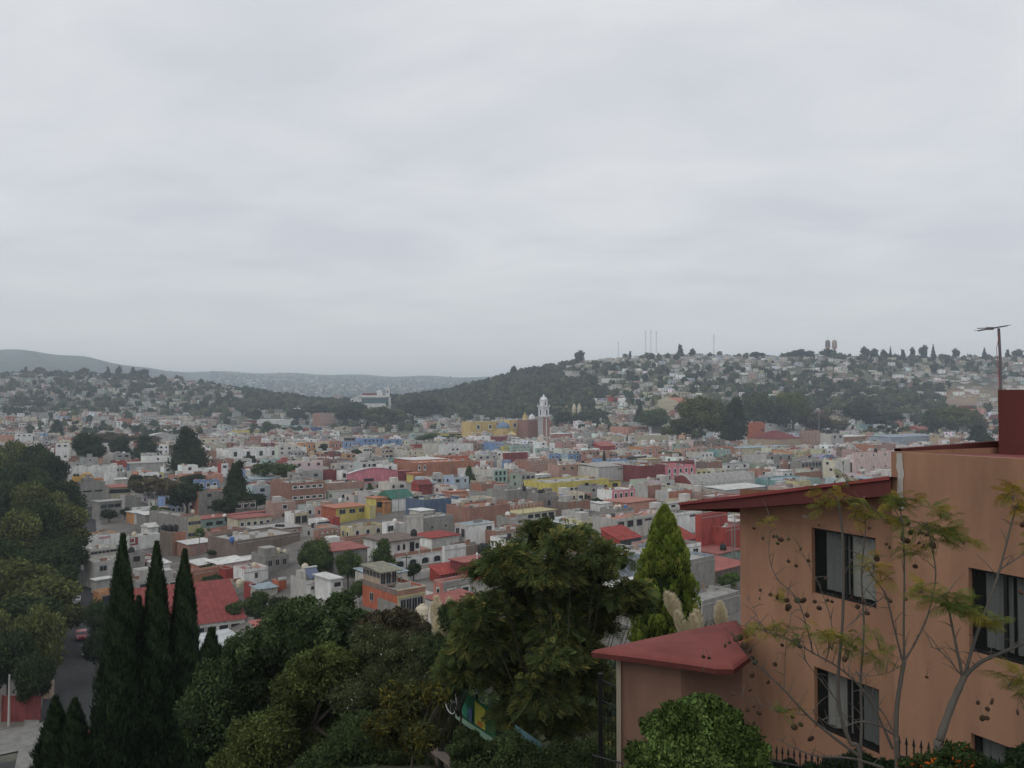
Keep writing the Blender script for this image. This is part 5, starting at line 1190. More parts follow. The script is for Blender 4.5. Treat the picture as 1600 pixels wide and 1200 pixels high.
# individual trees on the hills (the nearest), the rest as one mass
HT.sort(key=lambda t: t[1]); rt_ = random.Random(3)
crest = []
SKYL = [(966, 'the thin faint mast'), (1017, 'the three tall masts'), (1115, 'the single lattice mast'), (1298, 'the pair of water towers'), (1560, 'the roof aerial'), (0, 'the left picture edge'), (225, 'the end of the left hilltop')]; SKN = {}
def sky_label(u, kd):
    a = min(SKYL, key=lambda t: abs(t[0] - u)); side = 'left of' if u < a[0] else 'right of'; k = (a[1], side); SKN[k] = SKN.get(k, 0) + 1
    return f"{dict(round='rounded', tall='upright', cone='pointed')[kd]} dark skyline tree {side} {a[1]}" + ('' if SKN[k] == 1 else f", {ORD[SKN[k] - 1]} of its group")
for u, vt, w_, kd in ((905, 548, 20, 'round'), (1063, 537, 14, 'tall'), (1082, 545, 12, 'round'), (985, 548, 8, 'tall'), (1353, 542, 18, 'round'), (1366, 545, 16, 'round'), (1382, 546, 12, 'round'), (1392, 541, 8, 'cone'), (1411, 545, 12, 'tall'), (1427, 543, 10, 'round'), (1443, 540, 16, 'round'), (1459, 538, 12, 'cone'), (1495, 545, 14, 'round'), (1539, 543, 12, 'cone'), (1239, 548, 28, 'round'), (1296, 545, 34, 'round'), (1252, 546, 22, 'round'), (1185, 550, 26, 'round'), (1265, 548, 20, 'round'), (40, 572, 10, 'tall'), (185, 572, 12, 'round'), (168, 572, 10, 'tall'), (208, 573, 14, 'tall'), (222, 577, 24, 'round'), (60, 574, 22, 'round'), (130, 575, 20, 'round'), (277, 586, 10, 'round'), (315, 592, 12, 'round'), (330, 596, 16, 'round'), (802, 572, 14, 'round'), (1590, 546, 20, 'round'), (1575, 545, 10, 'tall')):
    y = 1560 if u > 700 else 1640; p = P(u, 600, y); p[2] = float(H(p[0], y)) - 1; top = P(u, vt, y)[2]; tree(p, max(6, top - p[2]), w_ * y / F, kd, 'dark', sky_label(u, kd), 'skyline trees on the ' + ('right ridge' if u > 700 else 'left hill'), n=500, size=.075, seed=0, single=True)
NT = 150
for x, y, z in HT[:NT]:
    left = x < -120; tree((x, y, z - .5), rt_.uniform(7, 13), rt_.uniform(7, 12), rt_.choice(['round', 'wide', 'tall', 'round']), rt_.choice(['dark', 'dark', 'mid', 'olive']), place_label('small dark hillside tree', *vname(x, y, 4), y), ('trees at the foot of the left hill' if left else 'trees at the foot of the right hill'), n=420, size=.08, seed=0, single=True)
rest = HT[NT:]; rn = np.random.default_rng(9)
for _ in range(3900):          # closed woodland
    a, b, c, d_ = ((690, 940, 588, 662), (1240, 1480, 600, 655), (380, 560, 606, 650), (540, 740, 616, 655), (640, 780, 600, 640))[int(rn.choice(5, p=[.52, .05, .14, .17, .12]))]; U, v = rn.uniform(a, b), rn.uniform(c, d_); p = G(U, v)
    if 850 < p[1] < 1700 and p[2] < float(H(p[0], p[1])) + 3 and abs(p[1] - 1500) > .01 and (forest(U, v) > .5) and not (880 < U < 1010 and 572 < v < 612): rest.append(tuple(p))
for _ in range(2600):
    U = rn.uniform(330, 900); y = rn.uniform(2400, 6300); x = (U - 800) / F * y; z = float(H(x, y)); rest.append((x, y, z))
rest = np.array(rest); n = len(rest); print('stuff trees', n)
per = 18; sc = rn.uniform(2.4, 7.2, n) * np.where(rest[:, 1] > 2300, 1.3, 1); C0 = rest + np.array((0, 0, 1))[None] * sc[:, None] * .9
d = rdir(n * per, rn); idx = np.repeat(np.arange(n), per); Cc = C0[idx] + d * sc[idx][:, None] * np.array((1, 1, .95)) * (.8 + .25 * rn.random((n * per, 1)))
gcol = np.array([(.052, .068, .038), (.078, .098, .05), (.11, .115, .06), (.038, .054, .034)])[rn.integers(0, 4, n)] * rn.uniform(.75, 1.35, (n, 1))
pl_ = leaves(Cc, rdir(n * per, rn) + d * .3, d + rdir(n * per, rn) * .5, sc[idx] * .38, sc[idx] * .26, gcol[idx] * (1 + rn.normal(0, .25, (n * per, 1))).clip(.4, 1.7))
seg = 6; ph = np.array([-.9, .3, 1.25]); g_ = np.array([[math.cos(p) * math.cos(t), math.cos(p) * math.sin(t), math.sin(p)] for p in ph for t in np.arange(seg) * 2 * np.pi / seg]); m = len(g_)
V = (C0[:, None, :] + g_[None] * (sc[:, None, None] * .85) * (1 + rn.normal(0, .12, (n, m, 1)))).reshape(-1, 3); fl = np.array([[i * seg + j, i * seg + (j + 1) % seg, (i + 1) * seg + (j + 1) % seg, (i + 1) * seg + j] for i in range(2) for j in range(seg)]); Ff = (fl[None] + (np.arange(n) * m)[:, None, None]).reshape(-1, 4)
tag(meshobj('woodland', tris_mesh('woodland', *merge([pl_, (V, Ff, np.repeat(gcol * .8, len(fl), 0))]), LEAF)), 'dark woodland and scattered trees covering the far hills', 'woodland', kind='stuff')

# utility poles and roof aerials standing among the houses
rp_ = random.Random(77)
for _ in range(34):
    u, v = rp_.uniform(170, 1330), rp_.uniform(735, 880); c = G(u, v)
    if overlaps(c[0], c[1], .5, .5, 0, .1) and _ % 2: continue
    L_ = rp_.uniform(6.5, 9.5); top = proj((c[0], c[1], c[2] + L_)); root = empty('utility_pole', c); tag(root, place_label('thin utility pole', top[0], top[1], c[1]), 'pole', 'utility poles among the houses')
    m_ = M((.2, .19, .17), 'plain'); MB().tube([(0, 0, -1), (.03, 0, L_)], [.14, .09], m_, 6).build('post', root); MB().box((-.8, -.05, L_ - .6), (.8, .05, L_ - .48), m_).build('crossarm', root)
# ================================================================== foreground: the orange house
WD = np.array((-.52, 1.0)); WD = WD / np.linalg.norm(WD) * -1           # along the street wall, towards the camera
WA = np.array((5.52, 19.45)); WN = np.array((-WD[1], WD[0])); WN = WN if WN[0] < 0 else -WN   # outward normal
def onwall(u, v, off=0.0):
    """(metres along the wall, height) where the line of sight through a photo pixel meets the wall plane"""
    a, b = ray(u, v); A = WA + WN * off; M_ = np.array([[a, -WD[0]], [1, -WD[1]]]); y, q = np.linalg.solve(M_, A); return q, b * y
ORANGE = M((.30, .165, .105), 'near', name='orange_plaster'); DRED = M((.105, .03, .027), 'near', name='dark_red_paint'); RROOF = M((.19, .056, .05), 'near', name='red_roof_paint'); DOR = M((.20, .115, .085), 'near', name='shaded_orange_plaster')  # DOR: the orange plaster again, darkened so the annex walls carry their shade
oh_root = empty('orange_house', (WA[0], WA[1], -8), math.atan2(WD[1], WD[0])); tag(oh_root, 'large orange house with dark red eave, red roof box and curtained windows', 'house')
# local frame: x along the wall towards the camera, y = to the left of x; outward normal sign:
sgn = 1 if (np.cross(np.append(WD, 0), np.append(WN, 0))[2] > 0) else -1
def wl(q, off, z): return (q, sgn * off, z + 8)
def wallholes(name, q0, q1, z0, z1, holes, off, mat, parent, depth=.16):
    mb = MB(); xs = sorted({q0, q1, *[h[0] for h in holes], *[h[1] for h in holes]}); zs = sorted({z0, z1, *[h[2] for h in holes], *[h[3] for h in holes]})
    for i in range(len(xs) - 1):
        for j in range(len(zs) - 1):
            cx_, cz_ = (xs[i] + xs[i + 1]) / 2, (zs[j] + zs[j + 1]) / 2
            if any(h[0] < cx_ < h[1] and h[2] < cz_ < h[3] for h in holes): continue
            mb.poly([wl(xs[i], off, zs[j]), wl(xs[i + 1], off, zs[j]), wl(xs[i + 1], off, zs[j + 1]), wl(xs[i], off, zs[j + 1])], mat)
    for a, b, c, d in holes:
        for p, q in (((a, c), (b, c)), ((b, c), (b, d)), ((b, d), (a, d)), ((a, d), (a, c))): mb.poly([wl(p[0], off, p[1]), wl(q[0], off, q[1]), wl(q[0], off - depth, q[1]), wl(p[0], off - depth, p[1])], mat)
    return mb.build(name, parent)
OFF = .42; qs, _ = onwall(1393, 760, OFF); QE = 10.2
def hole(u0, u1, v0, v1, off): a, z1_ = onwall(u0, v0, off); b, z2_ = onwall(u1, v0, off); _, z3 = onwall(u0, v1, off); return (a, b, z3, (z1_ + z2_) / 2)
h1 = hole(1268, 1368, 832, 926, 0); h2_ = (h1[0] + .03, h1[1] + .03, onwall(1272, 1136)[1], onwall(1272, 1041)[1]); h3 = hole(1513, 1620, 896, 1018, OFF); h4 = (h3[0], h3[1], h2_[2] - .1, h2_[3])
zl = onwall(1155, 790)[1]; zr_ = onwall(1393, 760)[1]; ztop = -.86
wallholes('wall', 0, qs - .02, -9, -2.55, [h1, h2_], 0, ORANGE, oh_root); 
wallholes('tall_wall', qs, QE, -9, ztop, [h3, h4], OFF, ORANGE, oh_root)
mb = MB(); D_ = 9.
mb.poly([wl(0, 0, -9), wl(0, -D_, -9), wl(0, -D_, -2.6), wl(0, 0, -2.0)], ORANGE); mb.poly([wl(qs, OFF, -9), wl(qs, -D_, -9), wl(qs, -D_, ztop), wl(qs, OFF, ztop)], ORANGE)
mb.poly([wl(QE, OFF, -9), wl(QE, -D_, -9), wl(QE, -D_, ztop), wl(QE, OFF, ztop)], ORANGE); mb.build('side_wall', oh_root)
mb = MB(); e0_, e1_ = onwall(1155, 793, .62)[1], onwall(1392, 773, .62)[1]; mb.poly([wl(0, 0, -2.55), wl(qs - .02, 0, -2.55), wl(qs - .02, 0, e1_), wl(0, 0, e0_)], ORANGE); mb.build('wall_top', oh_root)
mb = MB(); mb.poly([wl(qs, OFF, ztop), wl(QE, OFF, ztop), wl(QE, OFF - .15, ztop), wl(qs, OFF - .15, ztop)], ORANGE); mb.poly([wl(qs, OFF - .15, ztop - .02), wl(QE, OFF - .15, ztop - .02), wl(QE, -D_, ztop - .35), wl(qs, -D_, ztop - .35)], RROOF); mb.build('flat_roof', oh_root)
# red parapet across the roof, red tank box
a0, b0 = P(1408, 701, 15.9), P(1562, 689, 17.6)
loc = lambda p: Vector((p[0] - WA[0], p[1] - WA[1], p[2] + 8)); RI = Matrix.Rotation(-math.atan2(WD[1], WD[0]), 3, 'Z')
def L3(p): return tuple(RI @ loc(p))
mb = MB(); n_ = np.array((-(b0 - a0)[1], (b0 - a0)[0], 0)); n_ = n_ / np.linalg.norm(n_) * .15
mb.poly([L3(p) for p in (a0 - (0, 0, .6), b0 - (0, 0, .6), b0, a0)], DRED); mb.poly([L3(p) for p in (a0, b0, b0 + n_, a0 + n_)], DRED); mb.poly([L3(p) for p in (a0 - (0, 0, .6) + n_, a0 + n_, b0 + n_, b0 - (0, 0, .6) + n_)], DRED); mb.build('red_parapet', oh_root)
c0 = P(1559, 609, 16.6); mb = MB(); X0, Y0, Z1 = c0; 
q = [(X0, Y0), (X0 + 3.2, Y0 - .9), (X0 + 5.2, Y0 + 2.3), (X0 + 2.2, Y0 + 3.2)]
for k in range(4): a, b = q[k], q[(k + 1) % 4]; mb.poly([L3((*a, -1.4)), L3((*b, -1.4)), L3((*b, Z1)), L3((*a, Z1))], DRED)
mb.poly([L3((*p, Z1)) for p in q], DRED); mb.build('roof_box', oh_root)
# eave: dark red fascia and sloping roof sheet
mb = MB(); oe = .62
pts = [(1062, 786, 797), (1155, 775, 794), (1270, 760, 786), (1392, 745, 774)]; rows = []
for u, v0, v1 in pts: q_, z_ = onwall(u, v0, oe); rows.append((q_, z_, onwall(u, v1, oe)[1]))
for (qa, za, wa), (qb, zb, wb) in zip(rows, rows[1:]):
    mb.poly([wl(qa, oe, wa), wl(qb, oe, wb), wl(qb, oe, zb), wl(qa, oe, za)], DRED); mb.poly([wl(qa, oe, za), wl(qb, oe, zb), wl(qb, -D_, zb - .9), wl(qa, -D_, za - .9)], DRED)
    mb.poly([wl(qa, oe, wa), wl(qb, oe, wb), wl(qb, 0.0, wb - .02), wl(qa, 0.0, wa - .02)], DRED)
    mb.poly([wl(qa, oe + .05, za - .05), wl(qb, oe + .05, zb - .05), wl(qb, oe + .05, zb + .015), wl(qa, oe + .05, za + .015)], M((.24, .05, .05), 'near')); mb.poly([wl(qa, oe, za + .015), wl(qb, oe, zb + .015), wl(qb, oe + .05, zb + .015), wl(qa, oe + .05, za + .015)], M((.24, .05, .05), 'near'))
qa, za, wa = rows[0]; mb.poly([wl(qa, oe, wa), wl(qa, oe, za), wl(qa, -D_, za - .9), wl(qa, -D_, wa - .9)], DRED); mb.build('eave', oh_root)
mb = MB(); x = qs + .13; rw = random.Random(4); 
L_ = []; R_ = []
for k in range(9): z = ztop - .02 - k * .13; L_.append(wl(x + rw.uniform(-.02, .02), OFF + .012, z)); R_.append(wl(x + .13 + rw.uniform(-.02, .03), OFF + .012, z))
for k in range(8): mb.poly([L_[k], R_[k], R_[k + 1], L_[k + 1]], M((.48, .45, .42), 'near'))
mb.build('plaster_patch', oh_root)
qp, zp = onwall(1257, 806); MB().poly([wl(qp - .07, .012, zp - .03), wl(qp + .1, .012, zp - .045), wl(qp + .09, .012, zp + .02), wl(qp - .03, .012, zp + .03)], M((.42, .34, .28), 'near')).build('plaster_patch', oh_root)
DK = M((.012, .012, .013), 'plain', name='dark_room'); CUR = M((.21, .22, .22), 'near', name='curtain_cloth'); CUR2 = M((.32, .32, .30), 'near', name='pale_curtain_cloth'); BLK = M((.012, .012, .013), 'metal', name='black_iron')
PANE = bpy.data.materials.new('clear_pane'); PANE.use_nodes = True; b_ = PANE.node_tree.nodes['Principled BSDF']; b_.inputs['Base Color'].default_value = (.03, .035, .035, 1); b_.inputs['Roughness'].default_value = .06; b_.inputs['Alpha'].default_value = .28
def bigwindow(hl, off, curtains):
    a, b, c, d = hl; w = MB(); t = .05; y = off - .12
    for (p, q, e_, f) in ((a, b, c, c + t), (a, b, d - t, d), (a, a + t, c + t, d - t), (b - t, b, c + t, d - t), ((a + b) / 2 - .03, (a + b) / 2 + .03, c + t, d - t)):
        A_, B_ = wl(p, y - .03, e_), wl(q, y + .02, f); w.box((A_[0], min(A_[1], B_[1]), A_[2]), (B_[0], max(A_[1], B_[1]), B_[2]), BLK)
    o = w.build('window', oh_root); 
    for k in range(2):
        p, q = (a + t, (a + b) / 2 - .03) if k == 0 else ((a + b) / 2 + .03, b - t); MB().poly([wl(p, y, c + t), wl(q, y, c + t), wl(q, y, d - t), wl(p, y, d - t)], PANE).build('pane', o)
    bk = MB(); bk.poly([wl(a - .2, off - 1.2, c - .3), wl(b + .2, off - 1.2, c - .3), wl(b + .2, off - 1.2, d + .2), wl(a - .2, off - 1.2, d + .2)], DK)
    for p, q in (((a, c), (b, c)), ((b, c), (b, d)), ((b, d), (a, d)), ((a, d), (a, c))): bk.poly([wl(p[0], off - .161, p[1]), wl(q[0], off - .161, q[1]), wl(q[0], off - 1.2, q[1]), wl(p[0], off - 1.2, p[1])], DK)
    bk.build('room', oh_root)
    for f0, f1, m in curtains:       # vertical folds
        n = max(2, int((f1 - f0) * 9)); cmb = MB(); x0, x1 = a + (b - a) * f0, a + (b - a) * f1
        for i in range(n * 6):
            s0, s1 = i / (n * 6), (i + 1) / (n * 6); g = lambda s: off - .24 + .022 * math.sin(s * n * 6.283) 
            cmb.poly([wl(x0 + (x1 - x0) * s0, g(s0), c + .1), wl(x0 + (x1 - x0) * s1, g(s1), c + .1), wl(x0 + (x1 - x0) * s1, g(s1), d - .04), wl(x0 + (x1 - x0) * s0, g(s0), d - .04)], m)
        cmb.build('curtain', o)
bigwindow(h1, 0, [(.12, .50, CUR), (.54, .98, CUR2)]); bigwindow(h2_, 0, [(.10, .5, CUR2), (.66, .98, CUR)]); bigwindow(h3, OFF, [(.14, .55, CUR), (.6, .95, CUR)]); bigwindow(h4, OFF, [(.05, .9, CUR)])
# roof aerial
pa = P(1563, 609, 17.2); pa[2] = P(1563, 609, 17.2)[2]; pt = P(1560.5, 513, 17.2); ar = empty('roof_aerial', pa); tag(ar, 'thin television aerial on a bent mast above the red roof box', 'aerial'); AM = M((.13, .12, .13), 'metal')
rel = lambda p: tuple(np.array(p) - pa)
MB().tube([rel(pa), rel((pa + pt) / 2 + (.015, 0, 0)), rel(pt)], [.034, .03, .028], AM, 8).build('mast', ar)
MB().bar(rel(P(1528, 517, 17.0)), rel(P(1574, 509, 17.3)), .014, AM, 6).build('boom', ar); MB().bar(rel(P(1527, 513, 17.3)), rel(P(1548, 512.5, 17.2)), .011, AM, 6).build('boom', ar); MB().box(rel(P(1543, 515, 17.25)), tuple(np.array(rel(P(1553, 511, 17.25))) + (0, .08, 0)), AM).build('junction_box', ar)
for k in range(5): u = 1530 + k * 10; c_ = P(u, 516 - k * 1.7, 17.1); MB().bar(rel(c_ - (0, .22, 0)), rel(c_ + (.02, .22, .01)), .006, AM, 5).build('element', ar)
MB().tube([rel(P(1562, 520, 17.18)), rel(P(1557, 545, 17.15)), rel(P(1559.5, 575, 17.15)), rel(P(1561, 605, 17.1))], [.006] * 4, M((.4, .1, .1), 'plain'), 5).build('cable', ar)
# annex with the thick red roof
an = empty('garden_annex', (3.6, 17.5, -8)); tag(an, 'brown-orange annex with a thick rounded red roof beside the orange house', 'annex')
A3 = lambda p: (p[0] - 3.6, p[1] - 17.5, p[2] + 8)
zr2 = -5.3; Lp = P(925, 1012, 17.6); Np = P(1130, 1031, 16.5); Rp = P(1178, 1022, 16.9); Kp = np.array((5.75, 20.1, 0)); zb_ = -5.17
ring = [np.array((Lp[0], Lp[1])), (P(1000, 1018, 17.2)[:2]), (P(1070, 1026, 16.8)[:2]), np.array((Np[0] - .15, Np[1])), np.array((Np[0] + .2, Np[1] - .02)), np.array(P(1172, 1024, 17.3)[:2]), np.array((5.54, 19.3)), np.array((5.6, 20.1))]
mb = MB(); cen = np.mean(ring, 0); N8 = len(ring)
for k in range(N8):
    a, b = ring[k], ring[(k + 1) % N8]
    lv = []
    for s_, dz in ((.0, -.17), (-.012, -.06), (.03, -.005), (.10, .02), (.45, .05)):
        lv.append(((a + (cen - a) * s_), (b + (cen - b) * s_), zr2 + dz))
    for (a1, b1, z1), (a2, b2, z2) in zip(lv, lv[1:]): mb.poly([A3((*a1, z1)), A3((*b1, z1)), A3((*b2, z2)), A3((*a2, z2))], RROOF if z1 > zr2 - .1 else DRED)
    mb.poly([A3((*lv[-1][0], lv[-1][2])), A3((*lv[-1][1], lv[-1][2])), A3((*cen, zr2 + .06))], RROOF)
    mb.poly([A3((*a, zr2 - .17)), A3((*b, zr2 - .17)), A3((*cen, zr2 - .2))], DRED)
mb.build('roof', an)
w0, w1, w2 = P(970, 1040, 17.7), P(1064, 1040, 17.3), P(1160, 1040, 17.6)
for a, b in ((w0, w1), (w1, w2)): MB().poly([A3((a[0], a[1], -9.5)), A3((b[0], b[1], -9.5)), A3((b[0], b[1], zr2 - .15)), A3((a[0], a[1], zr2 - .15))], DOR).build('wall', an)
MB().poly([A3((w0[0], w0[1], -9.5)), A3((w0[0], w0[1], zr2 - .15)), A3((w0[0] + .5, w0[1] + .55, zr2 - .15)), A3((w0[0] + .5, w0[1] + .55, -9.5))], DOR).build('wall', an)
MB().box(A3((w0[0] - .09, w0[1] - .08, -9.5)), A3((w0[0] - .012, w0[1] + .06, zr2 - .16)), M((.3, .26, .2), 'near')).build('corner_pillar', an)
# iron fences
def fence(p0, p1, n, ztop_, zbot, label, group=None, spear=True, rails=(.12,), rb=.011, posts=()):
    p0, p1 = np.array(p0, float), np.array(p1, float); r = empty('iron_fence', (p0[0], p0[1], zbot)); tag(r, label, 'fence', group); Hh = ztop_ - zbot; d = p1 - p0
    b = MB(); b.bar((0, 0, 0), (0, 0, Hh - .06), rb, BLK, 5)
    if spear: b.bar((0, 0, Hh - .08), (0, 0, Hh + .03), .024, BLK, 5, .002)
    me = b.mesh('bar'); slope = (p1[2] - p0[2]) if len(p0) > 2 else 0
    for i in range(n): t = i / (n - 1); meshobj('bar', me, r, (d[0] * t, d[1] * t, slope * t))
    for rz_ in rails: MB().bar((0, 0, Hh - rz_), (d[0], d[1], Hh - rz_ + slope), .02, BLK, 4).build('rail', r)
    for t in posts: MB().box((d[0] * t - .05, d[1] * t - .05, slope * t - .3), (d[0] * t + .05, d[1] * t + .05, slope * t + Hh + .12), BLK).build('post', r)
    return r
f0, f1 = P(1178, 1161, 12.6), P(1345, 1161, 11.9); fence((*f0[:2], 0), (*f1[:2], 0), 19, f0[2], -7.4, 'black spear topped fence in front of the lower curtained window', rails=(.22, 1.9))
f0, f1 = P(1405, 1152, 11.2), P(1640, 1150, 10.2); fence((*f0[:2], 0), (*f1[:2], 0), 20, f0[2], -7.4, 'black spear topped fence behind the orange flowers at bottom right', rails=(.26, 1.9))
f0, f1 = P(925, 1178, 17.9), P(980, 1178, 17.4); fence((*f0[:2], 0), (*f1[:2], 0), 9, f0[2], -9.6, 'low black fence at the foot of the annex wall', spear=False, rails=(.02, 1.3))
f0, f1 = P(938, 1060, 19.2), P(968, 1058, 18.6); fence((*f0[:2], 0), (*f1[:2], 0), 6, f0[2], -10, 'tall black gate left of the annex corner', spear=False, rails=(.02, .5, 2.2), posts=(0, 1))
f0, f1 = P(617, 1016, 38), P(745, 1088, 30.5); fence((*f0[:2], 0), (*f1[:2], P(745, 1088, 30.5)[2] - f0[2]), 46, f0[2], f0[2] - 2.6, 'long dark fence running down the street with a thick end post', spear=False, rails=(.02, 2.4), posts=(0, .5, 1), rb=.014)
# banner with a bicycle on the fence
bn = empty('street_banner', (0, 29, -12)); tag(bn, 'dark green banner with bicycle wheel and 100% NATURAL lettering on the fence', 'banner')
B0, B1 = P(697, 1112, 31.6), P(775, 1168, 28.0); zt0, zt1 = P(697, 1062, 31.6)[2], P(775, 1112, 28.0)[2]
BX = lambda s, t: np.array((B0[0] + (B1[0] - B0[0]) * s, B0[1] + (B1[1] - B0[1]) * s, (B0[2] + (B1[2] - B0[2]) * s) * (1 - t) + (zt0 + (zt1 - zt0) * s) * t))
nb = np.cross(BX(1, 0) - BX(0, 0), (0, 0, 1)); nb = nb / np.linalg.norm(nb); nb = nb if nb[1] < 0 else -nb
def bpoly(name, pts, m, off): return MB().poly([tuple(BX(*p) + nb * off - (0, 29, -12)) for p in pts], m).build(name, bn)
mb = MB(); n = 16
for i in range(n):
    s0, s1 = i / n, (i + 1) / n; g = lambda s: .02 * math.sin(s * 19); col = M((.012, .02, .018), 'plain') if i < 6 else M((.02, .11, .05), 'plain')
    mb.poly([tuple(BX(s0, 0) + nb * g(s0) - (0, 29, -12)), tuple(BX(s1, 0) + nb * g(s1) - (0, 29, -12)), tuple(BX(s1, 1) + nb * g(s1) - (0, 29, -12)), tuple(BX(s0, 1) + nb * g(s0) - (0, 29, -12))], col)
mb.build('cloth', bn)
bpoly('pale_band', [(.22, .03), (.98, .03), (.98, .22), (.22, .17)], M((.25, .38, .28), 'plain'), .03); bpoly('teal_shape', [(.30, .30), (.46, .26), (.5, .55), (.40, .75), (.28, .6)], M((.04, .2, .13), 'plain'), .031)
bpoly('yellow_panel', [(.62, .28), (.82, .28), (.82, .88), (.62, .94)], M((.38, .38, .06), 'plain'), .032); bpoly('orange_fruit', [(.66, .3), (.75, .27), (.78, .42), (.68, .45)], M((.4, .16, .03), 'plain'), .036); bpoly('blue_figure', [(.50, .25), (.56, .25), (.57, .6), (.53, .7), (.49, .55)], M((.08, .12, .22), 'plain'), .033); bpoly('red_corner', [(.93, -.03), (1.0, -.03), (1.0, .09), (.94, .07)], M((.5, .03, .04), 'plain'), .037)
wp = [tuple(BX(.12 + .13 * math.cos(t), .5 + .42 * math.sin(t)) + nb * .04 - (0, 29, -12)) for t in np.linspace(0, 6.283, 25)]
mb = MB(); [mb.bar(a, b, .022, WHITE, 5) for a, b in zip(wp, wp[1:])]; wh_ = mb.build('bicycle_wheel', bn)
mb = MB(); c_ = tuple(BX(.12, .5) + nb * .04 - (0, 29, -12)); [mb.bar(c_, wp[k], .005, WHITE, 3) for k in range(0, 24, 3)]; mb.build('spokes', wh_)
cu = bpy.data.curves.new('lettering', 'FONT'); cu.body = '100% NATURAL'; cu.size = .42; cu.extrude = .003; cu.offset = .008; to = bpy.data.objects.new('lettering', cu); COL.objects.link(to)
bpy.context.view_layer.update(); dg = bpy.context.evaluated_depsgraph_get(); me = bpy.data.meshes.new_from_object(to.evaluated_get(dg)); bpy.data.objects.remove(to)
me.materials.clear(); me.materials.append(M((.015, .05, .03), 'plain')); ex = (BX(1, 0) - BX(0, 0)); Lb = np.linalg.norm(ex); ex = ex / Lb; ez = np.array((0, 0, 1.)); ex2 = ex; wtx = max(v.co.x for v in me.vertices)
o = meshobj('lettering', me, bn); s_ = Lb * .68 / wtx
o.matrix_local = Matrix(((ex2[0] * s_, 0, nb[0], 0), (ex2[1] * s_, 0, nb[1], 0), (ex2[2] * s_, s_, nb[2], 0), (0, 0, 0, 1))); pz = BX(.28, .075) + nb * .04 - np.array((0, 29, -12)); o.matrix_local.translation = Vector(pz)
mb = MB(); q = [P(805, 1132, 24), P(845, 1160, 23), P(850, 1215, 23), P(806, 1215, 24)]; mb.poly([tuple(p - q[0]) for p in q], M((.09, .17, .19), 'plaster')); tag(mb.build('tarpaulin', None, q[0]), 'crumpled pale teal tarpaulin hanging behind the big tree', 'tarpaulin')
# retaining wall and pavement at the bottom
mb = MB(); m = M((.26, .21, .17), 'near', name='pinkish_wall'); a = P(672, 1158, 27); b = P(760, 1225, 23); mb.poly([tuple(a), tuple(b), (b[0], b[1], -15), (a[0], a[1], -15)], m); a2, b2 = a + (-.5, .1, 0), b + (-.5, .1, 0); mb.poly([tuple(a2), tuple(b2), tuple(b), tuple(a)], m); mb.poly([tuple(a2), tuple(a), (a[0], a[1], -15), (a2[0], a2[1], -15)], m); tag(mb.build('retaining_wall'), 'pinkish low retaining wall at the bottom below the banner', 'wall')
p = P(689, 1165, 26); pp = pole(689, 1140, 1210, 'thin dark post beside the pinkish retaining wall', col=(.05, .05, .05), arm=False, y=26)
# ================================================================== cars, gate
def car(p, rz, body, label, suv=False):
    r = empty('parked_car', p, rz); tag(r, label, 'car', 'cars on the avenue'); m = M(body, 'gloss'); h = .25 if suv else 0
    prof = [(-2.1, .35), (-2.12, .75), (-1.9, .92 + h), (-1.35, 1.0 + h), (-.75, 1.42 + h), (.95, 1.45 + h), (1.6, 1.05 + h), (2.1, .95 + h), (2.15, .4)]
    b = MB(); n = len(prof)
    for s in (-1, 1): b.poly([(x, s * .82, z) for x, z in (prof if s < 0 else prof[::-1])], m)
    for i in range(n): (x0, z0), (x1, z1) = prof[i], prof[(i + 1) % n]; b.poly([(x0, -.82, z0), (x0, .82, z0), (x1, .82, z1), (x1, -.82, z1)], m)
    b.build('body', r)
    MB().poly([(-1.3, -.7, 1.04 + h), (-.8, -.66, 1.40 + h), (-.8, .66, 1.40 + h), (-1.3, .7, 1.04 + h)], GLASS).build('windscreen', r).location = (-.03, 0, .015)
    MB().poly([(1.0, -.66, 1.42 + h), (1.55, -.7, 1.09 + h), (1.55, .7, 1.09 + h), (1.0, .66, 1.42 + h)], GLASS).build('rear_window', r).location = (.03, 0, .015)
    for s in (-1, 1):
        MB().poly([(-1.15, s * .835, 1.0 + h), (-.75, s * .835, 1.36 + h), (.9, s * .835, 1.38 + h), (1.4, s * .835, 1.06 + h)], GLASS).build('side_window', r)
        for x in (-1.35, 1.3): MB().bar((x, s * .62, .33), (x, s * .86, .33), .33, M((.02, .02, .02), 'plain'), 14).build('wheel', r)
        MB().box((-2.16, s * .6 - .15, .62), (-2.08, s * .6 + .15, .78), WHITE).build('headlight', r); MB().box((2.1, s * .6 - .15, .66), (2.17, s * .6 + .15, .82), MC('red')).build('tail_light', r)
    return r
def gp(u, v): g_ = G(u, v); g_[2] = float(H(g_[0], g_[1])) + .12; return g_
dr = math.atan2(1, -.53)
car(gp(119, 944), dr + math.pi, (.55, .55, .56), 'white car driving between the dark avenue trees', True); car(gp(127, 1000), dr, (.30, .02, .03), 'dark red car parked under the round roadside tree'); car(gp(136, 1024), dr, (.05, .055, .06), 'dark grey car parked nearest behind the red one'); car(gp(142, 1166), dr + 1.2, (.45, .02, .03), 'bright red car half hidden by the tallest cypress')
gt = empty('red_gate', G(32, 1138)); tag(gt, 'red sheet metal gate behind the thin white pole', 'gate'); g0, g1 = P(3, 1145, gt.location.y + 2), P(62, 1130, gt.location.y + 2)
gm = MB(); n = 14
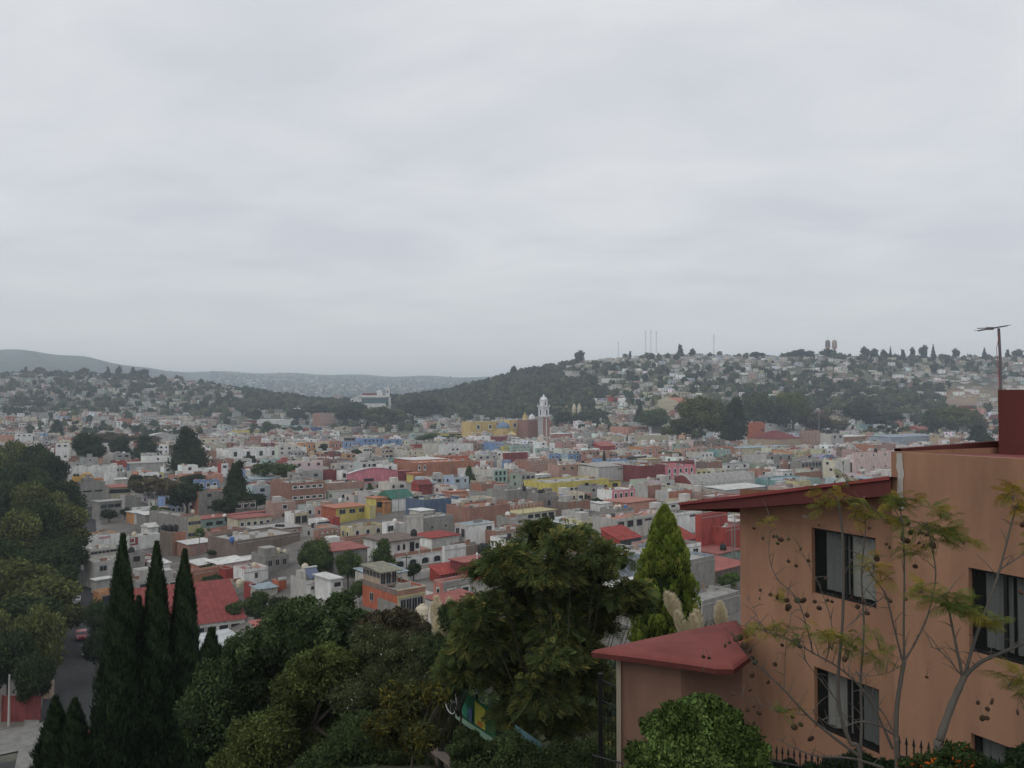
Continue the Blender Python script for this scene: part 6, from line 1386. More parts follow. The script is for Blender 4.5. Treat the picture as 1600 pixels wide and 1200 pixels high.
for i in range(n):
    a = g0 + (g1 - g0) * i / n - np.array(gt.location); b = g0 + (g1 - g0) * (i + .5) / n - np.array(gt.location); c = g0 + (g1 - g0) * (i + 1) / n - np.array(gt.location); hgt = 3.3
    for p_, q_, o1, o2 in ((a, b, 0, .06), (b, c, .06, 0)): gm.poly([(p_[0], p_[1] - o1, 0), (q_[0], q_[1] - o2, 0), (q_[0], q_[1] - o2, hgt), (p_[0], p_[1] - o1, hgt)], MC('darkred'))
gm.build('sheet_panel', gt); a = g0 - np.array(gt.location); b = g1 - np.array(gt.location)
MB().bar((a[0], a[1], 3.35), (b[0], b[1], 3.35), .08, MC('darkred'), 6).build('top_rail', gt); [MB().box((p_[0] - .1, p_[1] - .1, -.5), (p_[0] + .1, p_[1] + .1, 3.5), MC('darkred')).build('post', gt) for p_ in (a, b)]
c = G(68, 1092); MB_ = MB().box((-1.2, -.6, -.5), (1.2, .6, 2.4), MC('tan')).build('gatehouse_wall', None, c); tag(MB_, 'small tan wall stub right of the red gate', 'wall')
# ================================================================== foreground planting
def pblob(u, v, rp, y, sq=1.0, dj=1.0, rng=RNG): c = P(u, v, y); r = rp * y / F; return [c[0], c[1] + rng.normal(0, dj), c[2], r, r * .9, r * sq]
def hero(name, label, cat, blobs, n, size, col, var=.3, trunk=None, core=True, group=None, extra=None, base=None, **k):
    blobs = blobs if name == 'fig_bush' else subblobs(blobs, 7, np.random.default_rng(len(blobs)))
    b = np.array(blobs); cx_, cy_ = b[:, 0].mean(), b[:, 1].mean(); base = base or (cx_, cy_); o = np.array((base[0], base[1], float(H(*base)))); b[:, :3] -= o
    r = empty(name, o); tag(r, label, cat, group); parts = [cloud(b, n, size, col, np.random.default_rng(int(abs(cx_) * 100)), var=var, **k)]
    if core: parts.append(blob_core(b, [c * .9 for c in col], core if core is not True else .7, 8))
    meshobj('crown', tris_mesh('crown', *merge(parts), LEAF), r); t = MB(); top = b[:, 2].max()
    if trunk is not False:
        tr = trunk or .16; t.tube([(0, 0, -.5), (.1, 0, top * .25), (-.05, .1, top * .6)], [tr, tr * .8, tr * .5], BARK, 9)
        for j in range(0, len(b), max(1, len(b) // 9)): c = b[j, :3]; t.tube([(0, 0, top * .25), tuple(c * .5 + np.array((0, 0, top * .1))), tuple(c)], [tr * .5, tr * .3, .02], BARK, 6)
        t.build('trunk', r)
    return r
def column(u, vt, y, wtop, wbot, label, n=9000, lean=0, name='cypress', group='tall cypresses in front'):
    """Italian cypress: upright sprays packed round a fluted column"""
    p = P(u, 1000, y); p[2] = float(H(p[0], y)); top = P(u, vt, y)[2]; Lh = top - p[2]; rng = np.random.default_rng(int(u)); r = empty(name, p); tag(r, label, 'cypress', group)
    def rad(z, th): f = 1 - z; base = (wtop * (1 - np.exp(-f * 4.2)) + (wbot - wtop) * np.clip(f * 1.15, 0, 1) ** 1.3) / 2; return base * (1 + .16 * np.sin(3 * th + 9 * z + u) + .1 * np.sin(7 * th - 23 * z) + .07 * np.sin(31 * z + th * 2))
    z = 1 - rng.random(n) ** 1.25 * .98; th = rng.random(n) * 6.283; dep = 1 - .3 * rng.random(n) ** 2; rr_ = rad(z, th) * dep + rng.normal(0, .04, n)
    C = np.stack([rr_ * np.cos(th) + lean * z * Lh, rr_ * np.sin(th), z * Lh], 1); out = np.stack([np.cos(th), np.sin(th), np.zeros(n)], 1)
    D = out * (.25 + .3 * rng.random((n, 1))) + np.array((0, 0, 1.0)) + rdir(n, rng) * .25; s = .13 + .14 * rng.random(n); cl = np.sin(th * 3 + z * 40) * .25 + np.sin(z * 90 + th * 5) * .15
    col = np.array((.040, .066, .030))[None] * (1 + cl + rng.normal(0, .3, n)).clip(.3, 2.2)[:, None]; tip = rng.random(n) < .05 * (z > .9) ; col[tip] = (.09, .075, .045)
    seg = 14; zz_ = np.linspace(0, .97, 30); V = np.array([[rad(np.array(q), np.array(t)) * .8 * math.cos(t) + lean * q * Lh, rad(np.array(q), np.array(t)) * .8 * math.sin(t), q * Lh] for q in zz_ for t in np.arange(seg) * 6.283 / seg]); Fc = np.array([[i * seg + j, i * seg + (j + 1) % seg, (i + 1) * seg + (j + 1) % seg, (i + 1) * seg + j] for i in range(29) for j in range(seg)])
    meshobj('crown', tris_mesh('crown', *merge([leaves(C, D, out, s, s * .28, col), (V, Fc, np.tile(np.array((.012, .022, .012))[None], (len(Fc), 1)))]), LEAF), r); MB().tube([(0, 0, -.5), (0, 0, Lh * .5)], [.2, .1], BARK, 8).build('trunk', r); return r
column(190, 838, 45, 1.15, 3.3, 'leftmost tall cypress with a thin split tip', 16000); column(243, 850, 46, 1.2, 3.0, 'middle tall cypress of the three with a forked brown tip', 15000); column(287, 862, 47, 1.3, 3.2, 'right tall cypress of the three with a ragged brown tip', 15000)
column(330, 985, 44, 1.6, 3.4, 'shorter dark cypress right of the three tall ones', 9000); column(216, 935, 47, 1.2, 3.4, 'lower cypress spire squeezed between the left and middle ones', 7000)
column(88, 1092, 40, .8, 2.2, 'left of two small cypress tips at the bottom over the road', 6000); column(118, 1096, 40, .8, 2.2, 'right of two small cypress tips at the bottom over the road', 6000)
R1 = np.random.default_rng(21)
def bl(lst, y, **k): return [pblob(u, v, r, y + (q[0] if q else 0), **k) for u, v, r, *q in lst]
hero('broadleaf_tree', 'large dark green leafy tree right of the cypresses', 'tree', bl([(500, 968, 44), (455, 975, 42), (545, 990, 38), (402, 1008, 36), (430, 1040, 55), (500, 1035, 55), (560, 1040, 42), (380, 1060, 48), (455, 1100, 60), (352, 1060, 34), (345, 1110, 50), (400, 1140, 60), (498, 950, 28), (470, 945, 26), (525, 960, 26), (560, 985, 22)], 42, dj=1.5), 82000, .11, (.060, .088, .036), aspect=.45, droop=.25, trunk=.22)
hero('broadleaf_tree', 'yellow-green bushy tree in front of the large dark one', 'tree', bl([(530, 1020, 36), (500, 1050, 40), (555, 1060, 40), (470, 1090, 44), (520, 1110, 50), (440, 1130, 46), (485, 1165, 55), (425, 1190, 50), (560, 1120, 44), (380, 1200, 44), (545, 1180, 50)], 35, dj=1.2), 70000, .08, (.080, .100, .032), aspect=.5, droop=.1, tint=.3, trunk=.18)
hero('flowering_shrub', 'grey-green shrub speckled with tiny white flowers', 'shrub', bl([(575, 1015, 34), (612, 1030, 38), (590, 1060, 40), (640, 1060, 34), (560, 1075, 34), (620, 1090, 36), (650, 1020, 28)], 33.5, dj=.8), 34000, .06, (.082, .10, .045), aspect=.4, yellow=((.42, .42, .38), .014), trunk=.08)
hero('red_brown_shrub', 'reddish brown topped shrub below the yellow framed house', 'shrub', bl([(590, 975, 20), (615, 968, 18), (640, 980, 22), (570, 990, 20), (660, 990, 20), (610, 995, 26)], 38, dj=.6), 9000, .09, (.075, .066, .042), aspect=.4, trunk=.06)
hero('willow_bush', 'light green feathery bush between the pampas plumes and fence', 'shrub', bl([(665, 1010, 30), (700, 1025, 36), (640, 1040, 26), (680, 1060, 34)], 36, dj=.6), 12000, .12, (.055, .07, .035), aspect=.18, droop=.5, trunk=.06)
hero('yellow_shrub', 'shrub with ochre yellow leaf fans beside the banner', 'shrub', bl([(612, 1100, 26), (640, 1112, 30), (665, 1095, 22), (600, 1130, 26), (660, 1140, 28), (625, 1150, 28), (690, 1088, 14)], 24, dj=.5), 9000, .08, (.10, .09, .022), aspect=.3, core=.6, tint=.5, trunk=.05, yellow=((.055, .07, .03), .5))
hero('dark_bush', 'very dark glossy bush at the bottom left of the pinkish wall', 'shrub', bl([(560, 1165, 50), (600, 1180, 50), (620, 1200, 44), (520, 1215, 60), (650, 1215, 40)], 27, dj=.6), 40000, .05, (.050, .072, .028), aspect=.5, trunk=.06)
hero('hedge', 'dark mixed hedge along the bottom edge beneath the banner', 'hedge', bl([(745, 1205, 40), (790, 1190, 44), (840, 1205, 40), (730, 1165, 26), (900, 1200, 44), (950, 1215, 40)], 22.5, dj=.5), 40000, .04, (.050, .070, .028), aspect=.5, trunk=.05)
# ground cover on the slope
gc = []; 
for _ in range(260): x, y = RNG.uniform(-60, 12), RNG.uniform(26, 92); gc.append([x, y, float(H(x, y)), RNG.uniform(1, 2.6), RNG.uniform(1, 2.6), RNG.uniform(.5, 1.6)])
gc = [g_ for g_ in gc if not (g_[0] > 1.0 and g_[1] < 24)]; gc = [g_ for g_ in gc if abs(g_[0] - roadx(g_[1])) > 9]
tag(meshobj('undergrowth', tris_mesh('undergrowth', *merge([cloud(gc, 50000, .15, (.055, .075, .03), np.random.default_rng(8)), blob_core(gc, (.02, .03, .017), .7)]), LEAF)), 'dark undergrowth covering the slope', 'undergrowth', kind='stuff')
gc2 = []
for _ in range(120): u, y = RNG.uniform(250, 1160), RNG.uniform(84, 118); p = P(u, 900, y); gc2.append([p[0], y, float(H(p[0], y)), RNG.uniform(1.5, 3), RNG.uniform(1.5, 3), RNG.uniform(.8, 2.4)])
gc2 = [g_ for g_ in gc2 if not (g_[0] > 20 and g_[1] > 108)]
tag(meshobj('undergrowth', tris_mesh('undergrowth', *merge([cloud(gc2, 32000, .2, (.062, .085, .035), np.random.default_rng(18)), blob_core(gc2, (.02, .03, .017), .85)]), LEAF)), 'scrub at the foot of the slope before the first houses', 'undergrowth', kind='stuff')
# the big feathery tree in the middle
def fronds(centers, dirs, L, rng, col, nl=14, wid=.22, lw=.03, droop=.5, var=.25):
    """bipinnate leaves: arching stalk with paired narrow leaflets"""
    n = len(centers); s = (np.arange(nl) + .5) / nl; D = dirs / np.linalg.norm(dirs, axis=1, keepdims=True); Sx = np.cross(D, rdir(n, rng) * .5 + np.array((0, 0, 1.))); Sx /= np.linalg.norm(Sx, axis=1, keepdims=True) + 1e-9
    L = L[:, None]; P0 = centers[:, None] + D[:, None] * (s[None, :, None] * L[..., None]); P0[:, :, 2] -= droop * (s[None] ** 2) * L; prof = np.sin(np.pi * (s * .85 + .12)); out = []
    for sg in (-1, 1):
        dd = np.repeat(Sx[:, None] * sg + D[:, None] * .45, nl, 1); dd[..., 2] -= .35 * s[None]; dd = dd / np.linalg.norm(dd, axis=2, keepdims=True); hl = wid * L * prof[None] * .5; C = P0 + dd * hl[..., None]
        c = np.array(col)[None, None] if np.ndim(col) == 1 else col[:, None]; c = np.broadcast_to(c, (n, nl, 3)) * (1 + rng.normal(0, var, (n, 1, 1))).clip(.45, 1.8)
        nn = np.cross(dd, D[:, None] + 0 * dd).reshape(-1, 3); out.append(leaves(C.reshape(-1, 3), dd.reshape(-1, 3), nn, hl.ravel(), (L * lw * np.ones((1, nl))).ravel(), c.reshape(-1, 3)))
    return merge(out)
cb = bl([(820, 985, 42), (868, 978, 44), (905, 1020, 36), (985, 1150, 40), (990, 1100, 26), (840, 850, 34), (905, 850, 36), (870, 835, 26), (800, 875, 40), (940, 870, 34), (770, 905, 38), (860, 890, 48), (925, 905, 44), (975, 930, 34), (760, 950, 44), (820, 940, 52), (890, 950, 52), (950, 960, 44), (1000, 950, 22), (745, 1000, 46), (800, 1010, 52), (870, 1010, 46), (930, 990, 34), (735, 1050, 44), (790, 1075, 50), (850, 1080, 48), (910, 1075, 44), (955, 1120, 34), (870, 1140, 52), (930, 1150, 40), (800, 1130, 40)], 27, dj=1.0)
cb = subblobs(cb, 4, R1, .5); cbA = np.array(cb); o = np.array((P(880, 1100, 27.5)[0], 27.5, 0)); o[2] = float(H(o[0], o[1])); cbA[:, :3] -= o; n = 24500; w = cbA[:, 3] ** 2; idx = R1.choice(len(cbA), n, p=w / w.sum()); d = rdir(n, R1); d[:, 2] = np.abs(d[:, 2]) * .9 + d[:, 2] * .1 - .15
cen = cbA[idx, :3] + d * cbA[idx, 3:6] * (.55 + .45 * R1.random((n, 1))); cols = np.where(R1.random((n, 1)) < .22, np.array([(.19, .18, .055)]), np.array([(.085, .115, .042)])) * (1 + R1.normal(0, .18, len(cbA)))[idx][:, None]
dr_ = d * np.array((1, 1, .45)) + rdir(n, R1) * .7; ct = empty('acacia_tree', o); tag(ct, 'big feathery dark green tree in the middle foreground', 'tree')
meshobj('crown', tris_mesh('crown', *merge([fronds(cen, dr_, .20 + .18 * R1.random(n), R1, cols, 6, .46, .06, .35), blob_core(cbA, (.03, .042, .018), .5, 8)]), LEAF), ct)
t = MB(); t.tube([(0, 0, -.6), (.1, 0, 1.6), (-.1, .1, 3.2), (-.5, 0, 5.2)], [.2, .17, .13, .06], BARK, 9)
for j in range(0, len(cbA), 3): c = cbA[j, :3]; t.tube([(0, 0, 2.0), tuple(c * (.6, .6, .5)), tuple(c * .95)], [.045, .02, .006], BARK, 6)
t.build('trunk', ct)
hero('bamboo_clump', 'lighter green bamboo like clump left of the big feathery tree', 'shrub', bl([(705, 990, 28), (730, 965, 24), (690, 1035, 30), (720, 1030, 34), (750, 985, 28), (700, 1065, 24)], 29, dj=.6), 16000, .13, (.05, .07, .03), aspect=.16, droop=.4, trunk=.05)
# bright upright conifer
p = P(1040, 980, 38); p[2] = float(H(p[0], 38)); top = P(1040, 798, 38)[2]; Lh = top - p[2]; tj = empty('thuja', p); tag(tj, 'bright yellow-green pointed conifer before the grey wall', 'conifer'); nf = 470; rg2 = np.random.default_rng(4)
z = rg2.random(nf) ** .85; th = rg2.random(nf) * 6.283; z0 = (P(1040, 985, 38)[2] - p[2]) / Lh - .25; zf_ = z0 + (1 - z0) * z; rad = 1.62 * (1 - z ** 2.8) ** .85 * (.72 + .42 * rg2.random(nf)); FC = np.stack([rad * np.cos(th) * .86, rad * np.sin(th) * .8, zf_ * Lh - .3], 1); pt_ = []
for k in range(nf):
    m = 85; s = rg2.random(m); a = rg2.random(m) * 6.283; lf = .95 * (1 - .35 * z[k]); r_ = .19 * np.sin(np.pi * np.clip(s * .8 + .15, 0, 1)) + .01; out = np.array((math.cos(th[k]), math.sin(th[k]), 0)); C = FC[k] + out * (.22 * (1 - s)[:, None] * 0 + .25 * s[:, None] * (1 - z[k])) + np.stack([r_ * np.cos(a), r_ * np.sin(a), s * lf], 1)
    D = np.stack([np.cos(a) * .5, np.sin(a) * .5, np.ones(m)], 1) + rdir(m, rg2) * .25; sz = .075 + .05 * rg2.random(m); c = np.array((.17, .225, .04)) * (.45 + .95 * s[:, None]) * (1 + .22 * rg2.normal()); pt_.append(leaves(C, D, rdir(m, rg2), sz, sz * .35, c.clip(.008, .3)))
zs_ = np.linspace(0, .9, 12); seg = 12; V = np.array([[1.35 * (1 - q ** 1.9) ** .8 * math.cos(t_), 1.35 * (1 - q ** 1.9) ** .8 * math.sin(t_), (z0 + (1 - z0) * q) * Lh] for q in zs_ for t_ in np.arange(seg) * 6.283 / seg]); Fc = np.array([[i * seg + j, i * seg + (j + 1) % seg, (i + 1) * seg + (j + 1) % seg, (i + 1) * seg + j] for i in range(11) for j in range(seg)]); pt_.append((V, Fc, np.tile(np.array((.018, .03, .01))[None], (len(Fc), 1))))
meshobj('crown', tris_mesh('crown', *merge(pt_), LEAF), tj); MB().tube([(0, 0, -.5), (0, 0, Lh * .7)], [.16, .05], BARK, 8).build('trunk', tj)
# clipped fig bush in front of the annex
fb = bl([(1085, 1150, 52), (1040, 1165, 46), (1130, 1155, 46), (1085, 1120, 30), (1055, 1125, 26), (1115, 1125, 28), (1010, 1195, 42), (1070, 1200, 60), (1140, 1195, 50), (1170, 1180, 34), (1030, 1140, 22), (1150, 1140, 22)], 11, dj=.12)
fbb = []; 
for b in fb:
    for _ in range(8): d_ = rdir(1, R1)[0]; k_ = R1.uniform(.22, .5); j_ = R1.uniform(.7, 1.05); fbb.append([b[0] + d_[0] * b[3] * j_, b[1] + d_[1] * b[4] * j_, b[2] + abs(d_[2]) * b[5] * j_ * (1 if R1.random() < .75 else -1), b[3] * k_, b[4] * k_, b[5] * k_])
hero('fig_bush', 'rounded bright green glossy bush in front of the annex', 'bush', [[*b_[:3], *[q_ * .86 for q_ in b_[3:]]] for b_ in fb] + fbb, 42000, .03, (.078, .12, .034), aspect=.5, droop=.7, var=.45, tint=.4, trunk=.06, core=.72)
# pampas plumes
def pampas(u, vb, vt, y, n, label, spread=.8):
    p = P(u, vb, y); g_ = float(H(p[0], y)); r = empty('pampas_grass', (p[0], y, g_)); tag(r, label, 'pampas grass', 'pampas grass clumps'); rng = np.random.default_rng(int(u * 7)); top = P(u, vt, y)[2] - g_; low = P(u, vb, y)[2] - g_
    for k in range(n):
        x, yy = rng.normal(0, spread * .45), rng.normal(0, .4); tt = top * (1 - .12 * rng.random()) ; m = 900; s = rng.random(m); Lp_ = max(1.0, (top - low) * .8); a = rng.random(m) * 6.283; r_ = .19 * np.sin(np.pi * np.clip(s * .85 + .1, 0, 1)); lx = x * .35
        C = np.stack([x + lx * s + r_ * np.cos(a), yy + r_ * np.sin(a), tt - Lp_ * (1 - s)], 1); D = np.stack([np.cos(a) * .7, np.sin(a) * .7, np.ones(m) * .9], 1); sz = .09 + .08 * rng.random(m)
        meshobj('plume', tris_mesh('plume', *leaves(C, D, rdir(m, rng), sz, sz * .055, np.array((.72, .64, .47)) * (.75 + .4 * rng.random((m, 1)))), LEAF), r)
        MB().tube([(x * .2, yy * .2, 0), (x * .8, yy, (tt - Lp_) * .7), (x, yy, tt - Lp_ * .9)], [.015, .012, .01], M((.3, .28, .18), 'plain'), 5).build('stalk', r)
    m = 900; a = rng.random(m) * 6.283; C = np.stack([np.cos(a) * .5 * rng.random(m), np.sin(a) * .5 * rng.random(m), rng.random(m) * max(1.2, low * .95)], 1); meshobj('leaf_tuft', tris_mesh('leaf_tuft', *leaves(C, np.stack([np.cos(a) * .4, np.sin(a) * .4, np.ones(m)], 1), rdir(m, rng), .5 + .2 * rng.random(m), np.full(m, .02), np.array((.1, .11, .05)) * (.7 + .6 * rng.random((m, 1)))), LEAF), r)['kind'] = 'stuff'
pampas(708, 990, 932, 34, 5, 'leaning cream pampas plumes beside the white dome', 1.3); pampas(688, 1010, 958, 33, 3, 'low cream pampas plumes in front of the dome', 1.0); pampas(1096, 975, 928, 30, 5, 'cream pampas plumes right of the bright conifer', .9); pampas(1125, 975, 935, 30, 2, 'thin pampas plumes against the orange wall corner', .3)
# ================================================================== jacaranda saplings with seed pods in front of the orange house
TW = M((.095, .085, .075), 'near', name='grey_bark'); podm = M((.05, .028, .018), 'plain', .8, 'seed_pod_skin'); podg = M((.045, .05, .02), 'plain', .8, 'green_pod_skin')
pm = MB(); n = 10; kk = len(pm.v)
for s_, z_ in ((0, .5), (1, .16), (1, -.16), (0, -.5)):
    pass
pm.lathe([(.05, -.28), (.42, -.2), (.52, 0), (.42, .2), (.05, .28)], podm, 9); POD = pm.mesh('seed_pod', True); pg = MB(); pg.lathe([(.05, -.28), (.42, -.2), (.52, 0), (.42, .2), (.05, .28)], podg, 9); PODG = pg.mesh('seed_pod', True)
def frond_mesh(seed, colr):
    rng = np.random.default_rng(seed); npn = 9; cen, dirs, Ls = [], [], []
    for i in range(npn):
        s = (i + .5) / npn; c = np.array((s, 0, -.35 * s * s))
        for sg in (-1, 1): cen.append(c); dirs.append((.55, sg * 1.0, -.2 - .3 * s)); Ls.append(.34 * math.sin(math.pi * (s * .8 + .16)))
    V_, F_, C_ = fronds(np.array(cen), np.array(dirs, float), np.array(Ls), rng, colr, 13, .30, .028, .35, .14)
    k = len(V_); m = MB(); sv = np.linspace(0, 1, 7); rb = np.array([[(s, -.006, -.35 * s * s), (s, .006, -.35 * s * s)] for s in sv]).reshape(-1, 3); rf = np.array([[2 * i, 2 * i + 1, 2 * i + 3, 2 * i + 2] for i in range(6)])
    return tris_mesh('frond', *merge([(V_, F_, C_), (rb, rf, np.tile(np.array((.1, .07, .03))[None], (6, 1)))]), LEAF)
FR = dict(y=[frond_mesh(1, (.27, .19, .03)), frond_mesh(2, (.22, .175, .03))], g=[frond_mesh(3, (.10, .14, .035)), frond_mesh(4, (.13, .155, .04))], m=[frond_mesh(5, (.18, .17, .035)), frond_mesh(6, (.155, .165, .038))])
rj = random.Random(12)
def sapling(label, paths, tufts, pods, y0, base):
    b0_ = P(*base, y0); zg = float(H(b0_[0], b0_[1])) ; zg = min(zg, b0_[2] - .4); o = np.array((b0_[0], b0_[1], zg)); r = empty('jacaranda_sapling', o); tag(r, label, 'tree', 'young jacarandas before the orange house')
    for pi, (pts, r0, r1, ya, yb) in enumerate(paths):
        n = len(pts); P3 = []
        for i, (u, v) in enumerate(pts): P3.append(P(u, v, ya + (yb - ya) * i / (n - 1)) - o)
        if pi == 0: P3 = [np.array((0, 0, -.3))] + P3
        Q = []                                   # smooth the pixel path
        for i in range(len(P3) - 1):
            a, b = P3[i], P3[i + 1]; pa_, nb_ = P3[max(i - 1, 0)], P3[min(i + 2, len(P3) - 1)]
            for t_ in np.arange(0, 1, .2): Q.append(.5 * ((2 * a) + (-pa_ + b) * t_ + (2 * pa_ - 5 * a + 4 * b - nb_) * t_ ** 2 + (-pa_ + 3 * a - 3 * b + nb_) * t_ ** 3))
        Q.append(P3[-1]); m = len(Q); MB().tube(Q, [.66 * (r0 + (r1 - r0) * (k / m) ** .8) * (1 + .06 * math.sin(k * 1.7)) for k in range(m)], TW, 8).build('trunk' if pi == 0 else 'branch', r, smooth=True)
        if pi > 0 or r0 < .03:                   # twigs
            for k in range(2, m - 1, 2):
                a = Q[k]; e_ = a + np.array((rj.uniform(-.22, .22), rj.uniform(-.15, .15), rj.uniform(-.02, .26))); MB().tube([a, (a + e_) / 2 + np.array((0, 0, .02)), e_], [.006, .004, .002], TW, 4).build('twig', r)
    for u, v, rad, n, kd, y in tufts:
        for j in range(3):                       # each tuft is a few sprays at the ends of short shoots
            c = P(u + rj.uniform(-.55, .55) * rad * (j > 0), v + rj.uniform(-.4, .45) * rad * (j > 0), y + rj.uniform(-.15, .15)) - o; c0 = P(u, v + rad * .25, y) - o
            if j: MB().tube([c0, (c0 + c) / 2 + np.array((0, 0, .03)), c], [.007, .005, .003], TW, 4).build('twig', r)
            for k in range(max(4, int(n * .85))):
                az = rj.uniform(0, 6.283); el = rj.uniform(-.45, .75); s = rad * y / F * rj.uniform(.38, .8); kd_ = kd if rj.random() < .7 else rj.choice('yml'.replace('l', 'g'))
                meshobj('frond', rj.choice(FR[kd_]), r, c + np.array((rj.uniform(-.03, .03), rj.uniform(-.03, .03), rj.uniform(-.03, .03))), (rj.uniform(-.8, .8), -el, az), (s, s, s))
    for u, v, rp in pods:
        y = y0 + rj.uniform(-.5, .9); s = 1.6 * rp * y / F * rj.uniform(.85, 1.1); c = P(u, v, y) - o; meshobj('seed_pod', POD if rj.random() < .8 else PODG, r, c, (math.pi / 2 + rj.uniform(-.5, .5), 0, rj.uniform(-1, 1)), (s, s * .9, s * .7)); MB().bar(c + np.array((0, 0, s * .4)), c + np.array((rj.uniform(-.05, .05), 0, s * .5 + .08)), .003, TW, 3).build('pod_stalk', r)
sapling('right jacaranda sapling with thick forked trunk and green fronds', [
    ([(1466, 1200), (1468, 1160), (1484, 1110), (1500, 1072), (1508, 1055)], .085, .05, 9.3, 9.3), ([(1506, 1058), (1530, 1036), (1560, 1022), (1600, 1005), (1650, 985)], .042, .02, 9.3, 9.0), ([(1508, 1056), (1520, 1010), (1545, 940), (1562, 890), (1580, 820), (1592, 780)], .034, .012, 9.3, 9.7), ([(1504, 1056), (1494, 1010), (1484, 960), (1478, 925)], .03, .012, 9.3, 9.2), ([(1504, 1058), (1490, 1040), (1470, 1018), (1455, 1011)], .01, .005, 9.3, 9.1), ([(1562, 890), (1590, 872), (1625, 850)], .014, .006, 9.6, 9.5)],
    [(1470, 930, 62, 11, 'g', 9.2), (1500, 950, 60, 10, 'g', 9.2), (1440, 915, 46, 7, 'm', 9.3), (1585, 770, 56, 8, 'y', 9.7), (1600, 800, 60, 8, 'y', 9.6), (1575, 1060, 52, 9, 'm', 9.1), (1600, 1080, 50, 7, 'g', 9.1), (1545, 975, 44, 6, 'g', 9.1), (1620, 850, 60, 7, 'm', 9.4)],
    [(1528, 1098, 5.5), (1550, 1096, 7), (1543, 1108, 5), (1535, 1122, 7), (1542, 1122, 5), (1590, 1113, 6), (1598, 820, 6), (1595, 925, 6), (1448, 1058, 4)], 9.3, (1466, 1200))
sapling('middle jacaranda sapling with upright stems hung with dark pods', [
    ([(1402, 1200), (1400, 1150), (1402, 1100), (1408, 1060), (1413, 1032)], .05, .036, 9.9, 9.9), ([(1413, 1032), (1412, 980), (1413, 900), (1411, 830), (1405, 785)], .024, .01, 9.9, 10.1), ([(1410, 1032), (1398, 985), (1384, 930), (1366, 905), (1352, 880)], .02, .008, 9.9, 10), ([(1415, 1030), (1432, 1000), (1450, 960), (1462, 900), (1455, 850), (1448, 815)], .022, .008, 9.9, 10), ([(1400, 1150), (1370, 1132), (1340, 1128), (1310, 1138), (1285, 1125), (1268, 1108)], .02, .006, 9.9, 9.5), ([(1408, 1040), (1390, 1050), (1360, 1056), (1320, 1052)], .008, .004, 9.9, 9.6), ([(1384, 930), (1345, 960), (1318, 985)], .01, .004, 10, 9.9), ([(1400, 1150), (1378, 1112), (1350, 1080), (1340, 1050)], .012, .006, 9.9, 9.9)],
    [(1405, 785, 52, 9, 'm', 10.1), (1430, 780, 50, 8, 'g', 10.1), (1380, 800, 50, 8, 'm', 10.1), (1445, 820, 58, 9, 'g', 10), (1480, 830, 56, 9, 'g', 10), (1505, 840, 44, 6, 'm', 9.9), (1410, 850, 44, 6, 'g', 10), (1365, 880, 40, 6, 'y', 10), (1470, 800, 40, 5, 'm', 10), (1375, 905, 40, 5, 'y', 10)],
    [(1417, 845, 7), (1411, 842, 8), (1423, 832, 7), (1410, 835, 6), (1436, 848, 4), (1443, 853, 6), (1460, 853, 7), (1419, 818, 5), (1457, 852, 6), (1430, 885, 5), (1415, 936, 4), (1391, 939, 5), (1386, 935, 4), (1370, 873, 6), (1385, 850, 4), (1390, 855, 4), (1358, 825, 4), (1448, 835, 4)], 10, (1402, 1200))
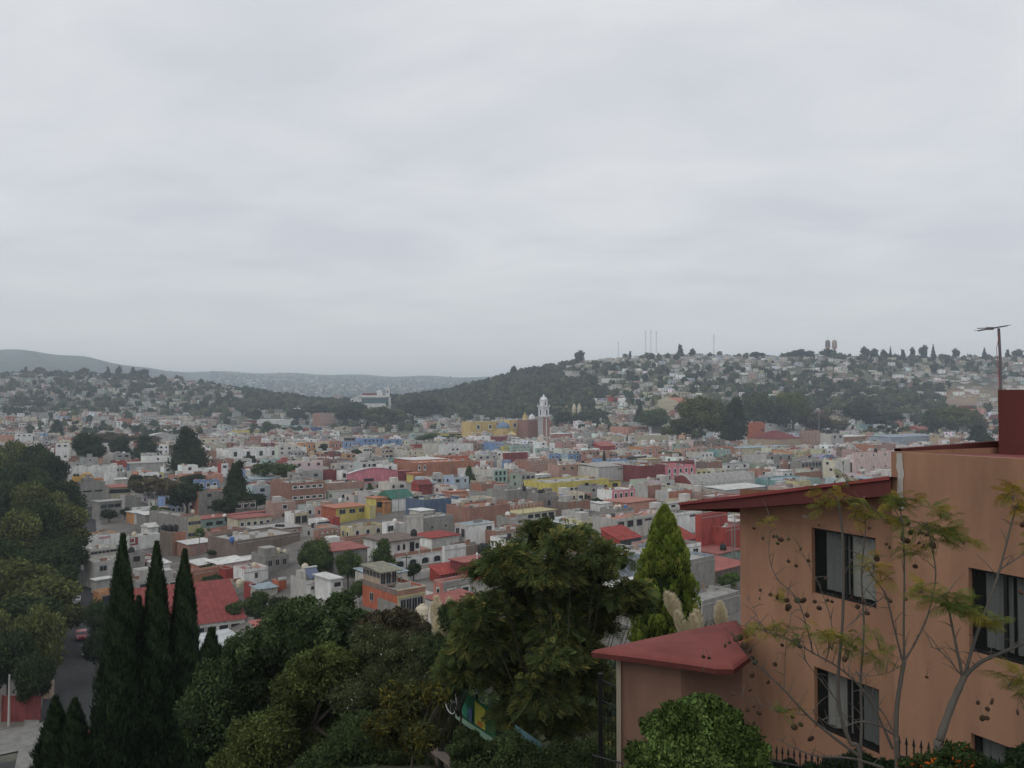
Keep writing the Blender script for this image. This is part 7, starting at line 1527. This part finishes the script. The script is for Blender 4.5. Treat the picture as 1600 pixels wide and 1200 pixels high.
sapling('left jacaranda sapling of thin bare stems and yellow fans', [
    ([(1345, 1200), (1328, 1160), (1312, 1110), (1310, 1050), (1316, 980), (1318, 900), (1316, 830), (1308, 775)], .05, .018, 10.3, 10.7), ([(1344, 1190), (1346, 1130), (1345, 1060), (1350, 980), (1346, 900), (1352, 830), (1350, 775)], .032, .008, 10.3, 10.8), ([(1340, 1180), (1300, 1150), (1262, 1118), (1225, 1078), (1195, 1050), (1160, 1015), (1142, 985)], .034, .006, 10.3, 10.2), ([(1395, 1170), (1360, 1095), (1320, 1050), (1270, 1020), (1225, 995), (1190, 985), (1150, 975)], .026, .005, 10.2, 10), ([(1270, 1022), (1262, 985), (1245, 935), (1215, 905), (1202, 870), (1203, 825), (1204, 806)], .014, .005, 10.2, 10.5), ([(1290, 1035), (1300, 980), (1282, 920), (1262, 880), (1245, 845)], .012, .004, 10.2, 10.5), ([(1225, 1078), (1228, 1010), (1236, 960), (1228, 915)], .008, .003, 10.3, 10.4), ([(1262, 1118), (1215, 1110), (1175, 1098), (1158, 1085)], .009, .003, 10.3, 10.2), ([(1380, 1200), (1330, 1185), (1270, 1180), (1215, 1155)], .03, .008, 9.6, 9.9), ([(1312, 1100), (1280, 1060), (1258, 1030), (1245, 990)], .012, .005, 10.3, 10.3), ([(1190, 985), (1180, 955), (1165, 930)], .006, .003, 10, 10.2), ([(1318, 900), (1335, 870), (1360, 850)], .008, .004, 10.6, 10.6)],
    [(1306, 768, 34, 8, 'y', 10.7), (1325, 752, 30, 5, 'm', 10.7), (1300, 780, 36, 6, 'm', 10.7), (1204, 812, 22, 6, 'y', 10.5), (1335, 800, 38, 7, 'y', 10.7), (1360, 800, 36, 6, 'm', 10.7), (1212, 985, 44, 9, 'm', 10.1), (1180, 985, 34, 6, 'm', 10), (1245, 1000, 40, 7, 'g', 10.1), (1300, 1005, 44, 8, 'm', 10.2), (1325, 1020, 44, 7, 'g', 10.2), (1290, 985, 40, 6, 'y', 10.2), (1215, 1105, 34, 6, 'g', 10.1), (1330, 1000, 36, 5, 'm', 10.2), (1350, 1010, 50, 4, 'm', 10.1), (1215, 930, 26, 4, 'y', 10.4), (1350, 880, 30, 4, 'm', 10.6), (1375, 1005, 40, 4, 'g', 10)],
    [(1192, 841, 4), (1209, 838, 4), (1214, 838, 5), (1220, 843, 5.5), (1215, 849, 4), (1232, 842, 4.5), (1251, 858, 5), (1232, 877, 4), (1263, 876, 4.5), (1244, 884, 4), (1280, 820, 3), (1178, 825, 4), (1188, 922, 4), (1204, 929, 4), (1214, 933, 4.5), (1229, 938, 6), (1232, 948, 6), (1246, 938, 7), (1255, 938, 7), (1261, 961, 6), (1230, 952, 5), (1187, 935, 3), (1273, 940, 4), (1280, 950, 5), (1293, 938, 4), (1156, 996, 8), (1150, 999, 6), (1163, 1008, 9), (1168, 1015, 8), (1133, 1009, 5), (1140, 1004, 4), (1176, 1028, 6), (1180, 1035, 6), (1175, 1055, 7), (1200, 1066, 6), (1245, 1002, 6), (1250, 1010, 5), (1222, 1008, 4), (1211, 1038, 5), (1168, 1109, 5), (1186, 1114, 6), (1167, 1130, 5), (1178, 1130, 5), (1241, 1136, 6), (1251, 1132, 6), (1267, 1154, 9), (1145, 1085, 4), (1099, 1026, 4), (1108, 1028, 4), (1099, 1048, 4), (1178, 1104, 4), (1172, 1078, 4), (1320, 1030, 6), (1336, 1012, 5), (1238, 1120, 5), (1350, 940, 6), (1355, 958, 6), (1340, 948, 5), (1330, 935, 5), (1300, 940, 4), (1290, 905, 4), (1370, 870, 5)], 10.3, (1345, 1200))
# orange flowered shrub and palm like leaves at the bottom right
fl = hero('flowering_shrub', 'low shrub with bright orange flowers by the right fence', 'shrub', bl([(1420, 1200, 16), (1440, 1190, 18), (1470, 1196, 18), (1500, 1184, 20), (1520, 1188, 16), (1490, 1212, 24), (1440, 1216, 24)], 8.8, dj=.1), 3800, .03, (.04, .06, .022), aspect=.4, yellow=((.42, .10, .02), .06), core=.7, trunk=.02)
hero('dark_shrub', 'dark leafy shrub filling the bottom right corner', 'shrub', bl([(1590, 1204, 20), (1612, 1192, 24), (1560, 1218, 24), (1600, 1225, 30)], 8.6, dj=.1), 6000, .035, (.025, .045, .02), aspect=.3, core=.75, trunk=.02)
hero('dark_shrub', 'dark shrub behind the fence under the lower curtained window', 'shrub', bl([(1300, 1204, 22), (1330, 1200, 20), (1270, 1212, 22), (1355, 1204, 22), (1235, 1216, 20), (1380, 1200, 16)], 12.3, dj=.2), 9000, .035, (.025, .042, .02), aspect=.4, core=.75, trunk=.03)
# ================================================================== the air
hz = bpy.data.materials.new('haze'); hz.use_nodes = True; t = hz.node_tree; t.nodes.clear(); o_ = t.nodes.new('ShaderNodeOutputMaterial'); pv = t.nodes.new('ShaderNodeVolumePrincipled')
pv.inputs['Color'].default_value = (.78, .885, 1.0, 1); pv.inputs['Density'].default_value = HAZE_D; pv.inputs['Anisotropy'].default_value = .2
t.links.new(pv.outputs[0], o_.inputs['Volume'])
hb_ = MB().box((-9200, -300, -70), (9200, 8200, 330), hz).build('haze'); tag(hb_, kind='stuff'); hb_['label'] = 'pale blue haze over the valley'; hb_['category'] = 'haze'
